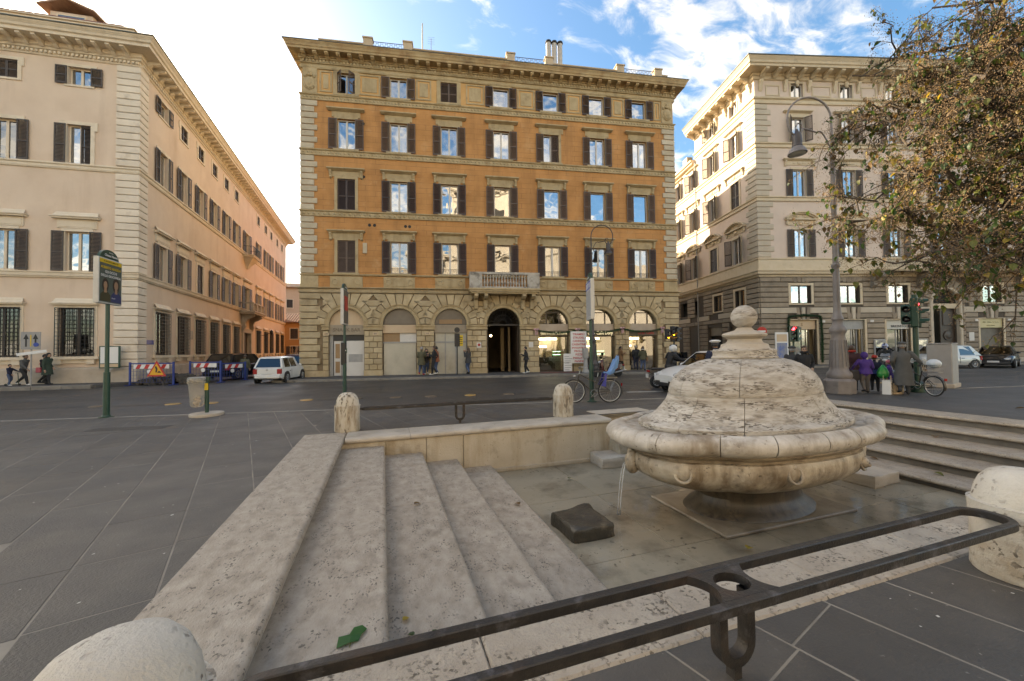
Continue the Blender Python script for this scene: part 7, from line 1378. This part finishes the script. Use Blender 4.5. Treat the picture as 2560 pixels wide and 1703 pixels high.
def person(label,x,y,z,rz,H,top,legs,shoes,hair,arms=('down','down'),stride=0.0,lean=0.0,long=0,coat=None,hat=None,seat=None,sleeve=None,bag=None,look=0.0,glasses=False,scarf=None,detail=False,turn=0):
    """facing +x. One continuous remeshed body, coloured by the nearest limb; hair, hat, coat skirt as children"""
    t=thing('person',label,'person',(x,y,z),rz); S=H; seg=[]   # (a,b,ra,rb,label)
    hz=.52*S if not seat else seat; lx=lean*S
    hip=Vector((0,0,hz)); sh=Vector((lx,0,hz+.295*S)); nk=Vector((lx*1.15,0,hz+.345*S)); hd=Vector((lx*1.25+.012*S,0,hz+.415*S))
    mb=MB()
    def ring(c,wy,wx,n=14): return [(c.x+wx*cos(2*pi*j/n),c.y+wy*sin(2*pi*j/n),c.z) for j in range(n)]
    tor=[]
    for u,wy,wx in((-.1,.07,.055),(-.02,.098,.072),(.1,.088,.064),(.25,.094,.068),(.45,.105,.074),(.7,.117,.078),(.88,.118,.068),(.97,.085,.055),(1.06,.04,.042)): tor.append(ring(hip+(sh-hip)*u,wy*S,wx*S))
    mb.rings(tor); seg.append((hip,sh,.1*S,.11*S,'top'))
    def limb(P,rs,lab):
        for (a,b),(ra,rb) in zip(zip(P,P[1:]),zip(rs,rs[1:])): mb.tube([a,(a+b)/2,b],[ra,(ra+rb)/2*1.03,rb],9); seg.append((a,b,ra,rb,lab))
        for p,r in zip(P,rs): mb.ball(tuple(p),r*.99,9,6)
    limb([nk-Vector((0,0,.02*S)),hd-Vector((.0,0,.04*S))],[.036*S,.034*S],'skin')
    mb.ball(tuple(hd),.062*S,14,10,.92,.78,1.12); mb.ball(tuple(hd+Vector((.03*S,0,-.032*S))),.036*S,8,6,.8,.85,.8); seg.append((hd-Vector((0,0,.02*S)),hd+Vector((0,0,.03*S)),.06*S,.06*S,'skin'))
    for sg,fx in((-1,stride),(1,-stride)):
        hp=hip+Vector((0,sg*.052*S,0))
        if seat: kn=Vector((.23*S,sg*.1*S,hz-.02*S)); an=Vector((.2*S,sg*.11*S,max(.06*S,hz-.27*S)))
        else: kn=Vector((fx*S*.5+(.03*S if fx>=0 else .055*S if stride else .012*S),sg*.058*S,hz-.235*S)); an=Vector((fx*S-(.05*S if fx<0 else 0),sg*.06*S,.05*S+(.05*S if fx<0 and stride else 0)))
        limb([hp,kn,an],[.064*S,.045*S,.031*S],'legs'); toe=an+Vector((.1*S,sg*.012*S,-.022*S if not(fx<0 and stride) else -.045*S)); heel=an+Vector((-.018*S,0,-.02*S))
        limb([heel,toe],[.03*S,.024*S],'shoes')
    hands=[]
    PR={'down':((-.012,.15,-.18),(.025,.15,-.33)),'front':((.03,.14,-.17),(.165,.05,-.1)),'phone':((.04,.15,-.15),(.15,.06,.02)),'pocket':((-.07,.16,-.16),(.03,.125,-.27)),'reach':((.12,.16,-.12),(.27,.15,-.17)),'out':((.0,.21,-.15),(.05,.28,-.27)),'swingf':((.06,.14,-.17),(.16,.13,-.28)),'swingb':((-.1,.15,-.16),(-.12,.15,-.32)),'hip':((-.1,.19,-.15),(.02,.12,-.2)),'hold':((.02,.17,-.18),(.12,.17,-.27))}
    for sg,pz in((1,arms[0]),(-1,arms[1])):
        s0=sh+Vector((0,sg*.108*S,-.015*S)); e,w_=PR[pz]; el=sh+Vector((e[0]*S,sg*e[1]*S,e[2]*S)); wr=sh+Vector((w_[0]*S,sg*w_[1]*S,w_[2]*S))
        limb([s0,el,wr],[.047*S,.037*S,.028*S],'sleeve'); d=(wr-el).normalized(); limb([wr,wr+d*.035*S],[.024*S,.026*S],'skin'); hands.append((wr+d*.03*S,d,sg))
    tmp=bpy.data.objects.new('tmp',mb.mesh('tmp',m_skin)); COL.objects.link(tmp); rm=tmp.modifiers.new('r','REMESH'); rm.mode='VOXEL'; rm.voxel_size=.0125*S if detail else .016*S; sm=tmp.modifiers.new('s','SMOOTH'); sm.iterations=4; sm.factor=.5
    mm=dict(top=top,legs=legs,shoes=shoes,skin=m_skin,sleeve=sleeve or top)
    def done(me):
        keys=['top','legs','shoes','skin','sleeve']; me.materials.clear()
        for k in keys: me.materials.append(mm[k])
        me.materials.append(m_eye); me.materials.append(m_lip)
        for p in me.polygons:
            c=p.center; best=9;bi='top'
            for a,b,ra,rb,lab in seg:
                ab=b-a; u=max(0,min(1,(c-a).dot(ab)/max(ab.length_squared,1e-9))); dd=(c-(a+ab*u)).length/(ra+(rb-ra)*u)
                if dd<best: best=dd; bi=lab
            if bi=='skin' and c.z<nk.z-.0*S and (c-hd).length<.3*S and c.z<nk.z+.005*S: bi='top'
            p.material_index=keys.index(bi)
        bm=bmesh.new(); bm.from_mesh(me)
        ex=MB()   # hands with five fingers, nose, ears, eyes, mouth
        for c,d,sg in hands:
            sd=d.cross(Vector((0,0,1))); sd=sd.normalized() if sd.length>.1 else Vector((0,1,0)); up_=sd.cross(d); ex.cm=3
            ex.tube([tuple(c-d*.01*S),tuple(c+d*.03*S),tuple(c+d*.05*S)],[.02*S,.024*S,.02*S],8)
            for q in range(4):
                b0=c+d*.045*S+sd*(q-1.5)*.0115*S; ln=(.034,.042,.039,.03)[q]*S; b1=b0+d*ln*.55; b2=b1+(d*.6-up_*.6)*ln*.5; ex.tube([tuple(b0),tuple(b1),tuple(b2)],[.0062*S,.0058*S,.0045*S],6)
            th=c+d*.01*S+sd*.022*S; ex.tube([tuple(th),tuple(th+(d*.6+sd*.5)*.022*S),tuple(th+(d*.9+sd*.1)*.044*S)],[.0075*S,.007*S,.005*S],6)
        ex.cm=3; ex.tube([tuple(hd+Vector((.055*S,0,.008*S))),tuple(hd+Vector((.068*S,0,-.014*S))),tuple(hd+Vector((.056*S,0,-.018*S)))],[.004*S,.0085*S,.006*S],6)
        for sg in(-1,1): ex.ball(tuple(hd+Vector((0,sg*.05*S,-.006*S))),.013*S,6,5,.7,.4,1.2)
        ex.cm=5
        for sg in(-1,1): ex.ball(tuple(hd+Vector((.052*S,sg*.02*S,.008*S))),.0062*S if not glasses else .014*S,6,5,.6,1.3,.8)
        ex.cm=6; ex.ball(tuple(hd+Vector((.056*S,0,-.036*S))),.012*S,6,4,.35,1,.3)
        em=ex.mesh('ex',[mm['top']]*7); bm.from_mesh(em); 
        out=bpy.data.meshes.new('body'); bm.to_mesh(out); bm.free()
        for m_ in me.materials: out.materials.append(m_)
        out.shade_smooth(); ob('body',out,t)
        bpy.data.meshes.remove(em)
    PEND.append(('body',tmp,done))
    # hair
    if hair:
        hb=MB(); rs=[]
        for i in range(8):
            a=R(-22+i*16); r=.069*S*max(cos(a),.05); zz=.072*S*sin(a)*1.06
            rs.append([(hd.x-.006*S+r*cos(2*pi*j/16)*(.94 if cos(2*pi*j/16)<.3 else (.94 if a>R(22) else .45)),hd.y+r*.86*sin(2*pi*j/16)*(1 if cos(2*pi*j/16)<.55 or a>R(22) else .8),hd.z+.006*S+zz) for j in range(16)])
        hb.rings(rs)
        if long: hb.rings([[(hd.x-.038*S+q*.5*cos(2*pi*j/10),q*1.0*sin(2*pi*j/10),hd.z+zz*S) for j in range(10)] for q,zz in((.055*S,.02),(.07*S,-.06),(.068*S,-.12),(.05*S,-long))])
        hb.obj('hair',hair,t,smooth=180)
    if coat:
        ln=coat[0]*S; rs=[]; n=20
        for u,k_ in((0,1.0),(.25,1.07),(.6,1.2),(1,1.34)):
            zz=hz+.1*S-u*ln; rs.append([(lx*.3+.088*S*k_*cos(2*pi*j/n)*(1+.05*u*sin(j*2.4)),.112*S*k_*sin(2*pi*j/n)*(1+.05*u*cos(j*1.7)),zz) for j in range(n)])
        MB().rings(rs,cap0=False).obj('coat',coat[1],t,smooth=60)
    if hat:
        kind,hm=hat
        if kind=='beanie': MB().lathe([(.068*S,-.0*S),(.07*S,.02*S),(.066*S,.05*S),(.045*S,.078*S),(.01*S,.086*S)],16,0,0,.98,.88).obj('hat',hm,t,(hd.x-.006*S,0,hd.z+.008*S),smooth=180)
        if kind=='police': MB().lathe([(.062*S,.02*S),(.064*S,.045*S),(.098*S,.062*S),(.1*S,.074*S),(.06*S,.09*S),(.01*S,.093*S)],18,0,0,1.0,.92).obj('cap',hm,t,(hd.x,0,hd.z+.006*S),smooth=50); MB().lathe([(.064*S,.02*S),(.066*S,.04*S)],16,0,0,1,.92).obj('cap_band',k_navy,t,(hd.x,0,hd.z+.008*S)); MB().rings([[(hd.x+.04*S,-.05*S,hd.z+.03*S),(hd.x+.04*S,.05*S,hd.z+.03*S),(hd.x+.04*S,.05*S,hd.z+.034*S),(hd.x+.04*S,-.05*S,hd.z+.034*S)],[(hd.x+.1*S,-.03*S,hd.z+.014*S),(hd.x+.1*S,.03*S,hd.z+.014*S),(hd.x+.1*S,.03*S,hd.z+.017*S),(hd.x+.1*S,-.03*S,hd.z+.017*S)]]).obj('cap_visor',m_trim,t)
        if kind=='helmet': MB().ball((hd.x-.004*S,0,hd.z+.014*S),.088*S,16,10,1.08,.9,1.02).obj('helmet',hm,t,smooth=180); MB().ball((hd.x+.035*S,0,hd.z+.004*S),.064*S,12,8,.95,.95,.6).obj('visor',m_carglass,t,smooth=180); MB().box(hd.x-.08*S,hd.x+.09*S,-.014*S,.014*S,hd.z+.06*S,hd.z+.104*S).obj('helmet_stripe',k_navy,t)
        if kind=='cap': MB().lathe([(.07*S,.015*S),(.082*S,.03*S),(.07*S,.055*S),(.02*S,.068*S)],16,0,0,1.05,.92).obj('hat',hm,t,(hd.x,0,hd.z+.018*S),smooth=180)
        if kind=='hood': MB().ball((hd.x-.014*S,0,hd.z),.08*S,14,10,.9,.95,1.1).obj('hood',hm,t,smooth=180)
    if scarf: MB().tube([(nk.x+.048*S*cos(2*pi*j/12),.055*S*sin(2*pi*j/12),nk.z+.012*S) for j in range(13)],.024*S,8).obj('scarf',scarf,t,smooth=180)
    if bag: MB().cbox(-.1,.1,-.05,.05,0,.26,.02).obj('bag',bag,t,(.0,-.17*S,hz-.12*S)); MB().tube([(0,-.17*S,hz+.13*S),(0,-.1*S,hz+.25*S),(0,.08*S,hz+.28*S)],.008,5).obj('bag_strap',bag,t)
    return t
A=lambda az:R(90-az)    # heading azimuth -> rotation
P_=.1
person('child in dark jacket and jeans on a toy scooter by the palazzo',-17.15,25.55,.15,A(92),1.04,k_navy,k_jean,k_wht,h_brn,('reach','swingf'),.04)
t=thing('kick_scooter','small green kick scooter under the child by the palazzo','scooter',(-17.05,25.55,.15),R(-2)); MB().box(-.25,.25,-.05,.05,.06,.08).obj('deck',k_grn,t); MB().cyl((.24,0,.06),(.2,0,.62),.014,n=6).cyl((.2,-.14,.62),(.2,.14,.62),.012,n=6).obj('stem',k_grn,t); 
for xx in(-.24,.27): MB().lathe([(.05,-.015),(.055,0),(.05,.015)],12).obj('wheel',m_tyre,t).matrix_basis=T(xx,0,.055)@Matrix.Rotation(pi/2,4,'X')
person('woman in grey jacket striding along the palazzo wall',-16.62,25.5,.15,A(95),1.5,k_grey,k_blk,k_wht,h_brn,('swingb','swingf'),.16,.03)
person('dark haired person in black walking with a pink bag by the palazzo',-16.1,25.85,.15,A(95),1.5,k_blk,k_blk,k_blk,h_blk,('down','swingf'),.12,.02,bag=k_pink)
person('woman with big dark hair in a long dark green coat by the palazzo',-15.75,25.5,.15,A(95),1.56,k_grn,k_blk,k_blk,h_blk,('pocket','down'),.1,.02,.16,(.3,k_grn))
person('man in dark jacket and jeans walking away down the side street',-7.85,27.2,-.02,A(-10),1.5,k_ol,k_jean,k_blk,h_brn,('down','down'),.05,0,0,(.14,k_ol))
person('man in a long olive hooded coat with red shoes, back turned',2.28,24.55,P_,A(20),1.74,k_ol,k_jean,k_red,h_gry,('front','front'),.03,.02,0,(.26,k_ol))
person('woman with brown hair standing between the olive coat and the black jacket',2.62,24.95,P_,A(170),1.62,k_char,k_jean,k_wht,h_brn,('front','front'),.02,0,.12)
person('man in black jacket and trousers leaning with crossed feet',2.98,24.1,P_,A(-70),1.78,k_blk,k_blk,k_wht,h_brn,('front','pocket'),.07,-.02)
person('person in a rust coloured coat behind the leaning man',3.2,24.6,P_,A(-60),1.76,k_or,k_jean,k_blk,h_blk,('pocket','down'),.02,0,0,(.16,k_or))
person('young woman with long hair in a dark padded coat holding a phone',5.15,24.15,P_,A(-40),1.67,k_char,k_jean,k_blk,h_brn,('phone','phone'),.03,0,.2,(.2,k_char))
person('man in black with white shoes reading a phone beside the doorway',8.55,22.75,P_,A(-75),1.68,k_blk,k_blk,k_wht,h_blk,('front','pocket'),.03,.02,0,(.1,k_blk),bag=k_blk)
person('man in a camel brown coat walking past the cafe',15.45,22.85,P_,A(95),1.64,k_brn,k_blk,k_wht,h_blk,('swingf','front'),.13,.02,0,(.22,k_brn),glasses=True)
person('man in black jacket looking into the last cafe window',16.55,22.6,P_,A(20),1.7,k_blk,k_navy,k_blk,h_gry,('pocket','down'),.03)
person('woman in a dark green coat carrying a bag by the last cafe window',16.7,22.05,P_,A(50),1.62,k_ol,k_jean,k_blk,h_brn,('hold','down'),.06,0,.08,(.16,k_ol),bag=k_brn,scarf=k_wht)
person('scooter rider in black jacket and white helmet',11.05,13.0,-.02,A(108),1.72,k_blk,k_char,k_blk,None,('reach','reach'),0,.1,hat=('helmet',mat('white_helmet',(.65,.65,.63),rough=.2)),seat=.86)
person('man in a dark jacket beside the black scooter near the corner',14.45,16.6,-.02,A(30),1.7,k_char,k_blk,k_blk,h_brn,('reach','reach'),.02,.05)
person('police officer in navy uniform and white peaked cap behind the fountain',9.95,9.62,0,A(80),1.78,k_navy,k_navy,k_blk,h_blk,('down','front'),.03,.03,hat=('police',mat('white_cap',(.8,.8,.78),rough=.4)),detail=True)
person('woman in a black knitted hat half hidden by the fountain finial',12.35,9.75,0,A(-65),1.64,k_blk,k_blk,k_blk,h_brn,('front','down'),.02,.02,.14,hat=('beanie',k_blk),detail=True)
person('man in a grey jacket with his back turned behind the dome',13.6,9.75,0,A(40),1.58,k_char,k_blk,k_blk,h_gry,('down','down'),.03,hat=('cap',k_char),detail=True)
person('man in sunglasses and black quilted jacket facing the fountain',13.42,9.22,0,A(225),1.6,k_blk,k_blk,k_blk,h_brn,('pocket','pocket'),.02,glasses=True,scarf=k_blk,detail=True)
person('child in a purple hooded jacket and taupe trousers beside the lamp',15.42,8.62,0,A(40),1.36,k_pur,k_trou,k_blk,None,('out','hold'),.05,.02,hat=('hood',k_pur),detail=True,coat=(.14,k_pur))
person('woman in maroon with a red scarf behind the purple jacket',15.85,9.25,0,A(50),1.6,k_mar,k_blk,k_blk,h_brn,('front','pocket'),.02,0,0,(.16,k_mar),scarf=k_red,detail=True)
person('child in a red knitted hat and navy jacket',16.15,8.75,0,A(60),1.24,k_navy,k_blk,k_blk,h_brn,('down','hold'),.02,hat=('beanie',k_red),detail=True,coat=(.12,k_blue))
person('small child in a pink hat and purple coat beside the grey coat',16.1,8.32,0,A(-20),1.08,k_pur,k_blk,k_brn,h_brn,('down','out'),.02,hat=('beanie',k_pink),detail=True,coat=(.2,k_pur))
person('elderly person in a long grey overcoat holding the loaded bicycle',16.0,7.9,0,A(55),1.68,k_grey,k_char,k_blk,h_gry,('pocket','out'),.02,.02,hat=('cap',k_grey),detail=True,coat=(.44,k_grey))
person('scooter rider in a blue and white helmet behind the group',24.55,12.8,-.02,A(250),1.68,k_blk,k_char,k_blk,None,('reach','reach'),0,.08,hat=('helmet',mat('blue_white_helmet',(.5,.55,.65),(.1,.15,.4),ns=12,rough=.2,obj=True)),seat=.86)
# ------------------------------------------------------------------ tree reaching in from the right
m_bark=mat('tree_bark',(.05,.036,.026),(.1,.075,.055),ns=5,rough=.9,bump=.8,bs=18,stretch=(2,2,.5)); m_pod=mat('dry_seed_pods',(.17,.105,.05),(.3,.19,.1),ns=3,rough=.85)
def leafmat(n,c,c2):
    m=mat(n,c,c2,ns=1.2,rough=.55,var=.25); nt=m.node_tree; b=nt.nodes['Principled BSDF']; o=[q for q in nt.nodes if q.type=='OUTPUT_MATERIAL'][0]; tr=N(nt,'ShaderNodeBsdfTranslucent'); tr.inputs[0].default_value=(c2[0]*1.4,c2[1]*1.3,c2[2],1); ms=N(nt,'ShaderNodeMixShader'); ms.inputs[0].default_value=.35; L(nt,b.outputs[0],ms.inputs[1]); L(nt,tr.outputs[0],ms.inputs[2]); L(nt,ms.outputs[0],o.inputs[0]); return m
LM=[leafmat('leaf_green',(.03,.07,.014),(.055,.105,.022)),leafmat('leaf_yellow_green',(.09,.11,.02),(.15,.155,.03)),leafmat('leaf_yellow',(.3,.22,.03),(.38,.27,.04)),leafmat('leaf_brown',(.13,.075,.03),(.19,.11,.04))]
tr_=random.Random(11); TB_=Vector((13.9,2.3,0))
tree=thing('broadleaf_tree','autumn tree with yellowing leaves and brown seed clusters at the right','tree',tuple(TB_))
def Dp(px,py,dep):   # a point in the square seen at that place of the picture, dep metres deep
    return Vector((0,0,1.6))+(rt*((px-1280)/967.7)-up*((py-851.5)/967.7)+fw)*dep
wood=MB(); twigs=[]
def curve(a,b,sag,n=7,wob=.12):
    d=b-a; P=[]
    for k in range(n+1):
        u=k/n; P.append(a+d*u+Vector((0,0,sag*4*u*(1-u)))+Vector((tr_.gauss(0,1),tr_.gauss(0,1),tr_.gauss(0,1)))*wob*d.length*.12*(1 if 0<k<n else 0))
    return P
fork=TB_+Vector((-.15,.2,3.6)); wood.tube(curve(TB_,fork,0,5,.03),[.3,.25,.22,.21,.2,.2],12)
fork2=fork+Vector((-.3,.5,1.6)); wood.tube([fork,fork+Vector((-.2,.2,.8)),fork2],[.2,.17,.15],10)
limbs=[(fork2,Dp(2440,120,8.6),.3,.12),(fork2,Dp(2300,200,9.3),.4,.12),(fork2,Dp(2180,260,9.8),.35,.1),(fork,Dp(2200,430,9.8),.6,.11),(fork,Dp(2110,560,9.6),.6,.09),(fork,Dp(2230,660,8.8),.1,.08),(fork,Dp(2330,600,8.6),.3,.1),(fork2,Dp(2500,330,8),.2,.1),(fork2,Dp(2330,20,8.8),.2,.1),(fork,Dp(2470,650,7.6),.1,.08),(fork2,Dp(2260,110,10.2),.3,.09),(fork2,Dp(2130,190,10.4),.3,.08),(fork2,Dp(2090,330,10.4),.4,.07),(fork,Dp(2080,490,10.2),.5,.08),(fork,Dp(2420,470,9.2),.3,.09),(fork2,Dp(2560,80,9.5),.3,.09),(fork2,Dp(2500,-80,9.5),.3,.09),(fork2,Dp(2330,330,9.0),.4,.09),(fork2,Dp(2380,260,10.5),.3,.08)]
for a,b,sag,r in limbs:
    P=curve(a,b,sag,8,.5); wood.tube(P,[r*(1-.82*k/8) for k in range(9)],8)
    for k in range(2,9):
        for q in range(4 if k>4 else 2):
            d=(P[k]-P[k-1]).normalized(); s=(d*tr_.uniform(.0,.8)+Vector((tr_.gauss(0,.6),tr_.gauss(0,.6),tr_.gauss(-.05,.5)))).normalized(); ln=tr_.uniform(.5,1.5); st=P[k-1]+(P[k]-P[k-1])*tr_.random()
            e=st+s*ln+Vector((0,0,-.12*ln)); B=curve(st,e,.08,4,.5); wood.tube(B,[.016*(1-.7*j/4)+.003 for j in range(5)],5)
            for j in range(1,5):
                for w2 in range(2):
                    s2=(s*.5+Vector((tr_.gauss(0,.7),tr_.gauss(0,.7),tr_.gauss(-.1,.6)))).normalized(); e2=B[j]+s2*tr_.uniform(.2,.55)+Vector((0,0,-.06)); T_=curve(B[j],e2,.03,3,.4); wood.tube(T_,[.006,.005,.004,.003],4); twigs.append(T_)
wood.v=[tuple(Vector(v)-TB_) for v in wood.v]; wood.obj('trunk',m_bark,tree,smooth=60)
# seed clusters
V=[];F_=[]
for T_ in twigs:
    if tr_.random()<.12: continue
    n=tr_.randint(22,54); c0=T_[-1] 
    for k in range(n):
        u=tr_.random(); p=T_[0]+(T_[-1]-T_[0])*(.15+.85*u)+Vector((tr_.gauss(0,1),tr_.gauss(0,1),tr_.gauss(-.3,1)))*.085-TB_; s=tr_.uniform(.007,.014); i=len(V)
        a=tr_.uniform(0,6.28); V+=[tuple(p+Vector((s*cos(a),s*sin(a),-s*.4))),tuple(p+Vector((s*cos(a+2.1),s*sin(a+2.1),-s*.4))),tuple(p+Vector((s*cos(a+4.2),s*sin(a+4.2),-s*.4))),tuple(p+Vector((0,0,s*1.5)))]; F_+=[(i,i+1,i+3),(i+1,i+2,i+3),(i+2,i,i+3)]
me=bpy.data.meshes.new('seed_clusters'); me.from_pydata(V,[],F_); me.materials.append(m_pod); ob('seed_clusters',me,tree,kind='stuff')
# leaves: the biggest 300 single, the rest together
def leaf_geo(s,curl):
    out=[(0,0),(.16,.24),(.42,.3),(.7,.2),(1,0),(.7,-.2),(.42,-.3),(.16,-.24)]
    Vv=[(x*s,y*s*1.25,-curl*s*(x*x)*.6+abs(y)*s*.25) for x,y in out]; mid=[(.2*s,0,-curl*s*.03),(.55*s,0,-curl*s*.18)]
    return Vv+mid,[(0,1,8),(1,2,9,8),(2,3,9),(3,4,9),(4,5,9),(5,6,9),(6,7,8,9),(7,0,8)]
lms=[]
for k in range(6):
    v,f=leaf_geo(1,.3+.25*(k%3))
    for m in LM: 
        me=bpy.data.meshes.new('leaf'); me.from_pydata(v,[],f); me.materials.append(m); lms.append(me)
leaves=[]
for T_ in twigs:
    dens=.6 if T_[-1].z<6.5 else .36
    for k in range(4):
        if tr_.random()<dens:
            p=T_[-1] if k==0 else T_[tr_.randint(1,3)]; s=tr_.uniform(.07,.165); leaves.append((s/(p-Vector((0,0,1.6))).length,p,s,(tr_.uniform(-.5,.5),tr_.uniform(.2,1.5),tr_.uniform(0,6.28)),tr_.choices(range(4),(6,4,.8,2.4))[0],tr_.randint(0,5)))
leaves.sort(key=lambda t:-t[0]); RV=MB(); rm_=[]
for n,(q,p,s,e,mi,k) in enumerate(leaves):
    Mx=T(*(p-TB_))@Euler(e).to_matrix().to_4x4()@Matrix.Diagonal((s,s,s,1))
    if n<300: ob('leaf',lms[k*4+mi],tree,M=Mx)
    else: v,f=leaf_geo(1,.3+.25*(k%3)); RV.cm=mi; RV.add([tuple(Mx@Vector(c)) for c in v],f)
if RV.f:
    me=bpy.data.meshes.new('leaves'); me.from_pydata(RV.v,[],RV.f); [me.materials.append(m) for m in LM]; me.polygons.foreach_set('material_index',RV.m); ob('leaves',me,tree,kind='stuff')
# ------------------------------------------------------------------ fallen leaves and litter
fl=random.Random(5)
def fallen(label,x,y,z,s,mi,rz,group=None):
    v,f=leaf_geo(s,.25); v=[(a,b,c+abs(b)*.25+.004*fl.random()) for a,b,c in v]; zmin=min(c for a,b,c in v); me=bpy.data.meshes.new('fallen_leaf'); me.from_pydata([(a,b,c-zmin+.003) for a,b,c in v],[],f); me.materials.append(LM[mi]); return thing('fallen_leaf',label,'leaf',(x,y,z),rz,group,me)
big=thing('fallen_leaf','large torn green leaf on the upper step near the rail','leaf',(-.19,2.63,-.166),R(25)); 
v=[(-.1,-.03,.004),(-.06,.045,.012),(.0,.03,.006),(.04,.06,.014),(.09,.05,.01),(.1,.0,.006),(.05,-.03,.012),(.02,-.06,.004),(-.03,-.045,.01),(0,0,.016)]
me=bpy.data.meshes.new('blade'); me.from_pydata(v,[],[(9,i,(i+1)%9) for i in range(9)]); me.materials.append(leafmat('leaf_fresh_green',(.02,.1,.015),(.03,.15,.025))); ob('blade',me,big)
MB().tube([(-.02,-.045,.006),(-.04,-.075,.004)],.003,5).obj('stalk',LM[1],big)
fallen('small dry leaf on the second step near the rail',.13,2.95,-.355,.06,2,.6); fallen('small green leaf scrap beside the dry leaf on the second step',.2,2.78,-.355,.055,0,2.5); fallen('narrow green leaf scrap near the edge of the second step',.33,2.75,-.355,.05,0,1.2); fallen('brown leaf alone in the middle of the second step',.37,5.1,-.355,.09,3,.3); fallen('reddish brown leaf on the lowest step edge',1.95,5.55,-.75,.12,3,2.0); fallen('yellow leaf on the upper step against the basin wall',-.35,7.75,-.165,.2,1,.2)
fallen('yellow leaf floating left of the fountain near the basin wall',3.35,6.7,-.876,.1,1,1.0); fallen('yellow brown leaf on the basin floor in front of the fountain',4.2,3.62,-.876,.12,2,.4)
for k in range(16):
    x=fl.uniform(14,24); y=fl.uniform(2.5,7.2); fallen('fallen yellow brown leaf on the paving right of the steps',x,y,-.01,fl.uniform(.12,.24),fl.choice((1,2,3)),fl.uniform(0,6),'fallen leaves on the right paving')
for k in range(7):
    i=fl.randint(0,3); xs=11.2-(SX[i]+SX[i+1])/2+fl.uniform(-.2,.2); fallen('fallen leaf lying on the right hand steps',xs,fl.uniform(3.2,7.2),SZ[i+1]+.002,fl.uniform(.1,.2),fl.choice((1,2,3)),fl.uniform(0,6),'fallen leaves on the right steps')
m_lit2=mat('pale_litter',(.6,.58,.54),rough=.8); V=[];F_=[]
for k in range(120):
    x,y=(fl.uniform(-9,-1.45),fl.uniform(2.2,11.5)) if k<108 else (fl.uniform(1.8,4.6),fl.uniform(.9,1.68)); s=fl.uniform(.004,.011)*(1.6 if fl.random()<.1 else 1); a=fl.uniform(0,6); i=len(V); V+=[(x+s*1.5*cos(a),y+s*1.5*sin(a),.0045),(x-s*sin(a),y+s*cos(a),.0045),(x-s*1.2*cos(a),y-s*1.2*sin(a),.0045),(x+s*sin(a),y-s*cos(a),.0045)]; F_.append((i,i+1,i+2,i+3))
me=bpy.data.meshes.new('litter'); me.from_pydata(V,[],F_); me.materials.append(m_lit2); o=ob('litter',me); o['kind']='stuff'; o['label']='small pale scraps of litter scattered over the paving'; o['category']='litter'
# ------------------------------------------------------------------ evaluate text and bodies once
bpy.context.view_layer.update(); dg=bpy.context.evaluated_depsgraph_get()
for it in PEND:
    if it[0]=='text':
        _,t,parent,Mx,m,name=it
        me=bpy.data.meshes.new_from_object(t.evaluated_get(dg)); me.name=name; me.materials.clear(); me.materials.append(m)
        ob(name,me,parent,M=Mx)
    else: it[2](bpy.data.meshes.new_from_object(it[1].evaluated_get(dg)))
for it in PEND: bpy.data.objects.remove(it[1])
